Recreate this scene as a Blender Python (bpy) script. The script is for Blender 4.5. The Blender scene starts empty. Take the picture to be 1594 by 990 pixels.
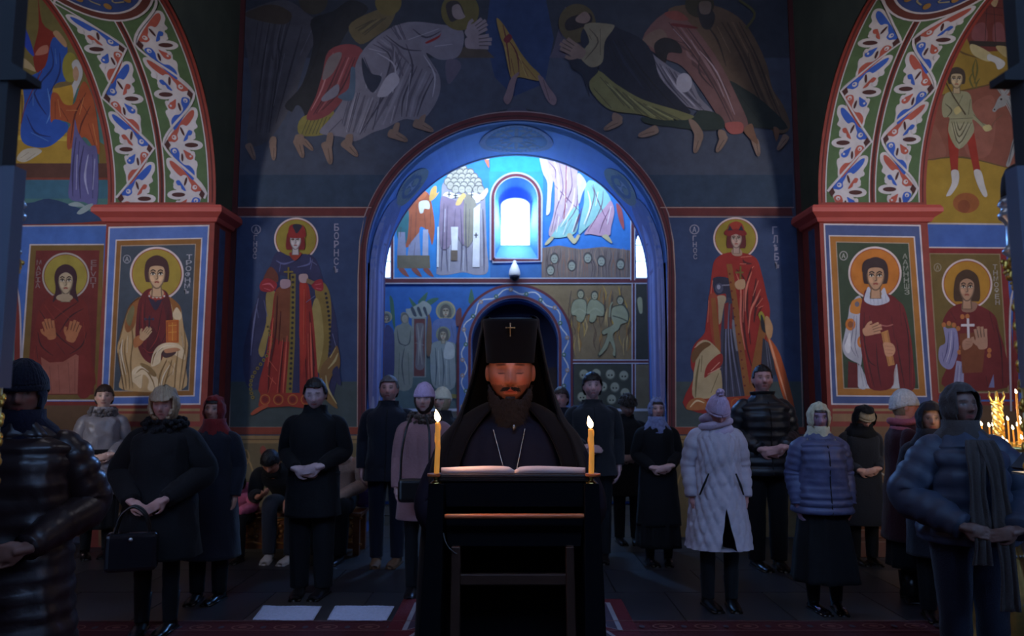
import bpy, bmesh, math, random
from mathutils import Vector, Matrix, Quaternion
from mathutils.geometry import tessellate_polygon
import numpy as np
random.seed(7)
PI = math.pi
SC = bpy.context.scene
COL = SC.collection

# ---------------------------------------------------------------- camera
CAMZ = 1.57
FPX = 1150.0
TH = math.atan(121.0 / FPX)
cam_d = bpy.data.cameras.new('camera')
cam = bpy.data.objects.new('camera', cam_d)
COL.objects.link(cam)
cam_d.sensor_width = 36.0
cam_d.lens = 36.0 * FPX / 1594.0
cam_d.clip_start = 0.05
cam.location = (0, 0, CAMZ)
cam.rotation_euler = (PI / 2 + TH, 0, 0)
cam_d.dof.use_dof = True
cam_d.dof.focus_distance = 2.9
cam_d.dof.aperture_fstop = 4.0
SC.camera = cam

# ---------------------------------------------------------------- sky outside the windows
w = bpy.data.worlds.new('sky')
SC.world = w
w.use_nodes = True
bg = w.node_tree.nodes['Background']
bg.inputs[0].default_value = (0.30, 0.52, 1.0, 1)
bg.inputs[1].default_value = 9.0

# ---------------------------------------------------------------- exposure
SC.view_settings.view_transform = 'Standard'
SC.view_settings.look = 'None'
SC.view_settings.exposure = 0.45
SC.view_settings.gamma = 1.0
SC.view_settings.use_curve_mapping = False
SC.cycles.max_bounces = 5
SC.cycles.diffuse_bounces = 3
SC.cycles.use_denoising = True

def area_light(name, loc, target, size, power, color, size_y=None, spread=180):
    l = bpy.data.lights.new(name, 'AREA'); l.spread = math.radians(spread)
    l.energy = power; l.color = color; l.size = size
    if size_y:
        l.shape = 'RECTANGLE'; l.size_y = size_y
    o = bpy.data.objects.new(name, l)
    o.location = loc
    d = Vector(target) - Vector(loc)
    o.rotation_euler = d.to_track_quat('-Z', 'Y').to_euler()
    COL.objects.link(o)
    return o

def point_light(name, loc, power, color, r=0.01):
    l = bpy.data.lights.new(name, 'POINT')
    l.energy = power; l.color = color; l.shadow_soft_size = r
    o = bpy.data.objects.new(name, l); o.location = loc
    COL.objects.link(o)
    return o

# ---------------------------------------------------------------- projection helpers (pixel of the photo -> point of the place)
_F = Vector((0, math.cos(TH), math.sin(TH))); _U = Vector((0, -math.sin(TH), math.cos(TH))); _C = Vector((0, 0, CAMZ))
def ray(px, py):
    return _F + Vector((1, 0, 0)) * ((px - 797) / FPX) + _U * ((495 - py) / FPX)
def atY(px, py, Y):
    d = ray(px, py); return _C + d * (Y / d.y)
def atZ(px, py, Z=0.0):
    d = ray(px, py); return _C + d * ((Z - CAMZ) / d.z)
def atX(px, py, X):
    d = ray(px, py); return _C + d * (X / d.x)

# ---------------------------------------------------------------- lights
BLUE = (0.34, 0.58, 1.0)
# added fill lamp over the porch's back wall, then the daylight of its window
area_light('porch_fill', (0.0, 9.95, 5.25), (0.05, 11.0, 3.6), 3.4, 95, (0.72, 0.88, 1.0), 0.5)
area_light('porch_window_light', (atY(802.5, 346, 11.40).x, 11.40, atY(802.5, 346, 11.40).z), (0.06, 0.0, 0.2), 0.34, 85, (0.16, 0.42, 1.0), 0.56)
# daylight of the two side aisles (windows in the side walls)
area_light('north_aisle_window', (-6.9, 1.8, 3.4), (-3.6, 8.1, 4.1), 1.0, 54, (1.0, 0.93, 0.92), 2.4, 76)
area_light('south_aisle_window', (6.9, 1.8, 3.4), (3.6, 8.1, 4.1), 1.0, 54, (1.0, 0.93, 0.92), 2.4, 76)
# added weak fill behind the camera, as ambient light for the nave
area_light('ambient_fill', (0.0, -0.35, 2.25), (0.05, 8.4, 2.4), 0.22, 0.7, (0.8, 0.8, 1.0), 0.22)
# added fill lamps high up, brightening the crowd and the painted piers
area_light('high_fill', (0.0, 3.0, 7.6), (0.0, 6.8, 1.5), 2.2, 7, (0.80, 0.80, 1.0), 2.2)
area_light('north_high_fill', (-2.7, 5.4, 6.6), (3.9, 8.0, 2.8), 0.8, 16, (0.92, 0.88, 1.0), 1.0)
area_light('south_high_fill', (2.7, 5.4, 6.6), (-3.9, 8.0, 2.8), 0.8, 16, (0.92, 0.88, 1.0), 1.0)
# candle stands near both choirs
point_light('north_choir_candles', (-2.85, 3.7, 1.35), 3.5, (1.0, 0.50, 0.20), 0.15)

# ---------------------------------------------------------------- materials
def lin(c):
    return tuple(((v / 255.0) / 12.92 if v / 255.0 <= 0.04045 else ((v / 255.0 + 0.055) / 1.055) ** 2.4) for v in c)
MATS = {}
def mat(name, rgb, rough=0.7, metal=0.0, noise=0.15, scale=20.0, bump=0.0, spec=0.4, emit=None, trans=0.0, sheen=0.0, ndist=0.0, coat=0.0, sss=0.0, detail=4):
    if name in MATS: return MATS[name]
    m = bpy.data.materials.new(name); m.use_nodes = True
    nt = m.node_tree; b = nt.nodes['Principled BSDF']
    c = lin(rgb)
    b.inputs['Roughness'].default_value = rough
    b.inputs['Metallic'].default_value = metal
    b.inputs['Specular IOR Level'].default_value = spec
    if trans: b.inputs['Transmission Weight'].default_value = trans
    if sheen:
        b.inputs['Sheen Weight'].default_value = sheen
    if coat: b.inputs['Coat Weight'].default_value = coat
    if sss:
        b.inputs['Subsurface Weight'].default_value = sss
        b.inputs['Subsurface Radius'].default_value = (0.01, 0.005, 0.002)
        b.inputs['Subsurface Scale'].default_value = 1.0
    tc = nt.nodes.new('ShaderNodeTexCoord')
    nz = nt.nodes.new('ShaderNodeTexNoise'); nz.inputs['Scale'].default_value = scale; nz.inputs['Detail'].default_value = detail
    nt.links.new(tc.outputs['Object'], nz.inputs['Vector'])
    mx = nt.nodes.new('ShaderNodeMix'); mx.data_type = 'RGBA'
    mx.inputs[6].default_value = (*[v * (1 - noise) for v in c], 1)
    mx.inputs[7].default_value = (*[min(1, v * (1 + noise)) for v in c], 1)
    nt.links.new(nz.outputs['Fac'], mx.inputs[0])
    nt.links.new(mx.outputs[2], b.inputs['Base Color'])
    if bump:
        bp = nt.nodes.new('ShaderNodeBump'); bp.inputs['Strength'].default_value = bump; bp.inputs['Distance'].default_value = 0.01
        nt.links.new(nz.outputs['Fac'], bp.inputs['Height']); nt.links.new(bp.outputs[0], b.inputs['Normal'])
    if emit:
        b.inputs['Emission Color'].default_value = (*emit[0], 1); b.inputs['Emission Strength'].default_value = emit[1]
    MATS[name] = m
    return m

def attr_mat(name, rough=0.8, spec=0.2, nscale=6.0, namt=0.22, bump=0.15, sss=0.0):
    """material whose colour is the painted 'Col' attribute, broken up by plaster noise"""
    if name in MATS: return MATS[name]
    m = bpy.data.materials.new(name); m.use_nodes = True
    nt = m.node_tree; b = nt.nodes['Principled BSDF']
    b.inputs['Roughness'].default_value = rough; b.inputs['Specular IOR Level'].default_value = spec
    a = nt.nodes.new('ShaderNodeAttribute'); a.attribute_name = 'Col'
    tc = nt.nodes.new('ShaderNodeTexCoord')
    n1 = nt.nodes.new('ShaderNodeTexNoise'); n1.inputs['Scale'].default_value = nscale; n1.inputs['Detail'].default_value = 8; n1.inputs['Roughness'].default_value = 0.65
    nt.links.new(tc.outputs['Object'], n1.inputs['Vector'])
    mr = nt.nodes.new('ShaderNodeMapRange'); mr.inputs[1].default_value = 0.25; mr.inputs[2].default_value = 0.75
    mr.inputs[3].default_value = 1 - namt; mr.inputs[4].default_value = 1 + namt * 0.6
    nt.links.new(n1.outputs['Fac'], mr.inputs[0])
    mx = nt.nodes.new('ShaderNodeVectorMath'); mx.operation = 'SCALE'
    nt.links.new(a.outputs['Color'], mx.inputs[0]); nt.links.new(mr.outputs[0], mx.inputs['Scale'])
    nt.links.new(mx.outputs[0], b.inputs['Base Color'])
    if bump:
        bp = nt.nodes.new('ShaderNodeBump'); bp.inputs['Strength'].default_value = bump; bp.inputs['Distance'].default_value = 0.01
        nt.links.new(n1.outputs['Fac'], bp.inputs['Height']); nt.links.new(bp.outputs[0], b.inputs['Normal'])
    if sss:
        b.inputs['Subsurface Weight'].default_value = sss
        b.inputs['Subsurface Radius'].default_value = (0.012, 0.005, 0.003); b.inputs['Subsurface Scale'].default_value = 1.0
    MATS[name] = m
    return m

FRES = attr_mat('fresco_paint')
SKIN = attr_mat('skin', rough=0.42, spec=0.4, nscale=60, namt=0.08, bump=0.05)

# ---------------------------------------------------------------- object helpers
def link(name, me, parent=None, m=None):
    o = bpy.data.objects.new(name, me); COL.objects.link(o)
    if m is not None: me.materials.append(m)
    if parent is not None: o.parent = parent
    return o
def tag(o, label=None, cat=None, group=None, kind=None):
    if label: o['label'] = label
    if cat: o['category'] = cat
    if group: o['group'] = group
    if kind: o['kind'] = kind
    return o
def thing(name, label, cat, loc=(0, 0, 0), rz=0.0, group=None):
    o = bpy.data.objects.new(name, None); COL.objects.link(o)
    o.location = loc; o.rotation_euler = (0, 0, rz); o.empty_display_size = 0.1
    return tag(o, label, cat, group)
def mesh_np(name, V, F, smooth=False):
    me = bpy.data.meshes.new(name)
    me.from_pydata([tuple(v) for v in V], [], [tuple(f) for f in F])
    if smooth: me.polygons.foreach_set('use_smooth', [True] * len(me.polygons))
    me.update()
    return me

class MB:
    """collects closed shapes as vertices and faces, built as one mesh"""
    def __init__(s): s.V = []; s.F = []; s.smooth = False
    def add(s, V, F):
        n = len(s.V); s.V += [tuple(v) for v in V]; s.F += [tuple(i + n for i in f) for f in F]; return s
    def box(s, c, d, rot=None):
        x, y, z = [k / 2 for k in d]
        V = [Vector(p) for p in ((-x, -y, -z), (x, -y, -z), (x, y, -z), (-x, y, -z), (-x, -y, z), (x, -y, z), (x, y, z), (-x, y, z))]
        if rot is not None: V = [rot @ v for v in V]
        return s.add([v + Vector(c) for v in V], [(0, 3, 2, 1), (4, 5, 6, 7), (0, 1, 5, 4), (1, 2, 6, 5), (2, 3, 7, 6), (3, 0, 4, 7)])
    def lathe(s, prof, c=(0, 0, 0), n=24, rot=None, fn=None):
        V = []; F = []
        for i, (r, z) in enumerate(prof):
            for k in range(n):
                a = 2 * PI * k / n
                rr = r * (fn(a, z) if fn else 1)
                v = Vector((rr * math.cos(a), rr * math.sin(a), z))
                if rot is not None: v = rot @ v
                V.append(v + Vector(c))
        m = len(prof)
        for i in range(m - 1):
            for k in range(n):
                a, b = i * n + k, i * n + (k + 1) % n
                F.append((a, b, b + n, a + n))
        F.append(tuple(range(n - 1, -1, -1))); F.append(tuple((m - 1) * n + k for k in range(n)))
        return s.add(V, F)
    def tube(s, pts, rad, n=10, flat=1.0):
        pts = [Vector(p) for p in pts]
        if not hasattr(rad, '__len__'): rad = [rad] * len(pts)
        V = []; F = []
        up = Vector((0, 0, 1))
        t0 = (pts[1] - pts[0]).normalized()
        u = t0.cross(up)
        if u.length < 0.1: u = t0.cross(Vector((1, 0, 0)))
        u.normalize()
        for i, p in enumerate(pts):
            t = (pts[min(i + 1, len(pts) - 1)] - pts[max(i - 1, 0)]).normalized()
            u = (u - t * u.dot(t)).normalized(); v = t.cross(u)
            for k in range(n):
                a = 2 * PI * k / n
                V.append(p + (u * math.cos(a) + v * math.sin(a) * flat) * rad[i])
        m = len(pts)
        for i in range(m - 1):
            for k in range(n):
                a, b = i * n + k, i * n + (k + 1) % n
                F.append((a, b, b + n, a + n))
        F.append(tuple(range(n - 1, -1, -1))); F.append(tuple((m - 1) * n + k for k in range(n)))
        return s.add(V, F)
    def ball(s, c, r, nu=14, nv=10, rot=None):
        if not hasattr(r, '__len__'): r = (r, r, r)
        V = []; F = []
        c = Vector(c)
        def P(a, b):
            v = Vector((r[0] * math.sin(b) * math.cos(a), r[1] * math.sin(b) * math.sin(a), r[2] * math.cos(b)))
            return (rot @ v if rot is not None else v) + c
        V.append(P(0, 0))
        for j in range(1, nv):
            for i in range(nu): V.append(P(2 * PI * i / nu, PI * j / nv))
        V.append(P(0, PI)); last = len(V) - 1
        for i in range(nu):
            k = (i + 1) % nu
            F.append((0, 1 + i, 1 + k)); F.append((last, last - nu + k, last - nu + i))
            for j in range(nv - 2):
                a = 1 + j * nu
                F.append((a + i, a + nu + i, a + nu + k, a + k))
        return s.add(V, F)
    def build(s, name, m, parent=None, smooth=None, label=None):
        me = mesh_np(name, s.V, s.F, s.smooth if smooth is None else smooth)
        o = link(name, me, parent, m)
        if label: o['label'] = label
        return o
def bev(o, w=0.004, seg=2):
    b = o.modifiers.new('bevel', 'BEVEL'); b.width = w; b.segments = seg; b.limit_method = 'ANGLE'; return o
def smooth_angle(o):
    o.data.polygons.foreach_set('use_smooth', [True] * len(o.data.polygons)); return o

def spline(P, closed=True, sub=4):
    P = [tuple(p) for p in P]; n = len(P); out = []
    rng = range(n) if closed else range(n - 1)
    for i in rng:
        if closed: p0, p1, p2, p3 = P[i - 1], P[i], P[(i + 1) % n], P[(i + 2) % n]
        else: p0, p1, p2, p3 = P[max(i - 1, 0)], P[i], P[i + 1], P[min(i + 2, n - 1)]
        for k in range(sub):
            t = k / sub; t2 = t * t; t3 = t2 * t
            out.append(tuple(0.5 * (2 * b + (c - a) * t + (2 * a - 5 * b + 4 * c - d) * t2 + (3 * b - a - 3 * c + d) * t3) for a, b, c, d in zip(p0, p1, p2, p3)))
    if not closed: out.append(P[-1])
    return out

# ---------------------------------------------------------------- the fresco painter: flat painted shapes laid on a wall surface
class Fresco:
    def __init__(s, mapper, lay0=0.002, dl=0.00008, sub=None):
        s.map = mapper; s.lay = lay0; s.dl = dl; s.V = []; s.F = []; s.C = []; s.T = (0, 0, 1.0); s.sub = sub; s.M = None
    def S(s, ox, oy, sc): s.T = (ox, oy, sc); return s
    def _p(s, p):
        x, y = p[0], p[1]
        if s.M: x, y = s.M(x, y)
        ox, oy, sc = s.T
        return (ox + x / sc, oy + y / sc)
    def _tris(s, P, tris, col):
        s.lay += s.dl
        n = len(s.V); c = tuple(v * 0.84 + 0.020 for v in lin(col))   # each colour greyed and lifted a little
        if s.sub:
            P = list(P); T = [tuple(t) for t in tris]; done = []; cache = {}
            def d2(a, b): return (P[a][0] - P[b][0]) ** 2 + (P[a][1] - P[b][1]) ** 2
            def mid(a, b):
                k = (min(a, b), max(a, b))
                if k not in cache:
                    cache[k] = len(P); P.append(((P[a][0] + P[b][0]) / 2, (P[a][1] + P[b][1]) / 2))
                return cache[k]
            lim = s.sub ** 2
            while T:
                a, b, c3 = T.pop()
                e = [(d2(a, b), a, b, c3), (d2(b, c3), b, c3, a), (d2(c3, a), c3, a, b)]
                m = max(e)
                if m[0] > lim:
                    k = mid(m[1], m[2]); T.append((m[1], k, m[3])); T.append((k, m[2], m[3]))
                else: done.append((a, b, c3))
            tris = done
        for x, y in P: s.V.append(s.map(x, y, s.lay))
        for t in tris: s.F.append(tuple(i + n for i in t)); s.C.append(c)
    def fill(s, pts, col, smooth=True):
        P = [s._p(p) for p in pts]
        if smooth and len(P) > 3: P = spline(P)
        tr = tessellate_polygon([[Vector((x, y, 0)) for x, y in P]])
        s._tris(P, tr, col); return s
    def poly(s, pts, col): return s.fill(pts, col, False)
    def rect(s, x0, y0, x1, y1, col): return s.fill([(x0, y0), (x1, y0), (x1, y1), (x0, y1)], col, False)
    def line(s, pts, w, col, smooth=True, closed=False, taper=False):
        """w in photo pixels"""
        P = [s._p(p) for p in pts]
        if smooth and len(P) > 2: P = spline(P, closed, 4)
        elif closed: P = P + [P[0]]
        if smooth and closed: P = P + [P[0]]
        V = []; n = len(P)
        for i, (x, y) in enumerate(P):
            a = P[max(i - 1, 0)]; b = P[min(i + 1, n - 1)]
            if closed and i in (0, n - 1): a = P[n - 2]; b = P[1]
            dx, dy = b[0] - a[0], b[1] - a[1]; L = math.hypot(dx, dy) or 1
            ww = w / 2 * ((1.5 * (1 - abs(2 * i / (n - 1) - 1) * 0.7)) if taper else 1)
            V.append((x - dy / L * ww, y + dx / L * ww)); V.append((x + dy / L * ww, y - dx / L * ww))
        tr = []
        for i in range(n - 1): tr += [(2 * i, 2 * i + 1, 2 * i + 3), (2 * i, 2 * i + 3, 2 * i + 2)]
        s._tris(V, tr, col); return s
    def lines(s, L, w, col, taper=True):
        for l in L: s.line(l, w, col, taper=taper)
        return s
    def disc(s, cx, cy, rx, ry, col, n=28, rot=0.0):
        c, q = math.cos(rot), math.sin(rot)
        pts = [(cx + rx * math.cos(2 * PI * i / n) * c - ry * math.sin(2 * PI * i / n) * q, cy + rx * math.cos(2 * PI * i / n) * q + ry * math.sin(2 * PI * i / n) * c) for i in range(n)]
        P = [s._p(p) for p in pts]
        s._tris(P + [s._p((cx, cy))], [(i, (i + 1) % n, n) for i in range(n)], col); return s
    def ring(s, cx, cy, rx, ry, w, col, n=40):
        return s.line([(cx + rx * math.cos(2 * PI * i / n), cy + ry * math.sin(2 * PI * i / n)) for i in range(n)], w, col, smooth=False, closed=True)
    def frame(s, P, w, col):
        """outline of a quad"""
        return s.line(P, w, col, smooth=False, closed=True)
    def text(s, ch, cx, cy, h, wid, col):
        """one written character centred at cx, cy, h high and wid wide"""
        cu = bpy.data.curves.new('t', 'FONT'); cu.body = ch; cu.resolution_u = 2; cu.offset = 0.012
        ob = bpy.data.objects.new('t', cu); COL.objects.link(ob)
        me = ob.to_mesh(); me.calc_loop_triangles()
        vs = [(v.co.x, v.co.y) for v in me.vertices]; tr = [tuple(t.vertices) for t in me.loop_triangles]
        ob.to_mesh_clear(); bpy.data.objects.remove(ob); bpy.data.curves.remove(cu)
        if not vs: return s
        x0 = min(v[0] for v in vs); x1 = max(v[0] for v in vs); y0 = min(v[1] for v in vs); y1 = max(v[1] for v in vs)
        P = [s._p((cx + ((x - x0) / (x1 - x0 or 1) - 0.5) * wid, cy - ((y - y0) / (y1 - y0 or 1) - 0.5) * h)) for x, y in vs]
        s._tris(P, tr, col); return s
    def word(s, chars, x0, y0, x1, y1, wid, col):
        n = len(chars); st = (y1 - y0) / n
        for i, c in enumerate(chars):
            t = (i + 0.5) / n
            s.text(c, x0 + (x1 - x0) * t, y0 + (i + 0.5) * st, st * 0.86, wid, col)
        return s
    def halo(s, cx, cy, r, gold, rim=(215, 195, 190), inner=(150, 60, 35), ry=None):
        ry = ry or r
        s.disc(cx, cy, r, ry, rim, 48); s.disc(cx, cy, r * 0.93, ry * 0.93, inner, 48); s.disc(cx, cy, r * 0.90, ry * 0.90, gold, 48)
        return s
    def face(s, cx, cy, w, h, skin=(205, 170, 130), hair=(75, 35, 25), style='short', beard=None):
        """an icon painter's face: w, h are the width and height of the face oval"""
        dk = tuple(int(v * 0.6) for v in skin); lt = tuple(min(255, int(v * 1.12)) for v in skin)
        def E(x, y): return (cx + x * w / 2, cy + y * h / 2)
        if style == 'short':
            s.fill([E(-1.25, 0.35), E(-1.35, -0.4), E(-1.05, -1.15), E(0, -1.5), E(1.05, -1.15), E(1.35, -0.4), E(1.25, 0.35), E(0.9, 0.5), E(-0.9, 0.5)], hair)
        elif style == 'long':
            s.fill([E(-1.6, 1.6), E(-1.25, 0.6), E(-1.4, -0.4), E(-1.0, -1.1), E(0, -1.4), E(1.0, -1.1), E(1.4, -0.4), E(1.25, 0.6), E(1.6, 1.6), E(0.8, 1.2), E(-0.8, 1.2)], hair)
        elif style == 'bob':
            s.fill([E(-1.5, 0.9), E(-1.55, 0), E(-1.2, -1.0), E(0, -1.45), E(1.2, -1.0), E(1.55, 0), E(1.5, 0.9), E(0.9, 1.0), E(-0.9, 1.0)], hair)
        s.fill([E(-0.5, 0.6), E(0.5, 0.6), E(0.62, 1.6), E(-0.62, 1.6)], dk, False)
        s.fill([E(-0.38, 0.6), E(0.38, 0.6), E(0.48, 1.55), E(-0.48, 1.55)], skin, False)
        s.fill([E(-0.95, -0.2), E(-0.8, -0.75), E(0, -0.95), E(0.8, -0.75), E(0.95, -0.2), E(0.8, 0.4), E(0.4, 0.88), E(0, 1.0), E(-0.4, 0.88), E(-0.8, 0.4)], dk)
        s.fill([E(-0.82, -0.2), E(-0.7, -0.7), E(0, -0.85), E(0.75, -0.7), E(0.84, -0.2), E(0.7, 0.35), E(0.32, 0.78), E(0, 0.9), E(-0.32, 0.78), E(-0.7, 0.35)], skin)
        if beard: s.fill([E(-0.95, 0.1), E(-0.5, 0.35), E(0, 0.25), E(0.5, 0.35), E(0.95, 0.1), E(0.8, 0.9), E(0, 1.5), E(-0.8, 0.9)], beard)
        s.fill([E(-0.75, 0.1), E(-0.4, 0.05), E(-0.25, 0.4), E(-0.6, 0.4)], lt); s.fill([E(0.25, 0.1), E(0.65, 0.1), E(0.5, 0.4), E(0.2, 0.4)], lt)
        lw = w / s.T[2] * 0.055
        for q in (-1, 1):
            s.line([E(q * 0.68, -0.3), E(q * 0.42, -0.42), E(q * 0.14, -0.3)], lw * 1.3, (55, 35, 25))
            s.fill([E(q * 0.68, -0.12), E(q * 0.42, -0.25), E(q * 0.16, -0.1), E(q * 0.42, -0.02)], (225, 215, 195))
            s.disc(*E(q * 0.42, -0.13), w * 0.05, h * 0.055, (35, 22, 18), 10)
            s.line([E(q * 0.7, -0.12), E(q * 0.42, -0.26), E(q * 0.14, -0.1)], lw, (45, 28, 20))
        s.line([E(0.12, -0.3), E(0.05, 0.0), E(0.1, 0.22), E(-0.12, 0.27)], lw, dk)
        s.line([E(-0.25, 0.52), E(0, 0.47), E(0.25, 0.52)], lw * 1.6, (150, 70, 55))
        if style == 'short':
            s.fill([E(-0.95, -0.25), E(-1.0, -0.8), E(0, -1.25), E(1.0, -0.8), E(0.95, -0.25), E(0.7, -0.62), E(0, -0.72), E(-0.7, -0.62)], hair)
        elif style in ('long', 'bob'):
            s.fill([E(-1.0, 0.3), E(-1.15, -0.5), E(0, -1.25), E(1.15, -0.5), E(1.0, 0.3), E(0.78, -0.45), E(0, -0.75), E(-0.78, -0.45)], hair)
        return s
    def hand(s, x, y, L, ang, skin=(200, 165, 125), open_=True):
        """a painted hand: wrist at x, y, length L, pointing along ang (0 = right, up = -90 deg)"""
        a = math.radians(ang); c, q = math.cos(a), math.sin(a)
        def R(u, v): return (x + (u * c - v * q) * L, y + (u * q + v * c) * L)
        dk = tuple(int(v * 0.55) for v in skin)
        s.fill([R(0, -0.16), R(0.25, -0.24), R(0.5, -0.24), R(0.55, 0.22), R(0.25, 0.24), R(0, 0.16)], skin)
        lw = L / s.T[2] * 0.13
        for i, (v, l) in enumerate(((-0.18, 0.9), (-0.06, 1.0), (0.07, 0.97), (0.19, 0.85))):
            sp = 0.25 if open_ else 0.0
            s.line([R(0.45, v), R(l, v * (1 + sp))], lw, skin, smooth=False)
        s.line([R(0.2, -0.2), R(0.4, -0.36), R(0.58, -0.38)], lw, skin)
        for v in (-0.12, 0.0, 0.13): s.line([R(0.5, v), R(0.85, v * 1.2)], lw * 0.3, dk, smooth=False)
        return s
    def build(s, name, parent, label=None, m=None):
        me = mesh_np(name, s.V, s.F)
        a = me.color_attributes.new('Col', 'FLOAT_COLOR', 'CORNER')
        arr = np.ones((len(s.F), 3, 4), dtype=np.float32)
        arr[:, :, :3] = np.array(s.C, dtype=np.float32)[:, None, :]
        a.data.foreach_set('color', arr.ravel())
        o = link(name, me, parent, m or FRES)
        if label: o['label'] = label
        return o
def planeY(Y): return lambda x, y, l: tuple(atY(x, y, Y - l))
def planeX(X, sgn): return lambda x, y, l: tuple(atX(x, y, X + sgn * l))
# ================================================================ THE SHELL OF THE CHURCH
YW, YP, YA, YS, YB = 8.4, 7.9, 8.15, 9.71, 11.0      # west wall, pier face, aisle wall, back of the arch, porch wall
AX = 0.055                                            # axis of the building
PI_IN, PI_OUT = 3.295, 4.475                          # pier: inner and outer distance from the axis
ZS = atY(335, 322, YP).z; ZL0 = atY(335, 347, YP).z    # top and bottom of the cornice
RA = 1.70                                             # radius of the aisle arches
ZTOP = 7.6

M_PLAST = mat('dark_plaster', (62, 66, 84), rough=0.85, noise=0.25, scale=5, bump=0.1)
M_SPAN = mat('spandrel_plaster', (58, 62, 48), rough=0.85, noise=0.5, scale=3, bump=0.1)
M_RED = mat('red_brown_paint', (122, 46, 36), rough=0.7, noise=0.25, scale=12)
M_DRED = mat('dark_red_paint', (70, 22, 24), rough=0.7, noise=0.25, scale=12)
M_BLUEP = mat('blue_plaster', (52, 92, 165), rough=0.8, noise=0.22, scale=4, bump=0.1)
M_FLOORGAP = mat('floor_joint', (20, 20, 22), rough=0.9)

def struct(o, label=None):
    o['kind'] = 'structure'
    if label: o['label'] = label
    return o
def plate(name, pts, holes, fn, thick, m, parent=None):
    """flat wall of polygon pts with holes in its own 2-D frame, extruded by thick; fn(a, b, depth) -> xyz"""
    loops = [pts] + holes
    tr = tessellate_polygon([[Vector((x, y, 0)) for x, y in L] for L in loops])
    P = [p for L in loops for p in L]; n = len(P)
    V = [fn(x, y, 0) for x, y in P] + [fn(x, y, thick) for x, y in P]
    F = [tuple(t) for t in tr] + [tuple(i + n for i in t[::-1]) for t in tr]
    k = 0
    for L in loops:
        m_ = len(L)
        for i in range(m_):
            a, b = k + i, k + (i + 1) % m_
            F.append((a, b, b + n, a + n))
        k += m_
    me = mesh_np(name, V, F)
    bm = bmesh.new(); bm.from_mesh(me); bmesh.ops.recalc_face_normals(bm, faces=bm.faces); bm.to_mesh(me); bm.free()
    return link(name, me, parent, m)
def ell(cx, cz, rx, rz, a0, a1, n):
    return [(cx + rx * math.cos(a0 + (a1 - a0) * i / n), cz + rz * math.sin(a0 + (a1 - a0) * i / n)) for i in range(n + 1)]

# arch opening in the west wall (from the photo: half width 234.7 px, spring at 405, rise 218 px)
aw = (atY(804.5 + 234.7, 405, YW).x - atY(804.5, 405, YW).x); az = atY(797, 405, YW).z; ah = atY(797, 187, YW).z - az
OPEN = [(AX + aw, 0)] + ell(AX, az, aw, ah, 0, PI, 48) + [(AX - aw, 0)]
XW = PI_OUT
west = struct(plate('wall_west', [(AX - XW, 0)] + [(AX - XW, ZTOP), (AX + XW, ZTOP), (AX + XW, 0)] + OPEN, [], lambda x, z, d: (x, YW + d, z), 0.25, M_PLAST))
# jambs and vault of the arch
def arch_skin(x0, zc, rx, rz, Y0, Y1, t, name, m, zbot=0.0, n=48, parent=None):
    inner = [(x0 + rx, zbot)] + ell(x0, zc, rx, rz, 0, PI, n) + [(x0 - rx, zbot)]
    outer = [(x0 + rx + t, zbot)] + ell(x0, zc, rx + t, rz + t, 0, PI, n) + [(x0 - rx - t, zbot)]
    V = []; F = []; k = len(inner)
    for L in (inner, outer):
        for Y in (Y0, Y1): V += [(x, Y, z) for x, z in L]
    for i in range(k - 1):
        F.append((i, i + 1, k + i + 1, k + i)); F.append((2 * k + i, 3 * k + i, 3 * k + i + 1, 2 * k + i + 1))
        F.append((i, 2 * k + i, 2 * k + i + 1, i + 1)); F.append((k + i, k + i + 1, 3 * k + i + 1, 3 * k + i))
    for i in (0, k - 1): F.append((i, k + i, 3 * k + i, 2 * k + i))
    me = mesh_np(name, V, F)
    bm = bmesh.new(); bm.from_mesh(me); bmesh.ops.recalc_face_normals(bm, faces=bm.faces); bm.to_mesh(me); bm.free()
    return link(name, me, parent, m)
arch = struct(arch_skin(AX, az, aw, ah, YW + 0.002, YS, 0.6, 'wall_arch', M_BLUEP))

# porch: back wall with a window niche, two side windows and a doorway
def pb(px, py): p = atY(px, py, YB); return (p.x, p.z)
def round_top(px0, px1, pyt, pyb, n=20, rise=None):
    """arched opening from pixel edges"""
    x0, zb = pb(px0, pyb); x1, _ = pb(px1, pyb); _, zt = pb((px0 + px1) / 2, pyt)
    r = (x1 - x0) / 2; rz = rise or r
    return [(x1, zb)] + ell((x0 + x1) / 2, zt - rz, r, rz, 0, PI, n) + [(x0, zb)]
niche = round_top(769, 838, 275, 404)
sideL = round_top(560, 609.5, 352, 433); sideR = round_top(990, 1040, 352, 433)
x0d, _ = pb(733, 600); x1d, _ = pb(870, 600); _, ztd = pb(801, 468)
door_hole = [(x1d, 0.0)] + ell((x0d + x1d) / 2, ztd - (x1d - x0d) / 2, (x1d - x0d) / 2, (x1d - x0d) / 2, 0, PI, 28) + [(x0d, 0.0)]
PX = 2.6
wb = struct(plate('wall_porch', [(AX - PX, 0), (AX - PX, 5.7), (AX + PX, 5.7), (AX + PX, 0)] + door_hole, [niche, sideL, sideR], lambda x, z, d: (x, YB + d, z), 0.45, M_BLUEP))
for nm, sx in (('wall_porch_north', -1), ('wall_porch_south', 1)):
    struct(MB().box((AX + sx * (PX + 0.1), (YS + YB + 0.45) / 2, 2.85), (0.2, YB + 0.45 - YS, 5.7)).build(nm, M_BLUEP))
struct(MB().box((AX, (YS + YB) / 2 + 0.2, 5.8), (2 * PX + 0.4, YB - YS + 0.5, 0.2)).build('ceiling_porch', M_BLUEP))
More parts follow.
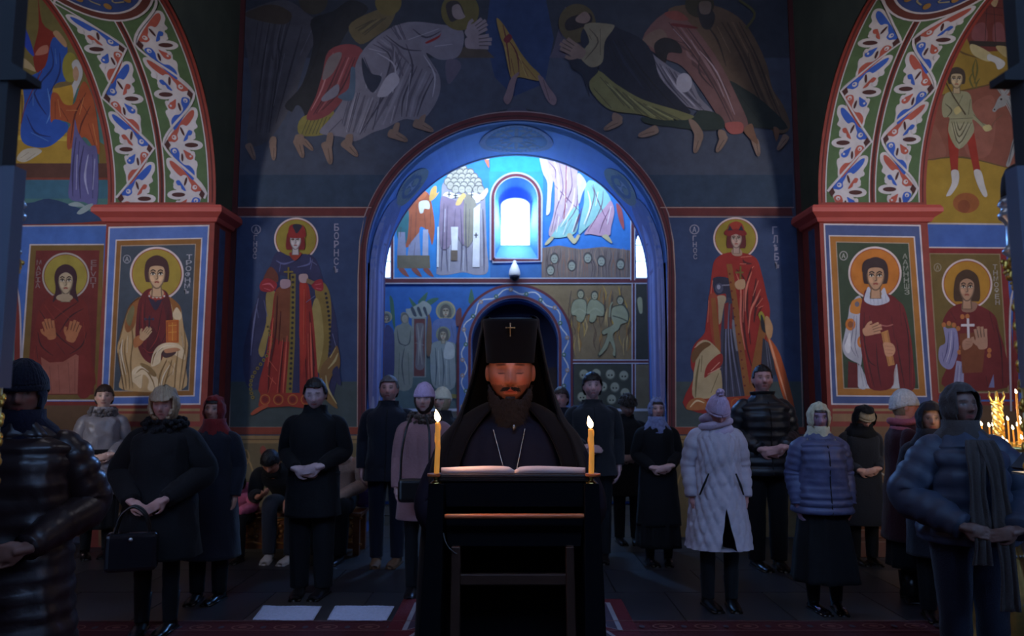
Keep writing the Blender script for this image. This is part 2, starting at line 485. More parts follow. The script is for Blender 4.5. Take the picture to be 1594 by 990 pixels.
# front wall of the porch seen from inside (fills between arch vault and porch walls)
OP2 = [(AX + aw + 0.55, 0)] + ell(AX, az, aw + 0.55, ah + 0.55, 0, PI, 32) + [(AX - aw - 0.55, 0)]
struct(plate('wall_porch_east', [(AX - PX - 0.2, 0), (AX - PX - 0.2, 6.2), (AX + PX + 0.2, 6.2), (AX + PX + 0.2, 0)] + OP2, [], lambda x, z, d: (x, YS - 0.05 + d, z), 0.05, M_PLAST))

# panes: the bright windows let in the overcast sky
M_GLASS = mat('window_glass', (235, 240, 245), rough=0.35, noise=0.02, trans=1.0)
M_WFRAME = mat('window_frame_white', (200, 205, 215), rough=0.5)
def window(name, outline, Y, bars):
    """pane with a frame set in the depth of the wall"""
    xs = [p[0] for p in outline]; zs = [p[1] for p in outline]; x0, x1, z0, z1 = min(xs), max(xs), min(zs), max(zs)
    pane = plate(name, outline, [], lambda x, z, d: (x, Y + d, z), 0.006, M_GLASS)
    struct(pane)
    rim = MB()
    pts = [(x, Y, z) for x, z in outline]
    rim.tube(pts + [pts[0]], 0.012, 6)
    for bx in bars[0]: rim.box((x0 + (x1 - x0) * bx, Y, (z0 + z1) / 2), (0.014, 0.02, (z1 - z0) * 0.98))
    for bz in bars[1]: rim.box(((x0 + x1) / 2, Y, z0 + (z1 - z0) * bz), ((x1 - x0), 0.02, 0.014))
    rim.build('window_frame', M_WFRAME, pane)
    return pane
YG = YB + 0.42
def pg(px, py): p = atY(px, py, YG); return (p.x, p.z)
gx0, gz0 = pg(779.5, 382); gx1, _ = pg(825, 382); _, gzt = pg(802, 308)
glass_c = [(gx1, gz0)] + ell((gx0 + gx1) / 2, gzt - 0.12, (gx1 - gx0) / 2, 0.12, 0, PI, 16) + [(gx0, gz0)]
# splayed reveal from the niche to the pane
def splay(name, A, B, Y0, Y1, m):
    V = [(x, Y0, z) for x, z in A] + [(x, Y1, z) for x, z in B]; n = len(A)
    return link(name, mesh_np(name, V, [(i, (i + 1) % n, n + (i + 1) % n, n + i) for i in range(n)]), wb, m)
M_REVEAL = mat('window_reveal_blue', (40, 84, 190), rough=0.75, noise=0.15, scale=6)
nl = [(niche[0])] + ell((niche[0][0] + niche[-1][0]) / 2, niche[10][1] * 0 + max(p[1] for p in niche) - (niche[0][0] - niche[-1][0]) / 2, (niche[0][0] - niche[-1][0]) / 2, (niche[0][0] - niche[-1][0]) / 2, 0, PI, 16) + [niche[-1]]
splay('window_reveal', nl, glass_c, YB + 0.001, YG, M_REVEAL)
window('window_1', glass_c, YG, ([], []))
window('window_2', round_top(562, 608.5, 354, 431.5, 16), YB + 0.06, ([0.5], [0.33, 0.66]))
window('window_3', round_top(991, 1038, 354, 431.5, 16), YB + 0.06, ([0.5], [0.33, 0.66]))
sl = MB()
for k in range(4): sl.box((pb(782 + k * 13, 402)[0], YB + 0.05, pb(800, 404)[1] + 0.008), (0.07, 0.05, 0.012))
sl.build('sill_grille', M_WFRAME, wb)
M_SILL = mat('window_sill_paint', (120, 130, 160), rough=0.6)

# door leaf deep in the doorway
M_DOOR = mat('dark_door_wood', (38, 26, 24), rough=0.5, noise=0.4, scale=8)
dl_ = plate('door_1', [(x0d - 0.02, 0.0), (x0d - 0.02, ztd + 0.05), (x1d + 0.02, ztd + 0.05), (x1d + 0.02, 0.0)], [], lambda x, z, d: (x, YB + 0.40 + d, z), 0.05, mat('door_recess_blue', (24, 30, 62), rough=0.7))
struct(dl_)
xm = (x0d + x1d) / 2
for sx in (-1, 1):
    lf = MB().box((xm + sx * (x1d - x0d) / 4, YB + 0.375, 1.0), ((x1d - x0d) / 2 - 0.02, 0.04, 2.0)).build('door_leaf', M_DOOR, dl_)
    for zc, hh in ((0.5, 0.7), (1.45, 0.8)):
        bev(MB().box((xm + sx * (x1d - x0d) / 4, YB + 0.345, zc), ((x1d - x0d) / 2 - 0.22, 0.02, hh)).build('door_panel', M_DOOR, dl_), 0.01)

# ---------------------------------------------------------------- piers, their cornices and the aisle arches
def XS(s, a): return AX + s * a
def aisle(s, side):
    xin, xout = XS(s, PI_IN), XS(s, PI_OUT)
    pier = struct(MB().box(((xin + xout) / 2, (YP + YW) / 2 + 0.1, ZS / 2), (abs(xout - xin), YW - YP + 0.2, ZS)).build('wall_pier_' + side, M_RED))
    # cornice: sloping slab that projects on the front and on both sides
    c = MB()
    pr = 0.115
    prof = [(0.0, ZL0), (0.03, ZL0 + 0.01), (0.05, ZL0 + 0.05), (pr, ZL0 + 0.10), (pr, ZS - 0.035), (pr - 0.02, ZS), (0.0, ZS)]
    V = []; F = []
    xa, xb = min(xin, xout), max(xin, xout)
    for o_, z in prof:
        V += [(xa - o_, YW + 0.05, z), (xa - o_, YP - o_, z), (xb + o_, YP - o_, z), (xb + o_, YW + 0.05, z)]
    m_ = len(prof)
    for i in range(m_ - 1):
        for k in range(3): F.append((i * 4 + k, i * 4 + k + 1, (i + 1) * 4 + k + 1, (i + 1) * 4 + k))
    F.append(tuple((m_ - 1) * 4 + k for k in range(4)))
    c.add(V, F); co = c.build('cornice', mat('cornice_rose', (168, 74, 66), rough=0.6, noise=0.12, scale=8), pier)
    # east pier (out of the picture) and the wall above the arch with its round opening
    ye = YP - 2 * RA
    struct(MB().box(((xin + xout) / 2, ye - 0.4, ZS / 2), (abs(xout - xin), 0.8, ZS)).build('wall_east_pier_' + side, M_RED))
    op = ell(YP - RA, ZS, RA + 0.02, RA + 0.02, 0, PI, 40)
    plate_pts = [(YP, ZS), (YW + 0.1, ZS), (YW + 0.1, ZTOP), (ye - 1.2, ZTOP), (ye - 1.2, ZS), (ye, ZS)] + op[::-1][1:-1]
    th = -s * 0.04
    struct(plate('wall_spandrel_' + side, plate_pts, [], lambda y, z, d: (xin - s * 0.001 + s * d, y, z), 0.2, M_SPAN))
    struct(plate('wall_spandrel_aisle_' + side, plate_pts, [], lambda y, z, d: (xout - s * d, y, z), 0.2, M_SPAN))
    # soffit skin
    V = []; F = []; n = 64
    for i in range(n + 1):
        a = PI * i / n
        y, z = YP - RA * (1 - math.cos(a)), ZS + RA * math.sin(a)
        y2, z2 = YP - RA + (RA + 0.1) * math.cos(a), ZS + (RA + 0.1) * math.sin(a)
        V += [(xin, y, z), (xout, y, z), (xin, y2, z2), (xout, y2, z2)]
    for i in range(n):
        b = i * 4; F += [(b, b + 1, b + 5, b + 4), (b + 2, b + 6, b + 7, b + 3)]
    sof = struct(link('wall_soffit_' + side, mesh_np('soffit', V, F), None, M_RED))
    # aisle end wall, outer wall
    xo = XS(s, 7.0)
    aw_ = struct(MB().box(((xout + xo) / 2 + s * 0.0, YA + 0.15, ZTOP / 2), (abs(xo - xout) + 0.02, 0.3, ZTOP)).build('wall_aisle_' + side, M_PLAST))
    struct(MB().box((xo + s * 0.15, 3.5, ZTOP / 2), (0.3, 10.5, ZTOP)).build('wall_outer_' + side, M_PLAST))
    return pier, sof, aw_
pierL, sofL, aisL = aisle(-1, 'north')
pierR, sofR, aisR = aisle(1, 'south')
# corner strips between pier and west wall (dark red edge)
for s in (-1, 1):
    struct(MB().box((XS(s, PI_IN - 0.028), YW - 0.015, ZTOP / 2), (0.055, 0.03, ZTOP)).build('trim_corner_' + ('north' if s < 0 else 'south'), M_DRED))
    # painted marbled strip on the inner side face of the pier
    st = MB().box((XS(s, PI_IN - 0.0015), (YP + YW) / 2 - 0.03, ZL0 / 2), (0.003, 0.16, ZL0 - 0.06)).build('marbled_strip', mat('marbled_blue', (58, 74, 104), rough=0.6, noise=0.6, scale=9), pierL if s < 0 else pierR)
struct(MB().box((AX, 3.6, ZTOP + 0.1), (14.6, 10.6, 0.2)).build('ceiling', M_PLAST))
struct(MB().box((AX, -3.05, ZTOP / 2), (14.3, 0.3, ZTOP)).build('wall_apse', M_PLAST))

# floor: a bed with stone slabs laid on it
struct(MB().box((AX, 4.2, -0.06), (14.4, 15.0, 0.09)).build('floor_bed', M_FLOORGAP))
M_SLAB = mat('floor_slab', (40, 40, 44), rough=0.42, noise=0.35, scale=2.2, bump=0.03, spec=0.5)
M_SLAB2 = mat('floor_slab_pale', (54, 52, 52), rough=0.36, noise=0.35, scale=2.0, bump=0.03, spec=0.5)
floor = struct(MB().box((AX, 4.2, -0.0125), (14.4, 15.0, 0.005)).build('floor', M_FLOORGAP))
ts = 0.78
sm = {}
k = 0
for j in range(-2, 16):
    for i in range(-10, 11):
        x = AX + i * ts + (ts / 2 if j % 2 else 0); y = -0.4 + j * ts * 0.985
        if abs(x) > 6.7 or y > 11.0 or (y > YW - 0.2 and abs(x - AX) > aw): continue
        if y < 2.2: continue
        v = (i * 7 + j * 3) % 5 == 0
        if v not in sm:
            q = MB().box((0, 0, -0.005), (ts - 0.008, ts * 0.985 - 0.008, 0.01)); me = mesh_np('slab', q.V, q.F); me.materials.append(M_SLAB2 if v else M_SLAB); sm[v] = me
        o = bpy.data.objects.new('floor_slab', sm[v]); COL.objects.link(o); o.parent = floor
        o.location = (x, y, random.uniform(-0.0006, 0.0006)); k += 1
struct(MB().box((AX, 0.4, -0.006), (14.4, 3.0, 0.006)).build('floor_solea', M_SLAB))

# ---------------------------------------------------------------- iconostasis opening right and left of the camera
M_ICO = mat('iconostasis_wood', (8, 6, 7), rough=0.8, noise=0.3, scale=6)
M_GREYB = mat('grey_door_board', (56, 58, 70), rough=0.6, noise=0.15, scale=10)
M_GOLD = mat('gilded_carving', (190, 150, 70), rough=0.32, metal=0.9, noise=0.35, scale=30, bump=0.2)
M_SILV = mat('silvered_capital', (170, 176, 180), rough=0.3, metal=0.8, noise=0.3, scale=18)
for s, side in ((-1, 'north'), (1, 'south')):
    # the wooden screen around the royal doors
    ic = struct(MB().box((s * 2.50, 1.30, 1.9), (3.0, 0.04, 3.8)).build('wall_iconostasis_' + side, M_ICO))
    xb = 0.838 if s < 0 else 0.850
    post = thing('door_post', 'dark wooden royal door post with a stepped bracket at the ' + ('left' if s < 0 else 'right') + ' picture edge', 'post', (s * xb, 1.2, 0))
    zt, zb_, zc_ = atY(20, 103, 1.2).z, atY(20, 131, 1.2).z, atY(0, 262, 1.2).z
    MB().box((s * 0.07, 0, (zt + 3.8) / 2), (0.14, 0.03, 3.8 - zt)).build('upper_board', M_ICO, post)
    zg_ = atY(0, 604, 1.2).z
    MB().box((s * 0.052, 0, (zc_ + zg_) / 2), (0.14, 0.03, zc_ - zg_)).build('grey_board', M_GREYB, post); MB().box((s * 0.078, 0, zg_ / 2), (0.14, 0.03, zg_)).build('lower_board', M_ICO, post)
    MB().box((s * 0.072, 0, (zc_ + zb_) / 2), (0.14, 0.034, zb_ - zc_)).build('dark_board', M_ICO, post)
    b = MB()
    V = [(s * 0.10, -0.02, zt + 0.0), (s * 0.0, -0.02, zt + 0.0), (-s * 0.030, -0.02, zb_ + 0.013), (-s * 0.030, -0.02, zb_), (s * 0.10, -0.02, zb_ - 0.004)]
    V += [(x, 0.02, z) for x, _, z in V]
    b.add(V, [(0, 1, 2, 3, 4), (9, 8, 7, 6, 5)] + [(k, k + 5, (k + 1) % 5 + 5, (k + 1) % 5) for k in range(5)]); b.build('bracket', M_ICO, post)
    # gilded colonnette with capital
    Yc = 1.5
    cx = atY(3 if s < 0 else 1591, 400, Yc).x
    zz = lambda py: atY(12, py, Yc).z
    colm = thing('carved_column', 'carved gilded colonnette with a silvered capital at the ' + ('left' if s < 0 else 'right') + ' picture edge', 'column', (cx, Yc, 0))
    cap = MB(); cap.smooth = True
    r = 0.024
    dome = [(0.030, zz(306)), (0.029, zz(290)), (0.026, zz(275)), (0.018, zz(262)), (0.006, zz(256)), (0.001, zz(255))]
    MB().lathe(dome, n=24).build('dome', M_ICO, colm, smooth=True)
    cap.lathe([(0.022, zz(402)), (0.024, zz(398)), (0.034, zz(392)), (0.034, zz(388)), (0.028, zz(384)), (0.026, zz(380)), (0.025, zz(352)), (0.027, zz(345)), (0.036, zz(338)), (0.038, zz(332)), (0.033, zz(328)), (0.031, zz(322)), (0.037, zz(317)), (0.034, zz(312)), (0.030, zz(306))], n=28)
    cap.build('capital', M_SILV, colm)
    lv = MB(); lv.smooth = True
    for row, (py, rr, sz) in enumerate(((412, 0.028, 0.012), (428, 0.024, 0.011), (446, 0.017, 0.009))):
        for q in range(9):
            a = 2 * PI * (q + row * 0.5) / 9
            lv.ball((rr * math.cos(a), rr * math.sin(a), zz(py)), (sz * 0.7, sz * 0.7, sz), 8, 6)
            lv.ball((rr * 1.25 * math.cos(a), rr * 1.25 * math.sin(a), zz(py) + 0.008), sz * 0.45, 8, 6)
    lv.build('acanthus_leaves', M_GOLD, colm)
    sh = MB(); sh.smooth = True
    sh.lathe([(0.018, 0.05), (0.018, zz(410))], n=20)
    for q in range(90):
        t = q / 90; a = q * 0.75; z = 0.9 + (zz(455) - 0.9) * t
        for ph in (0, PI): sh.ball((0.019 * math.cos(a + ph), 0.019 * math.sin(a + ph), z), (0.007, 0.007, 0.010), 6, 5)
    sh.lathe([(0.045, 0.0), (0.045, 0.04), (0.03, 0.06), (0.02, 0.09)], n=20)
    sh.build('shaft', M_GOLD, colm)
# ================================================================ THE FRESCOES
WHT = (206, 196, 198); RB = (130, 44, 34); DR = (78, 22, 26); OCH = (150, 100, 34); BLU = (58, 96, 176); SKN = (200, 160, 118)
# ---------------- pier icons
def pier_icon(pier, corners_out, corners_in, corners_gold, blue, gold, bgc):
    f = Fresco(planeY(YP))
    f.poly(corners_out, WHT); 
    def inset(P, d):
        cx = sum(p[0] for p in P) / 4; cy = sum(p[1] for p in P) / 4
        return [(p[0] + (d if p[0] < cx else -d), p[1] + (d if p[1] < cy else -d)) for p in P]
    f.poly(inset(corners_out, 2.2), blue)
    f.poly(corners_in, WHT); f.poly(inset(corners_in, 1.8), gold)
    f.poly(corners_gold, (170, 150, 130)); f.poly(inset(corners_gold, 1.3), bgc)
    return f
f = pier_icon(pierL, [(169, 353), (326, 350), (312, 630), (157, 631)], [(180, 373), (315, 370), (303, 617), (167.5, 619)], [(188, 382), (305, 379.5), (294.5, 608.5), (176, 609.5)], (82, 112, 178), (140, 92, 34), (62, 72, 84))
f.S(170, 360, 3.807)
f.halo(282, 252, 160, (165, 140, 48)); f.disc(105, 165, 24, 26, (150, 150, 158)); f.disc(105, 165, 19, 21, (62, 72, 84)); f.text('А', 105, 165, 28, 22, (170, 170, 175))
f.word('ТРОФНМЪ', 476, 135, 458, 375, 34, (170, 168, 175))
BEI = (196, 160, 110); BED = (140, 108, 62); BEL = (226, 200, 160); MAR = (104, 22, 26); MARD = (62, 14, 20)
f.fill([(180, 390), (120, 440), (85, 540), (55, 650), (48, 720), (70, 850), (85, 940), (430, 940), (455, 800), (468, 680), (440, 560), (425, 460), (400, 420), (350, 385), (280, 360)], BEI)
f.fill([(180, 390), (130, 430), (105, 500), (90, 560), (110, 600), (150, 560), (165, 470)], (150, 90, 40)); f.fill([(350, 385), (400, 420), (425, 460), (415, 520), (385, 500), (370, 440)], (150, 95, 40))
f.fill([(135, 440), (100, 520), (125, 560), (150, 470)], (120, 110, 70)); f.fill([(400, 450), (375, 500), (410, 530), (430, 500)], BEL)
f.fill([(235, 340), (185, 390), (165, 470), (155, 620), (175, 700), (205, 755), (250, 785), (300, 775), (320, 735), (330, 680), (385, 640), (378, 520), (360, 410), (330, 350)], MAR)
f.fill([(235, 400), (275, 470), (320, 390), (300, 385), (275, 420), (250, 385)], (50, 34, 60))
f.fill([(330, 350), (360, 410), (378, 520), (372, 640), (340, 640), (335, 500), (312, 400)], (84, 18, 24)); f.fill([(250, 560), (300, 640), (310, 700), (280, 760), (240, 740), (220, 680)], (84, 14, 20))
f.lines([[(190, 420), (180, 520), (185, 640), (215, 720)], [(215, 400), (210, 520), (225, 640)], [(320, 420), (300, 520), (285, 620), (255, 700)], [(350, 450), (345, 540), (330, 620), (270, 730)], [(250, 480), (240, 560)]], 1.1, MARD)
f.lines([[(200, 430), (196, 540), (205, 640)], [(300, 560), (280, 640), (240, 700)], [(365, 430), (368, 540)], [(200, 690), (240, 720), (290, 700)]], 0.9, (150, 40, 36))
f.disc(282, 375, 52, 32, (160, 60, 45)); f.disc(282, 366, 42, 28, SKN)
for dx in (-44, -22, 0, 22, 44): f.disc(282 + dx, 392 + (0 if abs(dx) < 30 else -8), 6, 6, (210, 190, 180), 10)
f.face(282, 262, 108, 160, (205, 165, 125), (70, 34, 34), 'short')
# book, hands, cross
f.poly([(336, 528), (412, 524), (412, 660), (338, 662)], (196, 104, 32)); f.frame([(344, 538), (404, 534), (404, 652), (346, 654)], 1.2, (150, 60, 30)); f.lines([[(350, 560), (400, 556)], [(350, 600), (400, 596)], [(375, 540), (375, 650)]], 1, (226, 160, 70), taper=False)
f.fill([(145, 640), (180, 615), (205, 640), (190, 670), (150, 690)], (180, 110, 60)); f.hand(190, 640, 90, -52, SKN, False)
for x in (215, 238, 260): f.disc(x, 520, 8, 8, (60, 50, 80), 10)
f.line([(238, 500), (236, 575)], 1.6, (40, 34, 50)); f.line([(214, 522), (262, 522)], 1.4, (40, 34, 50))
# draped beige mantle
f.fill([(250, 800), (255, 740), (280, 690), (330, 662), (400, 665), (440, 700), (450, 760), (400, 740), (340, 700), (310, 720), (300, 780)], BEL)
f.fill([(310, 720), (340, 700), (395, 712), (380, 735), (330, 750)], (70, 40, 40)); f.fill([(330, 700), (395, 690), (420, 706), (340, 722)], (190, 130, 90))
f.fill([(130, 880), (140, 820), (190, 795), (240, 820), (290, 880), (300, 940), (230, 940), (235, 880), (200, 850), (190, 930), (150, 900)], BEL)
f.fill([(185, 780), (240, 800), (280, 850), (260, 860), (200, 810)], BED)
f.lines([[(70, 660), (60, 720), (90, 850), (100, 935)], [(95, 640), (90, 720), (115, 850), (120, 935)], [(130, 560), (140, 650), (130, 720)], [(130, 720), (125, 800), (140, 930)], [(440, 560), (450, 680), (430, 800), (415, 935)], [(410, 700), (395, 800), (385, 935)], [(425, 600), (440, 700)]], 1.3, BED)
f.lines([[(160, 840), (200, 815), (250, 860)], [(150, 870), (190, 850)], [(255, 790), (270, 730), (320, 690)], [(340, 760), (300, 850), (290, 930)], [(370, 760), (345, 850), (320, 930)], [(380, 830), (330, 880)], [(350, 770), (400, 830)], [(215, 820), (255, 880), (270, 930)]], 1.5, BED)
f.lines([[(80, 640), (72, 720), (100, 850)], [(110, 620), (105, 720)], [(360, 790), (320, 860), (305, 935)], [(390, 780), (375, 850)], [(265, 770), (285, 715), (330, 680), (390, 680)], [(145, 850), (185, 805), (235, 835)], [(430, 620), (440, 690)], [(60, 700), (80, 850)]], 1.3, (236, 216, 184))
f.lines([[(48, 720), (70, 850), (85, 940)], [(430, 940), (455, 800), (468, 680)], [(180, 390), (120, 440), (85, 540), (55, 650)]], 0.9, (90, 60, 40), taper=False)
f.build('fresco_icon', pierL, 'painted icon of a young saint with a maroon tunic and orange book')

f = pier_icon(pierR, [(1282, 348), (1433, 350), (1452, 631), (1294, 630)], [(1290, 366), (1424, 368), (1443, 618), (1302, 617)], [(1301, 376), (1415, 378), (1431, 606), (1313, 605)], (66, 82, 128), (166, 106, 36), (50, 66, 44))
f.S(1285, 360, 3.807)
f.halo(293, 248, 158, (190, 112, 30)); f.disc(107, 145, 25, 28, (165, 160, 155)); f.disc(107, 145, 20, 23, (50, 66, 44)); f.text('А', 107, 145, 28, 22, (175, 172, 168))
f.word('ААМННШЗ', 470, 130, 484, 378, 30, (150, 152, 140))
f.fill([(150, 430), (135, 500), (115, 600), (100, 680), (120, 740), (190, 780), (215, 760), (215, 400)], (178, 176, 184)); f.fill([(190, 780), (240, 925), (195, 925), (190, 860)], (178, 176, 184)); f.poly([(200, 780), (270, 930), (200, 930)], (186, 184, 190))
f.fill([(420, 760), (385, 930), (440, 930)], (190, 188, 192)); f.poly([(135, 770), (190, 785), (192, 928), (132, 928)], (96, 20, 22))
f.fill([(215, 400), (170, 405), (150, 430), (148, 480), (205, 485)], (196, 122, 44)); f.disc(187, 432, 14, 16, (110, 100, 110)); f.disc(148, 552, 30, 36, (196, 112, 36)); f.disc(148, 552, 16, 20, (140, 80, 40)); f.disc(212, 655, 24, 36, (196, 112, 36)); f.disc(212, 655, 10, 18, (150, 140, 130))
f.lines([[(170, 500), (160, 600), (150, 680), (180, 740)], [(185, 500), (182, 600), (175, 680), (195, 750)], [(130, 620), (115, 670), (135, 720)], [(205, 800), (225, 920)], [(215, 800), (245, 920)]], 1.1, (110, 110, 130))
f.fill([(145, 600), (125, 640), (112, 690), (135, 725), (150, 690)], (214, 212, 214))
M2 = (108, 22, 26); M2D = (58, 12, 18)
f.fill([(250, 345), (225, 385), (205, 480), (205, 640), (225, 780), (262, 930), (388, 930), (408, 830), (425, 790), (445, 930), (528, 930), (520, 760), (505, 620), (470, 460), (430, 410), (380, 375)], M2)
f.lines([[(230, 480), (230, 640), (260, 800), (290, 925)], [(260, 500), (270, 560)], [(300, 660), (310, 800), (330, 925)], [(420, 640), (440, 760), (470, 925)], [(460, 480), (490, 620), (500, 925)], [(440, 430), (450, 560)], [(330, 660), (370, 780)], [(390, 500), (410, 640)], [(240, 700), (260, 770), (300, 800)]], 1.3, M2D)
f.lines([[(215, 620), (240, 760), (275, 925)], [(480, 520), (510, 700), (515, 920)], [(420, 800), (400, 920)]], 0.9, (140, 40, 36))
f.fill([(258, 330), (240, 360), (232, 415), (300, 440), (378, 415), (362, 370), (345, 335), (300, 395)], (190, 192, 206)); f.lines([[(262, 385), (270, 430)], [(285, 395), (288, 435)], [(310, 395), (312, 438)], [(335, 390), (335, 432)], [(355, 380), (360, 420)]], 1.0, (96, 100, 130)); f.disc(298, 370, 36, 26, (176, 136, 100))
f.face(297, 272, 112, 160, (186, 142, 108), (50, 28, 28), 'short')
f.fill([(218, 240), (222, 190), (250, 165), (295, 158), (345, 168), (368, 205), (368, 250), (352, 225), (330, 210), (260, 212), (240, 225)], (50, 28, 30))
f.poly([(330, 600), (370, 585), (410, 790), (372, 800)], (190, 128, 70)); f.frame([(338, 606), (366, 594), (402, 784), (378, 790)], 0.8, (130, 80, 50))
f.fill([(344, 660), (395, 665), (414, 700), (400, 735), (360, 740), (346, 700)], (196, 140, 104)); f.lines([[(350, 680), (400, 684)], [(352, 702), (404, 706)], [(356, 722), (398, 726)]], 0.8, (120, 70, 60))
f.hand(225, 600, 115, -18, (196, 142, 108)); f.line([(330, 556), (365, 562), (400, 552)], 1.8, (170, 100, 90))
f.build('fresco_icon', pierR, 'painted icon of a saint with a white collar and maroon mantle on green')

# ---------------- aisle end walls: bands and lower saints
f = Fresco(planeY(YA))
f.poly([(-120, 345), (166, 342), (166, 350), (-120, 353)], RB); f.poly([(-120, 352.5), (166, 349.5), (166, 351.5), (-120, 354.5)], WHT)
f.poly([(-140, 354.5), (166, 351.5), (150, 640), (-160, 640)], (70, 112, 190))
f.poly([(-160, 625), (156, 625), (156, 631), (-160, 631)], RB); f.poly([(-200, 631), (156, 631), (150, 835), (-220, 835)], (104, 74, 46))
f.poly([(46, 380), (162, 379.5), (155, 624), (28, 624)], WHT); f.poly([(48, 382), (162, 381.5), (154, 622), (31, 622)], (120, 92, 40)); f.poly([(56, 390), (155, 389.5), (146, 614), (42, 615)], (112, 34, 30))
f.S(30, 370, 3.807)
f.halo(275, 228, 140, (165, 148, 58), (180, 170, 160), (130, 60, 40)); f.word('МАРІА', 118, 130, 108, 300, 28, (140, 118, 118)); f.word('ЕГѴПТ', 442, 130, 436, 300, 34, (140, 118, 118))
f.fill([(205, 340), (130, 400), (95, 520), (70, 640), (60, 740), (80, 900), (430, 900), (425, 700), (420, 560), (400, 400), (330, 350)], (120, 34, 26))
f.fill([(60, 700), (80, 900), (150, 930), (150, 760), (110, 700)], (126, 38, 30)); f.fill([(350, 700), (345, 930), (420, 930), (425, 760)], (126, 36, 30))
f.poly([(128, 706), (180, 740), (260, 735), (335, 690), (352, 700), (345, 925), (150, 925)], (166, 96, 78)); f.lines([[(180, 760), (190, 920)], [(230, 750), (240, 920)], [(290, 740), (300, 920)], [(330, 720), (330, 920)]], 1.4, (120, 62, 56))
f.lines([[(120, 430), (180, 520), (250, 600), (330, 660)], [(350, 380), (260, 440), (200, 490)], [(380, 420), (300, 470), (240, 560)], [(110, 560), (130, 640), (200, 700)], [(400, 560), (370, 640), (300, 690)], [(100, 640), (110, 720)], [(220, 620), (270, 690)]], 1.6, (66, 20, 24)); f.lines([[(200, 400), (300, 480)], [(150, 400), (220, 500)], [(380, 500), (390, 620)], [(90, 660), (90, 760)]], 1.1, (160, 60, 40))
f.face(275, 262, 96, 150, (190, 168, 136), (60, 26, 38), 'long'); f.disc(268, 355, 50, 22, (180, 158, 128))
f.hand(195, 600, 125, -104, (186, 116, 74)); f.hand(300, 615, 130, -72, (186, 116, 74))
# arched painted niche at the far left
f.S(0, 0, 1)
f.fill([(-6, 420), (8, 420), (24, 440), (32, 475), (34, 560), (32, 640), (-6, 640)], (190, 180, 186)); f.fill([(-6, 424), (8, 425), (22, 444), (29.5, 477), (31, 560), (29, 640), (-6, 640)], RB); f.fill([(-6, 440), (4, 442), (14, 455), (21, 480), (22, 560), (20, 640), (-6, 640)], (70, 120, 190)); f.poly([(-6, 505), (22, 505), (21, 640), (-6, 640)], (110, 150, 120))
f.build('fresco_icon', aisL, 'painted icon of a long-haired woman saint in a red mantle')

f = Fresco(planeY(YA))
f.poly([(1438, 341), (1720, 344), (1720, 350), (1438, 347)], RB); f.poly([(1438, 346.5), (1720, 349.5), (1720, 352), (1438, 349)], WHT)
f.poly([(1438, 349), (1720, 352), (1740, 640), (1450, 640)], (62, 98, 172)); f.poly([(1440, 384), (1720, 386), (1720, 388), (1440, 386)], WHT)
f.poly([(1444, 386), (1566, 387), (1582, 622), (1452, 622)], (128, 30, 34)); f.poly([(1446, 394), (1557, 395), (1571, 612), (1461, 612)], (150, 130, 100)); f.poly([(1448, 395.5), (1555.5, 396.5), (1569, 610), (1462.5, 610)], (110, 90, 40))
f.poly([(1450, 625), (1760, 625), (1760, 631), (1450, 631)], RB); f.poly([(1450, 631), (1800, 631), (1810, 835), (1450, 835)], (104, 74, 46))
f.S(1435, 380, 3.807)
f.halo(268, 237, 150, (180, 128, 34)); f.disc(93, 138, 23, 25, (150, 140, 120)); f.disc(93, 138, 18, 20, (110, 90, 40)); f.text('А', 93, 138, 26, 20, (160, 152, 135)); f.word('ТНМОѲЕН', 432, 118, 450, 362, 26, (165, 158, 150))
f.fill([(240, 350), (170, 380), (130, 440), (130, 480), (200, 470), (215, 600), (200, 640), (150, 730), (140, 850), (505, 850), (495, 640), (460, 520), (430, 420), (330, 360)], (110, 26, 28))
f.fill([(125, 480), (150, 500), (200, 500), (215, 560), (215, 640), (180, 735), (130, 730), (100, 680), (105, 610), (140, 580)], (140, 136, 176)); f.poly([(205, 690), (250, 700), (248, 850), (185, 850)], (150, 146, 178))
f.lines([[(160, 520), (150, 620), (130, 690)], [(190, 520), (185, 620), (160, 710)], [(120, 640), (130, 700)], [(215, 720), (205, 840)], [(235, 720), (228, 840)]], 1.3, (84, 80, 126)); f.lines([[(175, 510), (168, 620), (145, 700)], [(225, 720), (216, 840)]], 1.0, (196, 190, 214))
for x, y in ((130, 478), (160, 470), (190, 480), (215, 500), (240, 430), (270, 428), (222, 640), (235, 610), (400, 630), (398, 660)): f.disc(x, y, 13, 15, (186, 112, 60), 12)
f.poly([(222, 530), (370, 520), (372, 640), (358, 760), (240, 765)], (120, 62, 30)); f.lines([[(440, 480), (470, 620), (480, 840)], [(400, 400), (430, 520)], [(380, 780), (390, 845)], [(170, 400), (200, 450)]], 1.5, (60, 14, 20)); f.poly([(425, 770), (395, 850), (430, 850)], (120, 120, 160))
f.fill([(240, 350), (268, 340), (330, 352), (305, 400), (240, 398)], (150, 110, 90))
f.face(267, 262, 100, 155, (184, 142, 112), (72, 46, 26), 'bob')
f.poly([(266, 440), (280, 440), (284, 560), (270, 560)], (214, 204, 206)); f.poly([(232, 474), (312, 472), (312, 488), (232, 488)], (214, 204, 206))
f.fill([(240, 580), (275, 555), (302, 570), (296, 605), (250, 628)], (178, 130, 104)); f.lines([[(260, 575), (295, 580)], [(258, 592), (294, 596)]], 0.8, (110, 70, 60)); f.hand(362, 620, 135, -98, (180, 136, 110))
f.S(0, 0, 1)
f.line([(1574, 640), (1572, 500), (1578, 450), (1596, 430)], 3.0, (190, 180, 186)); f.line([(1582, 640), (1581, 500), (1586, 460), (1600, 444)], 8, (120, 30, 30))
f.build('fresco_icon', aisR, 'painted icon of a bob-haired saint holding a pale cross')

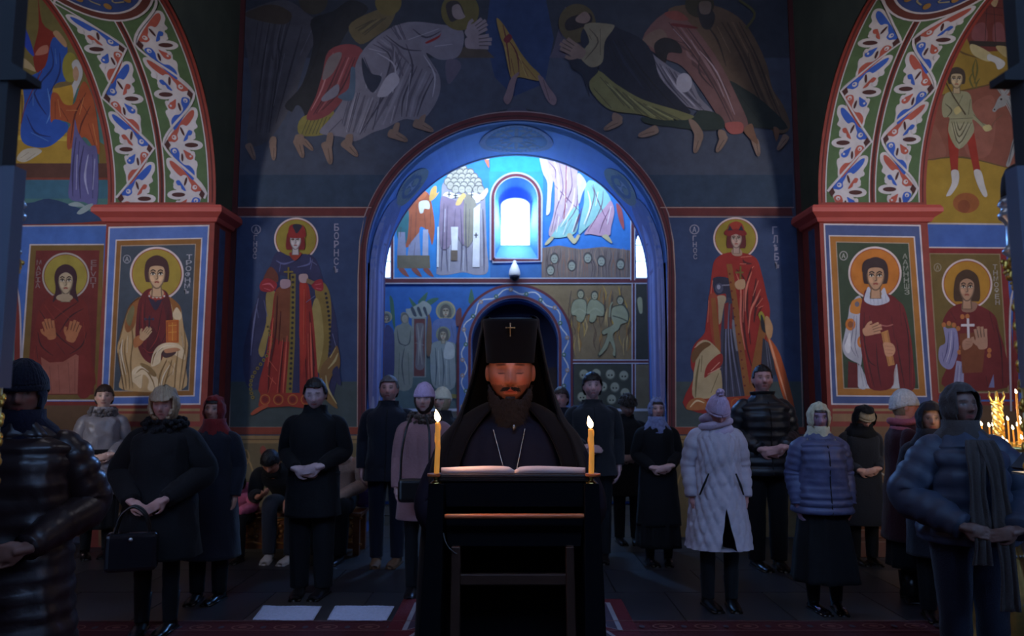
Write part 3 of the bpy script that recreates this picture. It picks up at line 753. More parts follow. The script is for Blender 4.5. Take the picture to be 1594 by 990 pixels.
# ---------------- aisle scenes under the arches
f = Fresco(planeY(YA)); f.S(0, 0, 2.911)
f.poly([(-200, -500), (600, -500), (600, 1000), (-200, 1000)], (72, 118, 118))
f.poly([(-200, -500), (600, -500), (600, 400), (-200, 400)], (120, 110, 60))
f.fill([(-100, 900), (120, 920), (220, 900), (350, 940), (480, 1000), (-100, 1010)], (34, 62, 104)); f.poly([(-100, 815), (500, 815), (500, 900), (-100, 900)], (56, 106, 130))
f.poly([(-60, 380), (150, 380), (330, 640), (330, 740), (-60, 740)], (176, 140, 44)); f.poly([(-60, 610), (320, 618), (320, 640), (-60, 630)], (206, 176, 70)); f.poly([(-60, 740), (500, 740), (500, 805), (-60, 805)], (90, 52, 40)); f.poly([(-60, 805), (500, 805), (500, 815), (-60, 815)], (130, 60, 44))
f.frame([(46, 430), (100, 430), (100, 590), (46, 590)], 2.4, (110, 84, 30)); f.poly([(54, 440), (78, 440), (74, 580), (50, 580)], (86, 70, 60))
for y in range(450, 580, 18): f.disc(64, y, 9, 8, (150, 140, 150), 8)
f.line([(60, 395), (150, 392)], 3, (206, 176, 70)); f.poly([(445, 640), (480, 660), (482, 740), (450, 740)], (120, 96, 40))
f.fill([(95, -60), (80, 120), (70, 300), (150, 330), (185, 250), (180, -60)], (126, 112, 60)); f.fill([(170, -60), (190, 100), (250, 160), (230, 260), (170, 330), (150, 240), (175, 120)], (140, 40, 24)); f.fill([(95, 110), (125, 150), (155, 250), (130, 235), (90, 170)], (36, 72, 190))
f.fill([(240, 170), (305, 215), (290, 290), (295, 380), (250, 460), (270, 540), (305, 560), (300, 600), (230, 660), (160, 668), (100, 640), (95, 560), (110, 470), (105, 380), (140, 345), (205, 300)], (34, 84, 178))
f.lines([[(230, 210), (240, 300), (180, 380), (130, 470)], [(270, 240), (270, 330), (220, 430)], [(140, 380), (170, 460), (210, 520)], [(120, 520), (160, 600), (230, 620)], [(180, 320), (150, 420)], [(230, 450), (270, 520)]], 2.0, (16, 40, 110)); f.lines([[(215, 400), (230, 500), (210, 560)], [(150, 400), (150, 480)], [(140, 600), (220, 640)], [(250, 220), (255, 290)]], 1.8, (92, 140, 214)); f.line([(190, 320), (120, 470), (95, 560)], 1.4, (120, 40, 50))
f.fill([(75, 270), (110, 265), (150, 300), (160, 325), (120, 310), (85, 300)], (190, 170, 130)); f.fill([(180, 215), (215, 205), (215, 240), (160, 250)], (190, 120, 100))
f.fill([(240, 150), (262, 140), (300, 190), (298, 215), (270, 190)], (190, 150, 110)); f.fill([(75, 720), (105, 680), (160, 670), (190, 685), (160, 710), (110, 735)], (196, 188, 170)); f.lines([[(95, 715), (130, 690)], [(120, 725), (160, 695)]], 1.0, (120, 100, 80))
f.disc(318, 305, 36, 68, (150, 142, 54)); f.fill([(325, 290), (350, 270), (372, 310), (372, 350), (350, 400), (330, 450), (322, 400), (340, 350)], (196, 196, 200)); f.fill([(330, 320), (345, 300), (358, 330), (350, 365), (335, 360)], (190, 150, 120))
f.fill([(240, 400), (270, 372), (325, 385), (330, 470), (300, 480), (245, 440)], (190, 150, 50)); f.fill([(243, 400), (262, 375), (300, 370), (325, 382), (290, 392)], (120, 100, 60))
OR = (170, 82, 42)
f.fill([(232, 430), (262, 425), (290, 470), (335, 470), (360, 400), (385, 370), (420, 440), (440, 540), (452, 690), (430, 680), (380, 620), (310, 680), (305, 600), (318, 560), (250, 540), (230, 550)], OR)
f.lines([[(250, 460), (250, 540)], [(275, 490), (310, 550)], [(390, 420), (340, 520), (320, 650)], [(410, 480), (370, 560), (360, 610)], [(400, 560), (430, 660)], [(360, 450), (400, 520)]], 2.0, (104, 40, 26)); f.lines([[(300, 500), (350, 500)], [(380, 440), (360, 520)], [(420, 560), (440, 660)], [(262, 450), (275, 530)]], 1.8, (216, 140, 86))
f.fill([(340, 540), (355, 600), (400, 660), (440, 680), (440, 920), (380, 915), (312, 895), (320, 780), (325, 680), (335, 600)], (98, 96, 152)); f.lines([[(345, 620), (330, 760), (330, 890)], [(380, 660), (360, 780), (365, 900)], [(420, 700), (420, 900)], [(360, 640), (350, 760)]], 2.2, (58, 54, 100)); f.lines([[(400, 700), (385, 800), (400, 880)], [(430, 720), (420, 860)], [(350, 700), (345, 860)]], 2.4, (168, 168, 206))
f.fill([(310, 925), (350, 915), (385, 935), (330, 935)], (150, 168, 170)); f.fill([(348, 965), (380, 935), (420, 922), (410, 945), (370, 970)], (150, 168, 170))
f.build('fresco_scene', aisL, 'painted scene of a figure in blue robes on a yellow throne')

f = Fresco(planeY(YA)); f.S(1430, 0, 2.912)
f.poly([(-100, -500), (700, -500), (700, 1010), (-100, 1010)], (150, 120, 40)); f.fill([(20, 730), (200, 712), (380, 750), (700, 800), (700, 1010), (-100, 1010), (-100, 750)], (160, 128, 36))
f.fill([(-20, 470), (60, 440), (250, 400), (380, 370), (700, 360), (700, 800), (420, 765), (200, 715), (20, 728), (-60, 740)], (134, 76, 60)); f.fill([(200, 520), (330, 430), (350, 560), (320, 700), (220, 700)], (146, 88, 72)); f.fill([(60, 560), (110, 640), (120, 710), (20, 715)], (140, 86, 70))
f.disc(215, 920, 60, 46, (150, 84, 36)); f.disc(205, 935, 28, 30, (132, 66, 30)); f.lines([[(150, 200), (200, 240), (300, 270)], [(60, 440), (250, 400), (380, 370)], [(20, 728), (200, 713), (420, 765)]], 2.0, (100, 74, 34))
f.fill([(240, 60), (300, -60), (400, -60), (405, 210), (232, 205)], (110, 44, 38)); f.fill([(250, 120), (300, 105), (310, 185), (245, 180)], (130, 72, 76)); f.fill([(340, 110), (380, 110), (392, 190), (340, 190)], (130, 72, 76)); f.poly([(230, 185), (405, 190), (405, 214), (230, 208)], (46, 34, 30)); f.lines([[(310, 20), (300, 200)], [(340, 10), (350, 200)], [(300, 60), (380, 70)], [(320, 30), (400, 40)]], 2.0, (60, 20, 24)); f.fill([(325, -20), (360, -10), (350, 30), (330, 20)], (190, 160, 120))
f.fill([(232, 205), (262, 205), (330, 245), (320, 280), (250, 250)], (190, 176, 130)); f.fill([(320, 245), (385, 275), (388, 300), (360, 315), (345, 285), (312, 270)], (196, 196, 196)); f.fill([(350, 210), (400, 212), (430, 240), (430, 270), (380, 250)], (180, 160, 110))
for q in ([(260, 265), (245, 320), (262, 390)], [(245, 330), (232, 360), (250, 400)], [(278, 355), (262, 380), (262, 400)], [(230, 365), (240, 385), (250, 402)], [(262, 270), (266, 320), (252, 380)]): f.line(q, 2.0, (96, 92, 40), taper=True)
G2 = (150, 148, 116); G2D = (84, 80, 60)
f.poly([(130, 560), (182, 640), (178, 778), (148, 778), (135, 660)], (150, 38, 20)); f.poly([(245, 560), (215, 620), (250, 775), (280, 775), (262, 660)], (150, 38, 20)); f.fill([(125, 885), (150, 830), (148, 775), (180, 775), (180, 830), (150, 880), (135, 888)], (196, 192, 190)); f.fill([(250, 775), (282, 775), (300, 840), (312, 885), (295, 890), (268, 840)], (196, 192, 190))
f.fill([(150, 415), (118, 430), (105, 480), (112, 530), (140, 535), (135, 600), (183, 676), (250, 600), (245, 540), (310, 595), (325, 575), (280, 550), (245, 500), (238, 440), (215, 415)], G2)
f.fill([(140, 560), (183, 676), (245, 560)], (164, 160, 130)); f.lines([[(150, 550), (183, 650), (240, 555)], [(160, 550), (184, 620), (225, 552)], [(172, 550), (186, 590), (208, 550)], [(135, 540), (245, 535)], [(120, 470), (150, 500), (130, 530)], [(235, 450), (225, 520)], [(150, 430), (200, 500), (215, 520)], [(200, 430), (170, 500)], [(250, 520), (300, 570)]], 1.7, G2D); f.fill([(160, 495), (185, 480), (195, 500), (170, 520)], (190, 176, 120)); f.fill([(290, 575), (320, 565), (332, 585), (305, 596)], (190, 176, 120))
f.line([(115, 358), (160, 440), (212, 520)], 1.8, (70, 56, 34)); f.face(172, 362, 60, 78, (186, 164, 128), (60, 46, 38), 'short')
DK = (150, 150, 150); DKD = (80, 80, 84)
f.fill([(395, 430), (365, 440), (345, 480), (334, 500), (345, 508), (362, 492), (392, 480), (400, 470), (430, 530), (470, 590), (430, 630), (412, 700), (396, 748), (412, 752), (432, 700), (478, 630), (560, 640), (620, 560), (560, 470), (470, 455)], DK)
f.fill([(375, 430), (345, 385), (350, 366), (392, 420)], DK); f.fill([(385, 425), (405, 392), (432, 372), (405, 425)], DK); f.lines([[(375, 425), (352, 380)], [(392, 425), (425, 380)], [(410, 440), (450, 520), (478, 600)], [(400, 455), (440, 530)], [(470, 600), (430, 650), (408, 740)], [(430, 450), (470, 520)]], 1.5, DKD); f.disc(374, 450, 5, 5, (30, 26, 24), 10); f.disc(344, 496, 4, 4, (40, 34, 34), 8); f.lines([[(415, 430), (470, 500), (500, 560)], [(395, 470), (440, 560)]], 1.6, (196, 196, 196)); f.line([(330, 580), (345, 550), (380, 520)], 0.8, (110, 84, 60))
f.build('fresco_scene', aisR, 'painted scene of a youth in red hose facing a grey donkey')

# ---------------- soffit ornament
def soffit(s, sof, zig_phase, wav_phase):
    xin, xout = XS(s, PI_IN), XS(s, PI_OUT)
    xl, xr = min(xin, xout), max(xin, xout)
    W = xr - xl
    def mp(u, v, l):   # u metres from the left edge, v metres along the arc
        a = max(v, 0.05) / RA
        return (xl + u, YP - RA + (RA - l) * math.cos(a), ZS + (RA - l) * math.sin(a))
    f = Fresco(mp, lay0=0.003, dl=0.00025, sub=0.05)
    L = PI * RA
    G = (72, 98, 58); Wt = (196, 190, 192); BR = (66, 22, 20)
    def band(u0, u1, c, v0=0.0, v1=L): f.poly([(u0, v0), (u1, v0), (u1, v1), (u0, v1)], c)
    m = 0.075
    c = W / 2
    band(m * 0.42, m * 0.58, (84, 26, 24)); band(W - m * 0.58, W - m * 0.42, (84, 26, 24))
    for a, b in ((m, c - 0.028), (c + 0.028, W - m)):
        band(a, b, Wt, 0.03); band(a + 0.012, b - 0.012, G, 0.045)
    band(c - 0.012, c + 0.012, BR)
    k = 0.00116
    base = f.lay
    def motif(uc, vc, side, swap):
        """side: -1 corner touches the left line, +1 the right one"""
        f.lay = base; A, B = ((38, 84, 176), (168, 78, 62))
        if swap: A, B = B, A
        def T(x, y): return (uc + (-x if side < 0 else x) * k, vc - y * k)
        def F(P, col): f.fill([T(x - 490, y - 415) for x, y in P], col)
        def E(x, y, rx, ry, col, rot=0.0): f.disc(*T(x - 490, y - 415), rx * k, ry * k, col, 16, (-rot if side < 0 else rot) * -1)
        F([(118, 95), (160, 80), (215, 110), (320, 210), (430, 330), (480, 400), (440, 440), (420, 500), (385, 570), (330, 650), (240, 760), (200, 735), (195, 660), (180, 600), (205, 560), (195, 510), (240, 470), (230, 430), (200, 380), (170, 330), (180, 290), (140, 260), (150, 215), (120, 160)], Wt)
        E(205, 425, 92, 46, Wt)
        F([(148, 108), (190, 122), (290, 215), (400, 330), (440, 385), (400, 395), (372, 398), (338, 372), (340, 335), (322, 300), (300, 250), (268, 240), (240, 250), (195, 210), (155, 155)], A)
        F([(425, 480), (385, 560), (335, 630), (240, 745), (217, 720), (215, 665), (255, 615), (305, 605), (345, 560), (340, 500), (360, 455), (400, 452)], B)
        E(372, 355, 22, 22, Wt); E(378, 352, 9, 9, A); E(385, 480, 20, 20, Wt); E(382, 486, 9, 9, B)
        F([(195, 300), (225, 288), (250, 318), (285, 375), (285, 392), (250, 372), (238, 340), (212, 335)], B); F([(300, 468), (262, 488), (222, 510), (216, 545), (245, 562), (278, 545), (292, 505)], A); E(240, 528, 10, 10, Wt)
        E(220, 425, 64, 22, BR); E(288, 300, 11, 42, BR, 0.3); E(318, 538, 11, 38, BR, -0.05)
        f.poly([T(x - 490, y - 415) for x, y in ((438, 375), (472, 420), (445, 468), (412, 425))], BR)
        for x, y, r in ((165, 250, 26), (195, 350, 24), (205, 590, 26), (215, 500, 20)): E(x, y, r, r, Wt)
    H = 0.535
    # zigzag strip (left one) and wavy strip (right one)
    for strip, ph in ((0, zig_phase), (1, wav_phase)):
        u0, u1 = (m + 0.012, c - 0.040) if strip == 0 else (c + 0.040, W - m - 0.012)
        n = int(L / H) + 2
        for i in range(-1, n):
            v = ph + i * H
            side = 1 if i % 2 else -1
            if v < 0.08 or v > L - 0.36 or abs(v - L / 2) < 0.72: continue
            motif((u1 - 0.004) if side > 0 else (u0 + 0.004), v, side, strip == 1)
        pts = []
        for i in range(-1, n):
            v = ph + i * H
            if strip == 0: pts.append((u1 - 0.01 if i % 2 else u0 + 0.01, v))
            else: pts.append((u1 - 0.012 if i % 2 else u0 + 0.012, v))
        if strip:
            dense = []
            for i in range(len(pts) - 1):
                for q in range(10):
                    t = q / 10; e = 0.5 - 0.5 * math.cos(PI * t); e = 0.35 * t + 0.65 * e
                    dense.append((pts[i][0] + (pts[i + 1][0] - pts[i][0]) * e, pts[i][1] + (pts[i + 1][1] - pts[i][1]) * t))
            pts = dense
        pts = [p for p in pts if 0.04 < p[1] < L - 0.04]
        f.lay = base + 0.006; f.line(pts, 0.024, Wt, smooth=False)
    # crown medallion
    vc = L / 2
    f.disc(c, vc, W / 2 - 0.01, 0.66, Wt, 48); f.disc(c, vc, W / 2 - 0.03, 0.64, (92, 36, 24), 48); f.disc(c, vc, W / 2 - 0.10, 0.57, Wt, 48); f.disc(c, vc, W / 2 - 0.12, 0.55, (36, 62, 120), 48)
    for q in range(10):
        a = 2 * PI * q / 10
        f.line([(c + 0.12 * math.cos(a), vc + 0.14 * math.sin(a)), (c + 0.26 * math.cos(a + 0.3), vc + 0.3 * math.sin(a + 0.3)), (c + 0.34 * math.cos(a - 0.1), vc + 0.42 * math.sin(a - 0.1)), (c + 0.40 * math.cos(a + 0.15), vc + 0.46 * math.sin(a + 0.15))], 0.016, (150, 140, 110))
        f.disc(c + 0.38 * math.cos(a + 0.3), vc + 0.47 * math.sin(a + 0.3), 0.035, 0.04, (150, 110, 50), 12)
    f.disc(c, vc, 0.16, 0.18, (150, 110, 44), 24); f.disc(c, vc, 0.10, 0.12, (96, 50, 34), 20)
    f.build('fresco_ornament', sof, 'green arch soffit with white, blue and red scroll ornament')
soffit(-1, sofL, 0.10, -0.39)
soffit(1, sofR, 0.17, -0.33)

# ---------------- west wall, lower panels
f = Fresco(planeY(YW))
f.poly([(366, 322), (585, 322), (575, 336), (366, 336)], (92, 26, 26)); f.poly([(1023, 322), (1232, 322), (1234, 336), (1033, 336)], (92, 26, 26))
# border round the arch
bo = [(804.5 - 234.7, 845)] + [(804.5 - 234.7 * math.cos(a), 405 - 218 * math.sin(a)) for a in [PI * i / 60 for i in range(61)]] + [(804.5 + 234.7, 845)]
def off(P, d):
    out = []
    for i, p in enumerate(P):
        a, b = P[max(i - 1, 0)], P[min(i + 1, len(P) - 1)]
        dx, dy = b[0] - a[0], b[1] - a[1]; L = math.hypot(dx, dy) or 1
        out.append((p[0] + dy / L * d, p[1] - dx / L * d))
    return out
for P_, col in ((off(bo, 6.5), (84, 22, 32)),): f.line(P_, 13, col, smooth=False)
f.line(off(bo, 6.5), 1.6, (44, 12, 20), smooth=False); f.line(off(bo, 13.6), 1.6, (150, 130, 130), smooth=False); f.line(off(bo, 0.6), 1.2, (140, 120, 130), smooth=False)
f.lines([[(366, 323), (578, 323)], [(1028, 323), (1236, 323)]], 1.3, (170, 140, 130), taper=False)
BG = (40, 60, 98); BGL = (60, 72, 72)
f.poly([(358, 337), (571, 337), (558, 400), (556, 665), (347, 665)], BG); f.poly([(350, 594), (557, 594), (556, 665), (347, 665)], BGL)
f.poly([(1040, 337), (1242, 337), (1256, 665), (1051, 665), (1051, 400)], BG); f.poly([(1051, 594), (1252, 594), (1256, 665), (1051, 665)], BGL)
for P_ in ([(357, 665), (364, 337.5), (567, 337.5), (560, 375), (557.5, 430), (556, 665)], [(1250, 665), (1241, 338), (1041, 337.5), (1048, 375), (1051, 430), (1052, 665)]):
    f.line(P_, 1.5, (176, 150, 136), smooth=False, closed=True)
f.build('fresco_panel', west)

# saint with blue mantle and red tunic
f = Fresco(planeY(YW - 0.004)); f.S(380, 330, 5.822)
f.halo(472, 247, 200, (150, 132, 44), ry=196)
f.disc(108, 158, 44, 42, (150, 146, 160)); f.disc(108, 158, 36, 35, BG); f.text('А', 108, 158, 52, 34, (165, 160, 170)); f.word('ГНОС', 104, 205, 94, 428, 34, (150, 146, 160)); f.word('БОРНСЪ', 838, 100, 834, 562, 44, (150, 146, 165))
NV = (38, 40, 78); RD = (146, 34, 26); RDD = (84, 18, 20); OCB = (130, 108, 48)
f.fill([(330, 380), (250, 460), (215, 540), (150, 640), (130, 760), (60, 960), (-10, 1300), (40, 1600), (250, 1500), (300, 900)], NV)
f.fill([(200, 740), (290, 740), (240, 1000), (180, 1300), (130, 1250), (200, 1000)], (150, 130, 70))
f.fill([(570, 390), (650, 430), (700, 560), (770, 740), (820, 900), (850, 1100), (850, 1400), (790, 1700), (620, 1560), (600, 900), (560, 600)], NV)
f.fill([(640, 700), (720, 640), (780, 760), (790, 1000), (760, 1300), (740, 1480), (650, 1400), (690, 1000)], OCB)
f.fill([(660, 780), (700, 900), (720, 1200), (640, 1500), (600, 1100), (620, 850)], (160, 140, 80))
f.fill([(290, 700), (420, 690), (560, 640), (600, 760), (640, 1100), (670, 1500), (690, 1680), (160, 1680), (200, 1300), (250, 950)], RD)
f.fill([(300, 700), (430, 690), (440, 1140), (270, 1130), (270, 900)], (120, 62, 34))
f.fill([(300, 360), (420, 400), (560, 380), (660, 450), (690, 560), (640, 620), (560, 560), (470, 600), (300, 560), (240, 500)], (44, 44, 84)); f.lines([[(290, 440), (360, 470), (460, 440)], [(600, 410), (590, 470), (480, 500)], [(330, 470), (320, 540)], [(620, 430), (600, 520)]], 2.0, (96, 98, 146))
f.fill([(230, 500), (290, 540), (310, 600), (290, 640), (170, 640)], (104, 50, 34)); f.fill([(150, 640), (210, 600), (290, 640), (290, 690), (240, 725), (150, 710)], (150, 30, 40)); f.fill([(615, 640), (700, 610), (720, 690), (690, 720), (625, 690)], (150, 30, 44)); f.lines([[(165, 660), (230, 650), (270, 690)], [(180, 690), (240, 710)], [(640, 660), (700, 650)], [(650, 690), (700, 700)]], 1.8, (206, 100, 110))
f.poly([(425, 560), (500, 560), (505, 1680), (405, 1640), (410, 1200)], NV); f.poly([(505, 620), (565, 640), (560, 1300), (520, 1500), (500, 1100)], (168, 44, 26))
# pearl bordered bands
f.poly([(422, 560), (468, 560), (460, 1200), (435, 1640), (378, 1640), (410, 1200)], (120, 104, 40))
for y in range(590, 1640, 46): f.disc(442 - max(0, (y - 900)) * 0.035, y, 13, 13, (28, 26, 40), 10)
for i in range(20):
    t = i / 19; f.disc(740 + 40 * math.sin(t * 3), 740 + t * 760, 13, 13, (28, 26, 40), 10)
for i in range(18):
    t = i / 17; f.disc(215 - 120 * t * (1 if t < .5 else 1.0) + 60 * math.sin(t * 6), 1040 + t * 640, 16, 16, (130, 112, 40), 8); f.disc(215 - 120 * t + 60 * math.sin(t * 6), 1040 + t * 640, 8, 8, (24, 24, 40), 8)
f.lines([[(300, 760), (280, 1100), (230, 1400), (215, 1660)], [(360, 1140), (330, 1400), (320, 1660)], [(590, 900), (620, 1300), (640, 1660)], [(330, 900), (310, 1200)], [(555, 1330), (570, 1660)], [(610, 1100), (640, 1400)]], 2.2, RDD)
f.lines([[(265, 960), (240, 1200), (215, 1400)], [(390, 1120), (370, 1400), (350, 1670)], [(350, 1160), (300, 1640)], [(600, 1000), (610, 1350), (620, 1640)], [(230, 1350), (300, 1440)], [(215, 1480), (290, 1560)], [(580, 1100), (590, 1600)], [(545, 700), (540, 1200)], [(220, 1640), (260, 1500)]], 2.0, (206, 92, 70))
f.lines([[(130, 780), (90, 1000), (60, 1300)], [(180, 800), (210, 950)], [(600, 440), (660, 480)], [(800, 1100), (840, 1250)], [(560, 820), (640, 760)], [(110, 840), (130, 960)]], 1.8, (110, 112, 150))
# hem with roundels, foot, swirl of the mantle
f.poly([(150, 1640), (700, 1640), (690, 1760), (560, 1780), (400, 1760), (240, 1770), (130, 1760)], (150, 44, 26))
for x in (190, 310, 440, 560): f.ring(x, 1700, 42, 44, 1.4, (176, 110, 44), 24); f.disc(x, 1700, 26, 28, (116, 24, 22), 20)
f.fill([(790, 1290), (840, 1210), (870, 1330), (860, 1420), (800, 1480), (770, 1600), (850, 1780), (740, 1700), (680, 1560), (700, 1400)], (120, 88, 44)); f.fill([(800, 1440), (850, 1400), (880, 1560), (850, 1560), (810, 1500)], NV); f.lines([[(780, 1320), (830, 1230)], [(760, 1420), (820, 1350), (850, 1280)], [(740, 1480), (760, 1600), (840, 1740)], [(700, 1500), (740, 1640)]], 2.4, (176, 160, 110))
f.fill([(60, 1825), (110, 1780), (200, 1740), (215, 1765), (150, 1800), (80, 1840)], (164, 74, 44))
f.fill([(330, 620), (370, 608), (418, 620), (420, 670), (370, 695), (330, 680)], (170, 140, 150)); f.fill([(500, 570), (560, 560), (580, 590), (565, 640), (505, 632)], (180, 150, 150)); f.poly([(570, 600), (640, 630), (610, 660), (560, 640)], (130, 104, 70)); f.poly([(395, 500), (410, 500), (408, 610), (394, 610)], (130, 110, 40)); f.poly([(360, 535), (445, 535), (445, 550), (360, 550)], (130, 110, 40))
f.fill([(410, 370), (520, 370), (480, 430), (445, 435)], (150, 52, 34)); f.face(465, 262, 110, 160, (190, 180, 180), (120, 22, 26), 'bob')
f.fill([(400, 215), (410, 130), (470, 108), (540, 130), (560, 215), (520, 235), (430, 235)], (140, 28, 26)); f.fill([(440, 120), (480, 108), (525, 125), (500, 170), (475, 195), (455, 165)], (30, 28, 48))
f.build('fresco_saint', west, 'painted young saint in a blue mantle and red tunic')

# saint with red mantle
f = Fresco(planeY(YW - 0.004)); f.S(1050, 330, 5.822)
f.halo(553, 240, 202, (150, 132, 40), ry=192)
f.disc(180, 158, 44, 44, (150, 146, 160)); f.disc(180, 158, 36, 36, BG); f.text('А', 180, 158, 52, 34, (165, 160, 170)); f.word('ГНОС', 180, 210, 190, 432, 34, (150, 146, 160)); f.word('ГЛѢБЪ', 905, 125, 935, 525, 44, (140, 138, 158))
RM = (150, 32, 24); RMD = (82, 16, 18); OB = (140, 84, 34)
f.fill([(470, 370), (370, 430), (340, 540), (315, 760), (285, 1000), (270, 1100), (180, 1200), (150, 1300), (150, 1400), (175, 1500), (100, 1780), (700, 1780), (860, 1000), (830, 740), (790, 560), (740, 420), (620, 370)], RM)
f.fill([(860, 980), (830, 1090), (960, 1300), (1090, 1790), (1000, 1720), (880, 1300), (830, 1110)], (176, 78, 26)); f.lines([[(840, 1090), (900, 1300), (1040, 1770)]], 2.6, (222, 150, 110))
f.fill([(350, 600), (490, 600), (520, 700), (515, 800), (470, 790), (460, 740), (370, 745)], (36, 36, 62)); f.disc(405, 690, 36, 46, (70, 72, 96)); f.disc(400, 680, 16, 22, (150, 150, 170)); f.line([(430, 665), (510, 660)], 2, (120, 120, 140))
f.fill([(380, 770), (465, 770), (440, 900), (420, 1000), (390, 1010), (370, 900)], (170, 150, 120)); f.fill([(470, 790), (520, 800), (560, 1000), (620, 1400), (660, 1690), (430, 1690), (410, 1300), (430, 960)], (52, 54, 76)); f.fill([(510, 980), (560, 1010), (590, 1200), (560, 1260), (530, 1100)], (120, 120, 130))
for i in range(7): f.line([(470 + i * 6, 830), (450 + i * 14, 1200), (440 + i * 32, 1680)], 1.6, (110, 112, 140) if i % 2 else (28, 28, 46), taper=True)
f.poly([(450, 830), (490, 820), (480, 1060), (450, 1060)], (120, 30, 34)); f.poly([(505, 830), (530, 830), (520, 1060), (495, 1060)], (120, 30, 34))
f.fill([(310, 760), (385, 760), (400, 1000), (420, 1200), (400, 1420), (350, 1200), (320, 1000)], (150, 60, 34)); f.poly([(330, 780), (370, 780), (415, 1200), (400, 1400), (360, 1150)], OB)
f.fill([(200, 1200), (290, 1160), (380, 1230), (420, 1300), (360, 1400), (420, 1440), (410, 1690), (180, 1690), (170, 1500), (190, 1360)], (176, 156, 118)); f.fill([(300, 1380), (420, 1280), (430, 1380), (330, 1460), (270, 1500)], (150, 40, 30)); f.fill([(160, 1270), (260, 1180), (330, 1200), (250, 1260), (170, 1370)], (110, 72, 34)); f.lines([[(230, 1330), (200, 1500), (190, 1680)], [(250, 1300), (240, 1450)], [(400, 1460), (330, 1640)]], 2.4, (110, 96, 60)); f.lines([[(180, 1230), (260, 1160)], [(330, 1440), (410, 1360)], [(300, 1470), (420, 1410)]], 2.2, (226, 160, 140))
f.poly([(470, 470), (520, 470), (600, 1000), (640, 1300), (700, 1690), (640, 1690), (560, 1150), (520, 800)], OB); f.poly([(860, 980), (780, 960), (760, 1080), (700, 1400), (670, 1700), (760, 1560), (800, 1200), (830, 1100)], OB)
f.poly([(800, 1140), (850, 1180), (900, 1350), (920, 1480), (780, 1480)], (40, 44, 62)); f.lines([[(825, 1160), (850, 1400)], [(840, 1180), (880, 1430)]], 1.8, (110, 110, 130))
f.lines([[(560, 520), (640, 640), (620, 900), (650, 1200), (700, 1400)], [(700, 500), (660, 640), (660, 900), (690, 1200)], [(740, 600), (720, 760), (690, 900)], [(780, 760), (740, 860), (720, 1000)], [(790, 860), (750, 940)], [(590, 700), (610, 900)], [(620, 430), (640, 460), (700, 470)]], 3.0, RMD)
f.lines([[(600, 410), (700, 400)], [(590, 470), (650, 470)], [(720, 490), (700, 510)], [(700, 540), (650, 700), (640, 900)], [(760, 620), (710, 760)], [(780, 700), (740, 790), (690, 900), (670, 1100)], [(800, 780), (740, 860)], [(805, 850), (760, 870)], [(560, 560), (600, 700), (600, 1000), (640, 1250)], [(630, 700), (620, 1000)], [(310, 800), (300, 1000)], [(345, 620), (330, 740)]], 2.2, (212, 116, 96))
for i in range(14): f.disc(500 + i * 9 + (20 if i > 6 else 0), 560 + i * 78, 9, 10, (110, 26, 20), 8)
f.poly([(592, 490), (606, 490), (604, 610), (590, 610)], (120, 100, 40)); f.poly([(550, 540), (625, 540), (625, 556), (550, 556)], (120, 100, 40)); f.poly([(150, 1700), (740, 1660), (760, 1800), (180, 1800)], (150, 54, 30)); f.ring(560, 1735, 44, 44, 1.6, (180, 96, 40), 24); f.fill([(110, 1790), (150, 1700), (260, 1690), (300, 1780)], (166, 100, 50)); f.lines([[(140, 1770), (200, 1710), (270, 1730)]], 2, (226, 196, 150))
f.fill([(545, 650), (580, 615), (635, 615), (635, 690), (570, 700)], (186, 146, 110)); f.fill([(760, 930), (790, 900), (820, 960), (790, 1000)], (150, 140, 44)); f.fill([(780, 940), (800, 950), (830, 1090), (790, 1060)], (30, 30, 40)); f.fill([(820, 960), (850, 950), (890, 1040), (880, 1130), (850, 1150), (825, 1080)], (186, 140, 96))
f.fill([(520, 340), (600, 340), (610, 390), (565, 400), (525, 385)], (176, 140, 116)); f.face(560, 250, 112, 158, (180, 150, 134), (96, 26, 28), 'bob')
f.fill([(450, 200), (470, 160), (560, 130), (630, 160), (655, 205), (600, 215), (555, 200), (500, 218)], (130, 24, 24)); f.fill([(485, 170), (500, 110), (555, 85), (610, 105), (630, 165), (560, 150)], (160, 50, 30)); f.fill([(480, 170), (500, 120), (530, 165)], (34, 26, 46)); f.fill([(580, 165), (605, 115), (628, 170)], (34, 26, 46))
f.build('fresco_saint', west, 'painted young saint in a long red mantle holding a sword')

# ---------------- dado with vine ornament
f = Fresco(planeY(YW - 0.003))
for xa, xb in ((348, 558), (1050, 1262)):
    f.poly([(xa, 665), (xb, 665), (xb, 676), (xa, 676)], (136, 56, 34)); f.poly([(xa, 678), (xb, 678), (xb, 690), (xa, 690)], (150, 120, 76)); f.poly([(xa, 683), (xb, 683), (xb, 685), (xa, 685)], (104, 78, 48)); f.poly([(xa, 690), (xb, 690), (xb, 836), (xa, 836)], (110, 94, 62))
    n = 4; w_ = (xb - xa) / n
    for i in range(n):
        x = xa + i * w_
        f.line([(x, 770), (x + w_ * .2, 735), (x + w_ * .5, 712), (x + w_ * .8, 722), (x + w_, 770)], 2.4, (160, 128, 76)); f.line([(x + w_ * .5, 712), (x + w_ * .66, 700), (x + w_ * .76, 712), (x + w_ * .66, 724), (x + w_ * .56, 716)], 2.0, (160, 128, 76)); f.line([(x + w_ * .2, 735), (x + w_ * .36, 728), (x + w_ * .42, 744), (x + w_ * .3, 754), (x + w_ * .26, 742)], 2.0, (160, 128, 76))
        f.fill([(x + w_ * .08, 700), (x + w_ * .2, 694), (x + w_ * .36, 712), (x + w_ * .3, 720), (x + w_ * .16, 712)], (140, 64, 46)); f.fill([(x + w_ * .7, 760), (x + w_ * .8, 744), (x + w_ * .95, 736), (x + w_ * .86, 756)], (140, 64, 46))
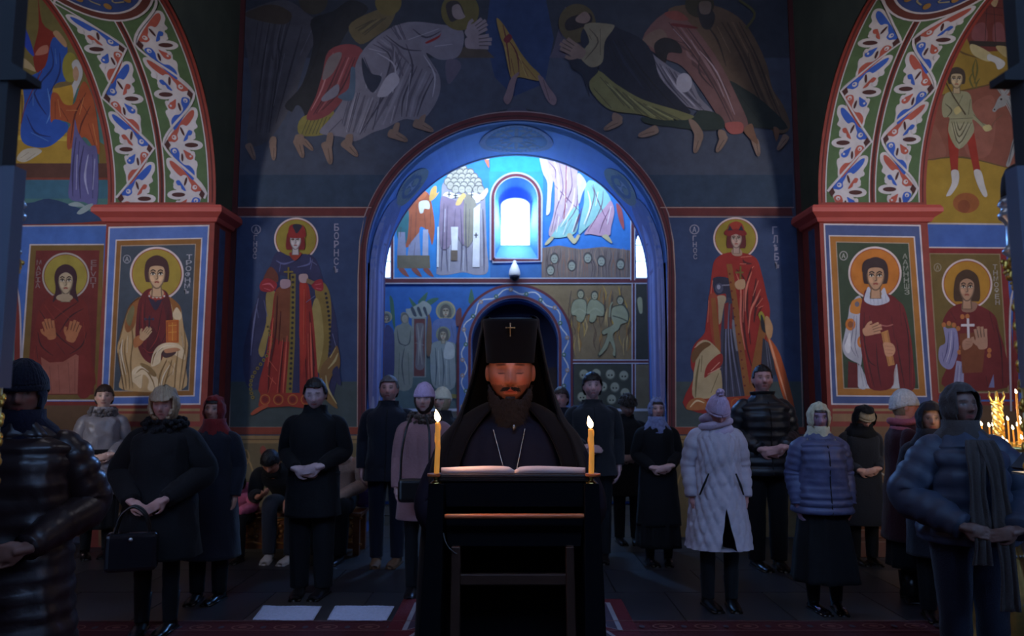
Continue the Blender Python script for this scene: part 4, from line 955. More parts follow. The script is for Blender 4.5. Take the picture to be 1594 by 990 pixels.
f.build('fresco_dado', west, 'ochre dado with painted vine scrolls')
for pr_, xa, xb, sgn in ((pierL, 157, 311, 1), (pierR, 1296, 1454, -1)):
    f = Fresco(planeY(YP)); f.poly([(xa, 636), (xb, 636), (xb, 640), (xa, 640)], (150, 120, 80)); f.poly([(xa, 644), (xb, 644), (xb, 656), (xa, 656)], (140, 104, 70)); f.poly([(xa - 2, 664), (xb, 664), (xb, 850), (xa - 4, 850)], (118, 84, 52))
    for i in range(3):
        x = xa + 20 + i * 52; f.ring(x, 770, 20, 34, 2.6, (170, 158, 140), 24); f.ring(x, 770, 12, 24, 1.6, (150, 120, 80), 20); f.disc(x, 720, 8, 12, (150, 60, 40), 14)
    f.build('fresco_dado', pr_, 'ochre dado with painted ovals')

# ---------------- tympanum: two crowds of robed figures and one rising in the middle
f = Fresco(planeY(YW))
def clipband(y0, y1, col, n=12):
    # wall bands on both sides of the arch border, above it a full strip
    for sg in (-1, 1):
        P = []
        for i in range(n + 1):
            y = y0 + (y1 - y0) * i / n
            dx = 248.5 * math.sqrt(max(0.0, 1 - ((405 - y) / 232.0) ** 2)) if y > 173 else 0.0
            P.append((804.5 + sg * dx, y))
        f.poly([(366 if sg < 0 else 1234, y0), *([P[0]]), *P[1:], (366 if sg < 0 else 1234, y1)], col)
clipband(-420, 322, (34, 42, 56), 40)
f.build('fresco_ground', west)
f = Fresco(planeY(YW - 0.002), lay0=0.001)
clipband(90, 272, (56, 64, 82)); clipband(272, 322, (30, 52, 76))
f.poly([(730, -420), (880, -420), (850, 0), (862, 60), (848, 130), (800, 150), (770, 120), (755, 60), (765, -20)], (24, 50, 92)); f.poly([(880, 10), (860, 80), (855, 90), (908, 90), (900, 30)], (74, 68, 84)); f.poly([(700, 90), (740, 60), (770, 90)], (70, 60, 50))
f.S(340, 0, 2.911)
TW = (112, 108, 120); TWL = (156, 152, 162); TWD = (56, 54, 70); SKD = (126, 102, 88)
def robe(P, col, folds, dark, light, hl=()):
    f.fill(P, col)
    def rs(L, n=6):
        return [L[min(len(L) - 1, int(i * (len(L) - 1) / n))] if (i * (len(L) - 1) / n) % 1 == 0 else tuple(L[int(i * (len(L) - 1) / n)][k] * (1 - (i * (len(L) - 1) / n) % 1) + L[int(i * (len(L) - 1) / n) + 1][k] * ((i * (len(L) - 1) / n) % 1) for k in (0, 1)) for i in range(n + 1)]
    mid_ = tuple((a + b) // 2 for a, b in zip(col, dark)); mdl = tuple((a * 2 + b) // 3 for a, b in zip(col, light))
    for A, B in zip(folds[:-1], folds[1:]):
        if math.hypot(A[0][0] - B[0][0], A[0][1] - B[0][1]) < 150:
            RA_, RB_ = rs(A), rs(B)
            for t, cc, w_ in ((0.3, mid_, 4.0), (0.55, mdl, 3.2), (0.8, mid_, 2.4)): f.line([(p[0] * (1 - t) + q[0] * t, p[1] * (1 - t) + q[1] * t) for p, q in zip(RA_, RB_)], w_, cc, taper=True)
    f.lines(folds, 2.0, dark); f.lines(hl, 1.8, light)
def foot(x, y, L, ang, col=SKD):
    a = math.radians(ang); c, q = math.cos(a), math.sin(a)
    def R(u, v): return (x + (u * c - v * q) * L, y + (u * q + v * c) * L)
    f.fill([R(-0.1, -0.2), R(0.25, -0.24), R(0.8, -0.12), R(1.0, 0.02), R(0.9, 0.16), R(0.3, 0.2), R(-0.1, 0.18)], col)
    f.line([R(0.1, -0.1), R(0.6, 0.0), R(0.95, 0.03)], 0.8, (70, 52, 48))
    for v in (-0.06, 0.02, 0.09): f.line([R(0.78, v), R(0.98, v + 0.02)], 0.5, (70, 52, 48), smooth=False)
# rear figures, left
robe([(110, 100), (150, 40), (300, 0), (400, 60), (470, 130), (400, 260), (330, 480), (220, 640), (130, 640), (150, 400)], (66, 64, 72), [[(240, 60), (200, 300), (170, 600)], [(330, 80), (280, 260), (230, 600)], [(290, 100), (270, 200), (290, 260)], [(180, 100), (150, 300)], [(380, 120), (330, 300), (260, 560)]], (36, 36, 46), (96, 92, 100), [[(220, 200), (190, 420)], [(300, 240), (250, 480)], [(430, 120), (370, 250)]])
f.fill([(120, 60), (240, 20), (330, 60), (300, 110), (170, 90)], (60, 48, 36))
robe([(420, 90), (520, 50), (600, 0), (680, 40), (600, 120), (530, 250), (480, 420), (420, 540), (370, 520), (300, 480), (380, 380), (430, 200)], (14, 16, 24), [[(480, 120), (430, 300), (350, 460)]], (8, 8, 14), (40, 44, 60))
f.fill([(300, 620), (350, 480), (390, 520), (380, 620)], (60, 66, 84)); f.fill([(380, 530), (520, 500), (500, 600), (370, 612)], (122, 112, 50))
for i in range(8): f.line([(410 + i * 16, 530), (378 + i * 16, 608)], 1.0, (66, 66, 40), smooth=False)
robe([(500, 230), (600, 200), (660, 250), (600, 400), (500, 520), (400, 540), (440, 440), (470, 340)], (120, 50, 54), [[(560, 260), (500, 400), (430, 520)], [(620, 260), (560, 400), (470, 500)]], (70, 26, 34), (170, 110, 110), [[(520, 240), (470, 400), (420, 500)], [(590, 260), (540, 380)]]); f.fill([(500, 260), (560, 240), (520, 330), (470, 360)], (110, 98, 98)); f.fill([(470, 440), (540, 380), (540, 430), (480, 460)], TW)
robe([(590, 120), (680, 60), (800, 30), (780, 110), (720, 160), (640, 200)], (92, 80, 50), [[(620, 130), (700, 90)], [(660, 160), (760, 80)]], (46, 40, 30), (130, 120, 80))
f.disc(770, 10, 60, 60, (96, 84, 40), 24); f.disc(430, 0, 66, 66, (52, 46, 34), 24)
# front figure, left
robe([(640, 250), (740, 150), (860, 100), (1000, 110), (1100, 130), (1110, 200), (1080, 260), (1000, 270), (940, 240), (1000, 340), (1000, 430), (950, 520), (900, 545), (840, 540), (760, 580), (700, 600), (620, 640), (560, 620), (480, 610), (460, 590), (520, 520), (590, 400)], TW,
     [[(700, 200), (780, 260), (740, 420), (700, 590)], [(760, 160), (840, 220), (920, 230)], [(830, 260), (760, 420), (640, 610)], [(900, 300), (840, 440), (830, 530)], [(980, 340), (930, 440), (900, 530)], [(660, 260), (700, 350), (730, 360)], [(850, 200), (880, 300), (860, 420)], [(600, 420), (560, 560)], [(640, 420), (590, 600)], [(720, 460), (660, 600)], [(880, 130), (940, 170), (1010, 140)], [(950, 300), (990, 330)], [(560, 540), (500, 600)], [(780, 120), (820, 180)], [(820, 110), (850, 180)]], TWD, TWL,
     [[(720, 240), (800, 300), (790, 420)], [(860, 180), (1000, 130)], [(930, 250), (980, 340), (970, 440)], [(700, 440), (640, 600)], [(620, 440), (580, 600)], [(980, 210), (1060, 200)], [(800, 480), (780, 560)], [(740, 330), (710, 420)], [(680, 220), (760, 240)], [(870, 330), (850, 500)], [(660, 300), (670, 400)]])
f.fill([(650, 260), (690, 330), (740, 350), (700, 420), (660, 360)], (30, 36, 56)); f.fill([(590, 400), (600, 310), (620, 320), (610, 450), (540, 440)], (70, 90, 110)); f.fill([(940, 190), (1000, 160), (1010, 140), (1000, 170), (950, 196)], (130, 24, 30))
f.fill([(720, 430), (760, 350), (800, 330), (820, 370), (770, 430), (740, 440)], TWL); f.fill([(1030, 280), (1080, 270), (1100, 300), (1080, 340), (1040, 380)], (84, 78, 96))
f.disc(1095, 50, 86, 88, (92, 84, 40), 36); f.fill([(1030, 30), (1050, 5), (1090, 10), (1115, 70), (1080, 90), (1050, 95)], (46, 40, 42)); f.fill([(1060, 30), (1090, 20), (1110, 60), (1118, 78), (1085, 88), (1062, 70)], (130, 116, 116)); f.hand(1120, 195, 120, -4, (128, 116, 122)); f.hand(1125, 160, 110, -34, (128, 116, 122))
for x, y, L, a in ((135, 660, 70, 62), (245, 660, 66, 82), (355, 640, 80, 66), (385, 640, 60, 40), (485, 655, 92, 72), (570, 650, 84, 40), (780, 605, 84, 20), (895, 560, 86, 20)): foot(x, y, L, a)
f.fill([(230, 650), (240, 620), (262, 625), (258, 670)], SKD); f.fill([(345, 650), (350, 612), (385, 612), (385, 650)], SKD); f.fill([(488, 660), (495, 605), (520, 608), (512, 670)], SKD); f.fill([(575, 650), (580, 612), (610, 612), (600, 665)], SKD); f.fill([(785, 605), (800, 560), (822, 560), (810, 605)], SKD); f.fill([(900, 565), (915, 530), (940, 520), (925, 570)], SKD)
# rising figure in the middle
f.S(710, 0, 5.5)
f.fill([(345, 160), (390, 190), (470, 310), (560, 460), (640, 560), (720, 640), (710, 690), (640, 680), (540, 660), (480, 680), (450, 600), (410, 400), (380, 320)], (136, 112, 56)); f.lines([[(400, 210), (430, 350), (470, 640)], [(440, 330), (520, 460), (540, 650)], [(500, 430), (620, 660)], [(560, 520), (690, 680)], [(470, 500), (500, 640)]], 1.6, (84, 24, 34)); f.fill([(405, 340), (450, 290), (480, 320), (440, 370)], (100, 20, 36)); f.lines([[(420, 400), (460, 620)], [(540, 480), (600, 650)]], 1.6, (170, 150, 90))
f.fill([(460, 690), (500, 640), (540, 620), (510, 700), (480, 840), (440, 895), (405, 850), (430, 780)], (120, 100, 108)); f.fill([(700, 650), (740, 660), (790, 740), (860, 840), (840, 900), (790, 870), (740, 770)], (120, 100, 108)); f.line([(745, 680), (800, 860)], 0.9, (70, 54, 60))
# right crowd
f.S(780, 0, 2.9125)
robe([(760, 40), (930, 20), (1050, 60), (1130, 140), (1200, 280), (1230, 400), (1280, 480), (1310, 580), (1240, 600), (1120, 480), (1040, 380), (960, 260), (880, 180), (800, 140)], (86, 66, 48), [[(1000, 100), (1080, 240), (1150, 400), (1230, 580)], [(1080, 100), (1160, 260), (1220, 420), (1280, 560)], [(920, 100), (980, 180), (1020, 300)], [(1120, 240), (1140, 340)]], (44, 32, 26), (124, 100, 76), [[(1050, 100), (1120, 240)], [(1200, 340), (1260, 480)], [(980, 120), (1040, 240)]])
f.disc(900, 20, 66, 60, (50, 46, 30), 24); f.fill([(890, 30), (930, 20), (970, 70), (950, 130), (910, 120)], (36, 32, 36)); f.fill([(900, 10), (950, 10), (945, 60), (905, 60)], (100, 84, 74)); f.line([(1080, 0), (1150, 60), (1110, 130)], 4, (70, 66, 30))
robe([(1030, 370), (1100, 400), (1200, 470), (1300, 580), (1180, 580), (1110, 560), (1040, 480)], (20, 32, 30), [[(1060, 400), (1180, 560)]], (8, 14, 16), (40, 54, 50))
robe([(640, 180), (740, 60), (840, 90), (920, 180), (1000, 300), (1070, 440), (1120, 560), (1090, 600), (1040, 600), (980, 520), (900, 400), (820, 300), (730, 260)], (104, 70, 68), [[(760, 100), (880, 260), (980, 420), (1060, 590)], [(840, 120), (940, 260), (1040, 440)], [(900, 260), (900, 330), (960, 400)], [(780, 180), (840, 200)]], (58, 36, 40), (150, 130, 134), [[(900, 230), (980, 330), (1060, 520)], [(780, 130), (860, 220)], [(980, 360), (1010, 440)], [(860, 180), (900, 250)]])
f.fill([(780, 105), (880, 120), (880, 130), (780, 118)], (90, 24, 26)); f.fill([(740, 60), (800, 50), (850, 90), (780, 90)], (120, 60, 52)); f.fill([(1015, 560), (1090, 555), (1095, 600), (1040, 605)], (150, 76, 70))
f.fill([(640, 180), (720, 130), (760, 190), (740, 290), (690, 220)], (110, 88, 76)); f.fill([(695, 200), (740, 170), (800, 190), (820, 240), (760, 240), (745, 285), (705, 250)], (22, 18, 24))
robe([(660, 230), (720, 270), (790, 320), (860, 360), (900, 440), (960, 510), (860, 490), (800, 460), (740, 390), (700, 330)], TW, [[(700, 280), (760, 380), (850, 480)], [(760, 310), (820, 400), (920, 500)], [(840, 360), (880, 440)]], TWD, TWL, [[(730, 300), (800, 400), (880, 480)], [(800, 340), (850, 400)], [(690, 280), (740, 370)]]); f.disc(830, 375, 36, 44, TWL, 20)
robe([(400, 130), (480, 110), (540, 130), (640, 180), (690, 250), (720, 350), (800, 440), (860, 510), (800, 510), (640, 450), (520, 380), (440, 310), (460, 220)], (16, 22, 40), [[(540, 160), (640, 320), (800, 500)], [(480, 200), (520, 320)]], (8, 12, 24), (40, 52, 84))
robe([(400, 370), (440, 320), (520, 380), (640, 450), (800, 500), (880, 530), (870, 550), (780, 540), (740, 560), (640, 520), (500, 500), (420, 430)], (110, 108, 66), [[(450, 350), (560, 480)], [(520, 400), (640, 520)], [(620, 460), (740, 550)], [(700, 490), (820, 545)], [(420, 400), (500, 490)]], (56, 58, 40), (150, 150, 100), [[(480, 380), (600, 490)], [(580, 440), (700, 530)], [(660, 480), (780, 540)]]); f.fill([(640, 530), (740, 545), (860, 540), (900, 500), (990, 520), (1010, 580), (900, 590), (780, 575), (660, 560)], (24, 40, 34)); f.fill([(310, 250), (330, 230), (440, 310), (400, 370), (400, 440), (370, 340), (320, 310)], (18, 26, 44))
f.disc(345, 105, 84, 88, (76, 66, 40), 36); f.fill([(290, 105), (320, 75), (400, 60), (410, 100), (350, 130), (300, 138)], (24, 18, 26)); f.fill([(340, 80), (380, 52), (405, 80), (385, 105), (345, 100)], (120, 100, 92)); f.fill([(380, 110), (500, 110), (510, 130), (470, 190), (460, 280), (410, 305), (365, 270), (360, 240), (390, 200)], (120, 112, 90)); f.lines([[(400, 130), (440, 190), (380, 270)], [(450, 130), (450, 250)], [(400, 160), (410, 180)]], 1.6, (70, 64, 56)); f.hand(375, 250, 120, -150, (120, 100, 92)); f.fill([(360, 170), (375, 130), (400, 190), (370, 215)], (22, 30, 50))
for x, y, L, a in ((535, 545, 80, 145), (700, 585, 84, 155), (895, 610, 84, 98), (1010, 620, 76, 112), (1150, 640, 70, 72), (1290, 620, 70, 118)): foot(x, y, L, a)
f.fill([(510, 510), (550, 530), (540, 556), (505, 545)], SKD); f.fill([(850, 545), (880, 550), (915, 600), (910, 640), (885, 625)], SKD); f.fill([(985, 590), (1015, 595), (1022, 630), (990, 630)], SKD); f.fill([(1100, 590), (1135, 560), (1150, 600), (1165, 650), (1140, 640)], (110, 76, 56)); f.fill([(1235, 575), (1262, 590), (1250, 640), (1240, 620)], (110, 76, 56))
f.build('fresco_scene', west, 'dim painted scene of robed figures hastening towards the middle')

# ---------------- jambs and vault of the porch arch
La = 0.0
def vault_map(u, v, l):
    """u: 0 front .. 1 back of the arch; v in degrees from the right spring (0) over the top (180)"""
    a = math.radians(v); ex = aw - l; ez = ah - l
    if 0 <= v <= 180: x, z = AX + ex * math.cos(a), az + ez * math.sin(a)
    elif v < 0: x, z = AX + ex, az + v / 60.0
    else: x, z = AX - ex, az - (v - 180) / 60.0
    return (x, YW + 0.004 + u * (YS - YW - 0.01), z)
f = Fresco(vault_map, lay0=0.004, sub=7.0)
def V_(pts): return pts
f.T = (0, 0, 1.0)
# u is stretched by 60 so that widths behave alike in both directions
f.map = lambda u, v, l: vault_map(u / 60.0, v, l)
f.poly([(1.0, -160), (3.5, -160), (3.5, 340), (1.0, 340)], (110, 126, 180)); f.poly([(57, -160), (59, -160), (59, 340), (57, 340)], (90, 40, 60))
def roundel(u, v, ru, rv):
    f.disc(u, v, ru, rv, (104, 110, 110), 36); f.disc(u, v, ru * 0.9, rv * 0.9, (36, 44, 90), 36)
f.disc(30, 90, 23, 15.5, (120, 96, 120), 40); f.disc(30, 90, 21.6, 14.4, (44, 30, 62), 40); f.disc(30, 90, 20, 13.2, (46, 64, 112), 40)
for q in range(12):
    a = 2 * PI * q / 12; f.line([(30 + 6 * math.cos(a), 90 + 4 * math.sin(a)), (30 + 18 * math.cos(a), 90 + 12 * math.sin(a))], 1.6, (90, 52, 60), smooth=False); f.disc(30 + 15 * math.cos(a + .26), 90 + 10 * math.sin(a + .26), 2.2, 1.6, (120, 90, 84), 10)
f.disc(30, 90, 5, 3.6, (120, 84, 84), 16)
for sg in (-1, 1):
    def q(v): return 90 + sg * v
    f.disc(32, q(50), 17, 10, (120, 112, 96), 36); f.disc(32, q(50), 14, 8.3, (60, 66, 90), 30)
    f.fill([(26, q(48)), (32, q(44)), (38, q(48)), (38, q(54)), (32, q(58)), (26, q(54))], (140, 130, 140)); f.fill([(28, q(54)), (36, q(54)), (38, q(62)), (26, q(62))], (110, 104, 130))
    f.fill([(20, q(60)), (44, q(60)), (52, q(78)), (54, q(110)), (50, q(150)), (46, q(190)), (16, q(190)), (10, q(150)), (8, q(110)), (12, q(78))], (92, 92, 140))
    f.fill([(12, q(78)), (24, q(70)), (28, q(110)), (24, q(180)), (14, q(190)), (8, q(130))], (130, 112, 140)); f.fill([(36, q(74)), (48, q(80)), (50, q(130)), (42, q(200)), (36, q(160))], (112, 124, 180))
    f.lines([[(20, q(74)), (18, q(130)), (20, q(188))], [(32, q(70)), (30, q(130)), (32, q(188))], [(44, q(76)), (46, q(130)), (42, q(188))]], 1.2, (52, 50, 100)); f.lines([[(26, q(80)), (24, q(150))], [(40, q(90)), (38, q(170))], [(14, q(100)), (14, q(160))]], 1.4, (170, 170, 206))
    f.poly([(4, q(215)), (57, q(215)), (57, q(270)), (4, q(270))], (58, 76, 96)); f.fill([(22, q(186)), (30, q(188)), (30, q(215)), (24, q(232)), (20, q(215))], (150, 140, 160)); f.fill([(42, q(188)), (48, q(186)), (50, q(220)), (44, q(214))], (150, 140, 160))
f.build('fresco_vault', arch, 'blue painted vault of the arch with a round medallion and haloed figures')

# ---------------- porch back wall
f = Fresco(planeY(YB)); MRN = (88, 30, 48); WB = (170, 178, 204)
def strip(P, w_=8, c=MRN, e=WB):
    f.line(P, w_ + 3, e, smooth=False); f.line(P, w_, c, smooth=False)
# rows: upper zone
f.poly([(612, 200), (765, 200), (765, 434), (612, 434)], (36, 122, 200)); f.poly([(843, 200), (983, 200), (983, 434), (843, 434)], (36, 112, 200)); f.poly([(763, 200), (845, 200), (845, 268), (763, 268)], (30, 150, 196)); f.poly([(763, 404), (845, 404), (845, 434), (763, 434)], (44, 100, 170)); [f.poly([(803.5 + sg * 42, 267), (803.5, 267)] + [(803.5 + sg * 34.5 * math.sin(a), 309 - 34.5 * math.cos(a)) for a in [PI / 2 * i / 12 for i in range(13)]] + [(803.5 + sg * 34.5, 405), (803.5 + sg * 42, 405)], (34, 136, 190)) for sg in (-1, 1)]
f.S(600, 240, 4.95)
f.fill([(150, 430), (230, 350), (290, 300), (330, 300), (360, 400), (380, 560), (360, 700), (330, 600), (270, 560), (250, 640), (160, 720), (150, 600)], (150, 78, 52)); f.fill([(90, 560), (150, 450), (180, 440), (175, 600), (150, 700), (95, 650)], (34, 96, 112)); f.fill([(260, 370), (330, 360), (340, 420), (300, 420), (290, 450), (265, 450)], (200, 204, 206)); f.fill([(340, 360), (345, 290), (370, 250), (395, 250), (395, 300), (415, 290), (380, 340)], (196, 160, 90))
f.fill([(240, 310), (290, 280), (320, 300), (300, 340), (250, 350)], (176, 96, 60)); f.poly([(90, 780), (340, 780), (345, 880), (90, 880)], (98, 92, 80)); f.poly([(100, 600), (150, 600), (160, 780), (90, 780)], (126, 130, 160)); f.poly([(180, 700), (260, 600), (270, 780), (170, 780)], (130, 134, 166)); f.poly([(290, 580), (330, 580), (330, 780), (285, 780)], (156, 160, 190)); f.lines([[(200, 460), (190, 700)], [(240, 380), (230, 640)], [(300, 460), (310, 580)], [(350, 420), (345, 560)], [(120, 560), (115, 640)], [(230, 680), (220, 780)]], 1.2, (84, 50, 50)); 
for x in (100, 200, 290): f.fill([(x, 885), (x + 40, 880), (x + 70, 920), (x + 80, 945), (x + 40, 930)], (130, 72, 66))
f.fill([(430, 340), (440, 230), (500, 200), (600, 180), (690, 210), (760, 290), (770, 400), (780, 700), (790, 900), (700, 930), (600, 910), (480, 930), (400, 925), (395, 870), (410, 560)], (140, 138, 158))
for row, (y, xs) in enumerate(((110, (560, 600)), (140, (530, 575, 625, 655)), (175, (500, 545, 590, 640, 685)), (210, (480, 530, 580, 630, 680, 715)), (240, (500, 550, 605, 660, 720)), (270, (540, 590, 640, 700, 735)))):
    for x in xs: f.disc(x, y, 30, 33, (84, 86, 92), 18); f.disc(x, y + 3, 25, 27, (160, 158, 150), 18); f.line([(x - 10, y + 2), (x - 4, y)], 0.7, (60, 60, 66)); f.line([(x + 4, y), (x + 10, y + 2)], 0.7, (60, 60, 66))
f.fill([(440, 330), (480, 290), (600, 320), (640, 300), (700, 300), (740, 340), (690, 380), (560, 330), (490, 350)], (210, 214, 220)); f.fill([(430, 330), (500, 340), (560, 360), (600, 330), (605, 700), (520, 560), (500, 700), (430, 720), (420, 500)], (128, 112, 140)); f.fill([(610, 330), (680, 340), (700, 420), (680, 640), (610, 700)], (128, 124, 116)); f.poly([(680, 420), (730, 380), (725, 870), (670, 870)], (206, 208, 224)); f.poly([(505, 560), (560, 560), (555, 740), (510, 740)], (206, 208, 220)); f.poly([(505, 740), (555, 740), (555, 820), (505, 820)], (98, 84, 76)); f.poly([(400, 560), (412, 560), (410, 870), (395, 870)], (200, 210, 226))
for x, y in ((490, 310), (540, 320), (665, 315), (698, 625)): f.poly([(x - 4, y - 20), (x + 4, y - 20), (x + 4, y + 20), (x - 4, y + 20)], (30, 26, 40)); f.poly([(x - 16, y - 5), (x + 16, y - 5), (x + 16, y + 3), (x - 16, y + 3)], (30, 26, 40))
f.fill([(540, 390), (560, 340), (600, 300), (620, 320), (600, 350), (575, 390)], (200, 170, 110)); f.fill([(700, 340), (740, 300), (780, 260), (790, 290), (750, 350)], (196, 180, 160)); f.lines([[(450, 380), (440, 700), (430, 900)], [(480, 400), (470, 700), (480, 900)], [(580, 420), (590, 700), (580, 900)], [(620, 380), (620, 650), (630, 900)], [(650, 420), (640, 700)], [(750, 420), (760, 700), (760, 900)], [(540, 420), (530, 560)]], 1.2, (70, 66, 96)); f.lines([[(460, 420), (455, 600)], [(500, 700), (490, 900)], [(600, 740), (600, 900)], [(740, 420), (745, 860)]], 1.4, (200, 204, 224)); f.fill([(760, 30), (790, 30), (800, 80), (795, 105), (775, 70)], (190, 110, 84)); f.fill([(765, 20), (800, 20), (800, 40), (770, 40)], (220, 220, 224))
f.S(830, 240, 4.95)
PK = (176, 156, 176); PKL = (216, 206, 216); TQ = (130, 184, 190); TQL = (190, 220, 224)
f.fill([(40, -60), (70, 130), (110, 230), (100, 440), (105, 470), (130, 440), (140, 300), (150, 180), (120, -60)], (196, 196, 190)); f.fill([(110, -100), (330, -60), (340, 200), (350, 400), (330, 560), (240, 620), (150, 640), (120, 600), (160, 440), (165, 240), (150, 200), (110, 60)], PK); f.fill([(160, 600), (330, 400), (350, 470), (330, 600), (230, 640), (150, 640)], TQ); f.fill([(400, 260), (440, 200), (540, 260), (600, 360), (560, 420), (400, 580), (350, 610), (370, 470), (390, 380)], TQ); f.fill([(560, 400), (600, 360), (625, 440), (600, 560), (580, 630), (440, 615), (400, 600)], (176, 142, 170)); f.fill([(340, 160), (380, 170), (410, 230), (380, 300), (350, 380)], (190, 196, 200))
f.lines([[(120, 60), (170, 120), (170, 190)], [(200, 60), (230, 260), (180, 420), (140, 600)], [(280, 60), (300, 240), (260, 360), (220, 500)], [(340, 240), (330, 420), (230, 560)], [(165, 240), (260, 340), (360, 440)], [(190, 460), (160, 600)], [(300, 500), (240, 620)], [(450, 240), (470, 330), (400, 560)], [(540, 280), (520, 420), (420, 600)], [(590, 420), (540, 520), (510, 610)], [(380, 400), (350, 500), (320, 600)], [(460, 230), (500, 360), (580, 540)], [(110, 150), (130, 240)]], 1.1, (96, 60, 96)); f.lines([[(150, 20), (190, 160), (200, 360)], [(250, 0), (260, 200)], [(320, 260), (300, 400), (210, 560)], [(420, 280), (440, 400), (390, 540)], [(500, 290), (480, 400)], [(600, 400), (570, 540)], [(200, 480), (180, 600)], [(270, 500), (230, 620)], [(240, 300), (260, 420)], [(340, 480), (300, 600)]], 1.9, (226, 222, 232)); f.line([(255, 60), (250, 340), (235, 500)], 1.4, (140, 60, 80)); f.line([(355, 460), (310, 600)], 1.6, (80, 50, 90))
f.fill([(640, 380), (680, 420), (700, 540), (695, 580), (660, 500)], (150, 70, 80)); f.fill([(90, 690), (130, 640), (160, 640), (130, 680), (100, 700)], (176, 170, 140)); f.fill([(260, 620), (290, 610), (320, 650), (340, 620), (360, 630), (320, 690), (280, 660)], (176, 170, 140)); f.fill([(530, 630), (570, 620), (605, 670), (600, 685), (550, 650)], (176, 170, 140))
f.S(0, 0, 1)
f.poly([(843, 386), (870, 382), (903, 388), (940, 384), (983, 390), (983, 434), (843, 434)], (112, 100, 100))
rnd = random.Random(3)
for i in range(34):
    x = 846 + i * 4.1; f.line([(x, 434), (x + rnd.uniform(-3, 3), 415), (x + rnd.uniform(-3, 3), 400), (x + rnd.uniform(-2, 2), 386)], 1.1, rnd.choice([(146, 120, 110), (80, 66, 72), (130, 96, 84)]), taper=True)
for x, y in ((863, 402), (857, 420), (890, 413), (915, 401), (936, 406), (966, 411)): f.disc(x, y, 7, 9, (66, 62, 66), 16); f.disc(x, y + 1, 5.2, 6.6, (140, 146, 140), 14); f.line([(x - 3, y), (x - 1, y)], .7, (50, 50, 50)); f.line([(x + 1, y), (x + 3, y)], .7, (50, 50, 50)); f.line([(x - 2, y + 4), (x + 2, y + 4)], .7, (50, 50, 50))
# niche border
nb = [(769, 405)] + [(803.5 - 34.5 * math.cos(a), 309 - 34.5 * math.sin(a)) for a in [PI * i / 24 for i in range(25)]] + [(838, 405)]
f.line(off(nb, 2.6) + [off(nb, 2.6)[0]], 8.5, WB, smooth=False); f.line(off(nb, 2) + [off(nb, 2)[0]], 4.5, (96, 30, 52), smooth=False)
# lower left: gate scene
f.poly([(560, 441), (801, 441)] + [(801.5 - 89 * math.sin(a), 532 - 89 * math.cos(a)) for a in [PI / 2 * i / 16 for i in range(17)]] + [(712, 640), (560, 640)], (32, 92, 170)); f.S(595, 430, 5.212)
f.poly([(0, 480), (700, 480), (700, 1200), (0, 1200)], (74, 96, 104))
for P_ in ([(60, 160), (90, 200), (105, 360), (100, 440), (70, 300)], [(700, 210), (710, 140), (725, 100), (745, 180), (735, 230)], [(215, 170), (250, 200), (290, 250), (250, 250)], [(290, 210), (330, 160), (370, 130), (350, 200), (320, 240)], [(340, 220), (400, 180), (460, 180), (400, 230), (360, 245)]): f.fill(P_, (52, 96, 84))
f.fill([(230, 260), (300, 220), (340, 200), (400, 250), (360, 330), (230, 340), (190, 270)], (140, 150, 150))
for k_ in range(3): f.fill([(230 + k_ * 50, 260), (250 + k_ * 50, 250), (280 + k_ * 45, 320), (255 + k_ * 50, 320)], (54, 66, 84))
f.poly([(240, 335), (360, 335), (355, 820), (240, 820)], (122, 132, 134)); f.poly([(258, 345), (348, 345), (344, 812), (256, 812)], (96, 50, 56)); f.fill([(270, 400), (300, 380), (340, 400), (330, 560), (340, 740), (270, 740), (280, 560)], (104, 100, 110)); f.lines([[(285, 390), (300, 540), (290, 720)], [(330, 400), (310, 560), (325, 720)], [(270, 540), (340, 560)]], 1.6, (140, 140, 140))
f.fill([(150, 310), (180, 290), (215, 320), (215, 380), (250, 430), (255, 540), (240, 640), (240, 900), (110, 900), (100, 640), (95, 480), (110, 410), (160, 380)], (122, 128, 124)); f.disc(182, 340, 34, 44, (98, 100, 98), 20); f.disc(184, 346, 25, 34, (146, 142, 130), 20); f.lines([[(120, 430), (140, 540), (200, 560)], [(230, 440), (220, 540), (170, 570)], [(180, 580), (160, 720), (180, 880)], [(140, 620), (130, 880)], [(210, 620), (220, 880)]], 1.4, (66, 74, 84))
for cx_, cy_, r_ in ((515, 280, 80), (495, 470, 80), (35, 330, 45)): f.disc(cx_, cy_, r_, r_, (150, 146, 120), 32); f.disc(cx_, cy_, r_ * 0.82, r_ * 0.82, (116, 124, 112), 32); f.face(cx_, cy_ + 10, r_ * 0.75, r_ * 1.1, (150, 144, 130), (84, 84, 84), 'bob')
f.fill([(440, 350), (580, 350), (600, 420), (590, 560), (420, 560), (400, 430)], (84, 104, 160)); f.fill([(410, 540), (580, 540), (590, 640), (585, 900), (420, 900), (390, 700)], (126, 140, 148)); f.fill([(520, 540), (580, 560), (580, 660), (500, 660)], (166, 176, 184)); f.disc(495, 470, 60, 64, (116, 124, 112), 24); f.face(495, 480, 56, 84, (150, 144, 130), (84, 84, 84), 'bob'); f.lines([[(430, 580), (440, 740), (430, 890)], [(480, 580), (500, 740), (490, 890)], [(540, 680), (550, 890)], [(470, 400), (460, 460)], [(560, 400), (580, 500)]], 1.4, (64, 78, 96)); f.lines([[(455, 600), (465, 880)], [(520, 680), (525, 880)]], 1.6, (176, 186, 190)); f.fill([(370, 320), (400, 380), (395, 620), (360, 620)], (108, 84, 70)); f.fill([(600, 290), (640, 260), (640, 380), (600, 400)], (98, 56, 66)); f.fill([(20, 420), (90, 440), (100, 620), (90, 800), (20, 800)], (54, 60, 110)); f.poly([(500, 950), (620, 960), (600, 990), (500, 990)], (116, 112, 60))
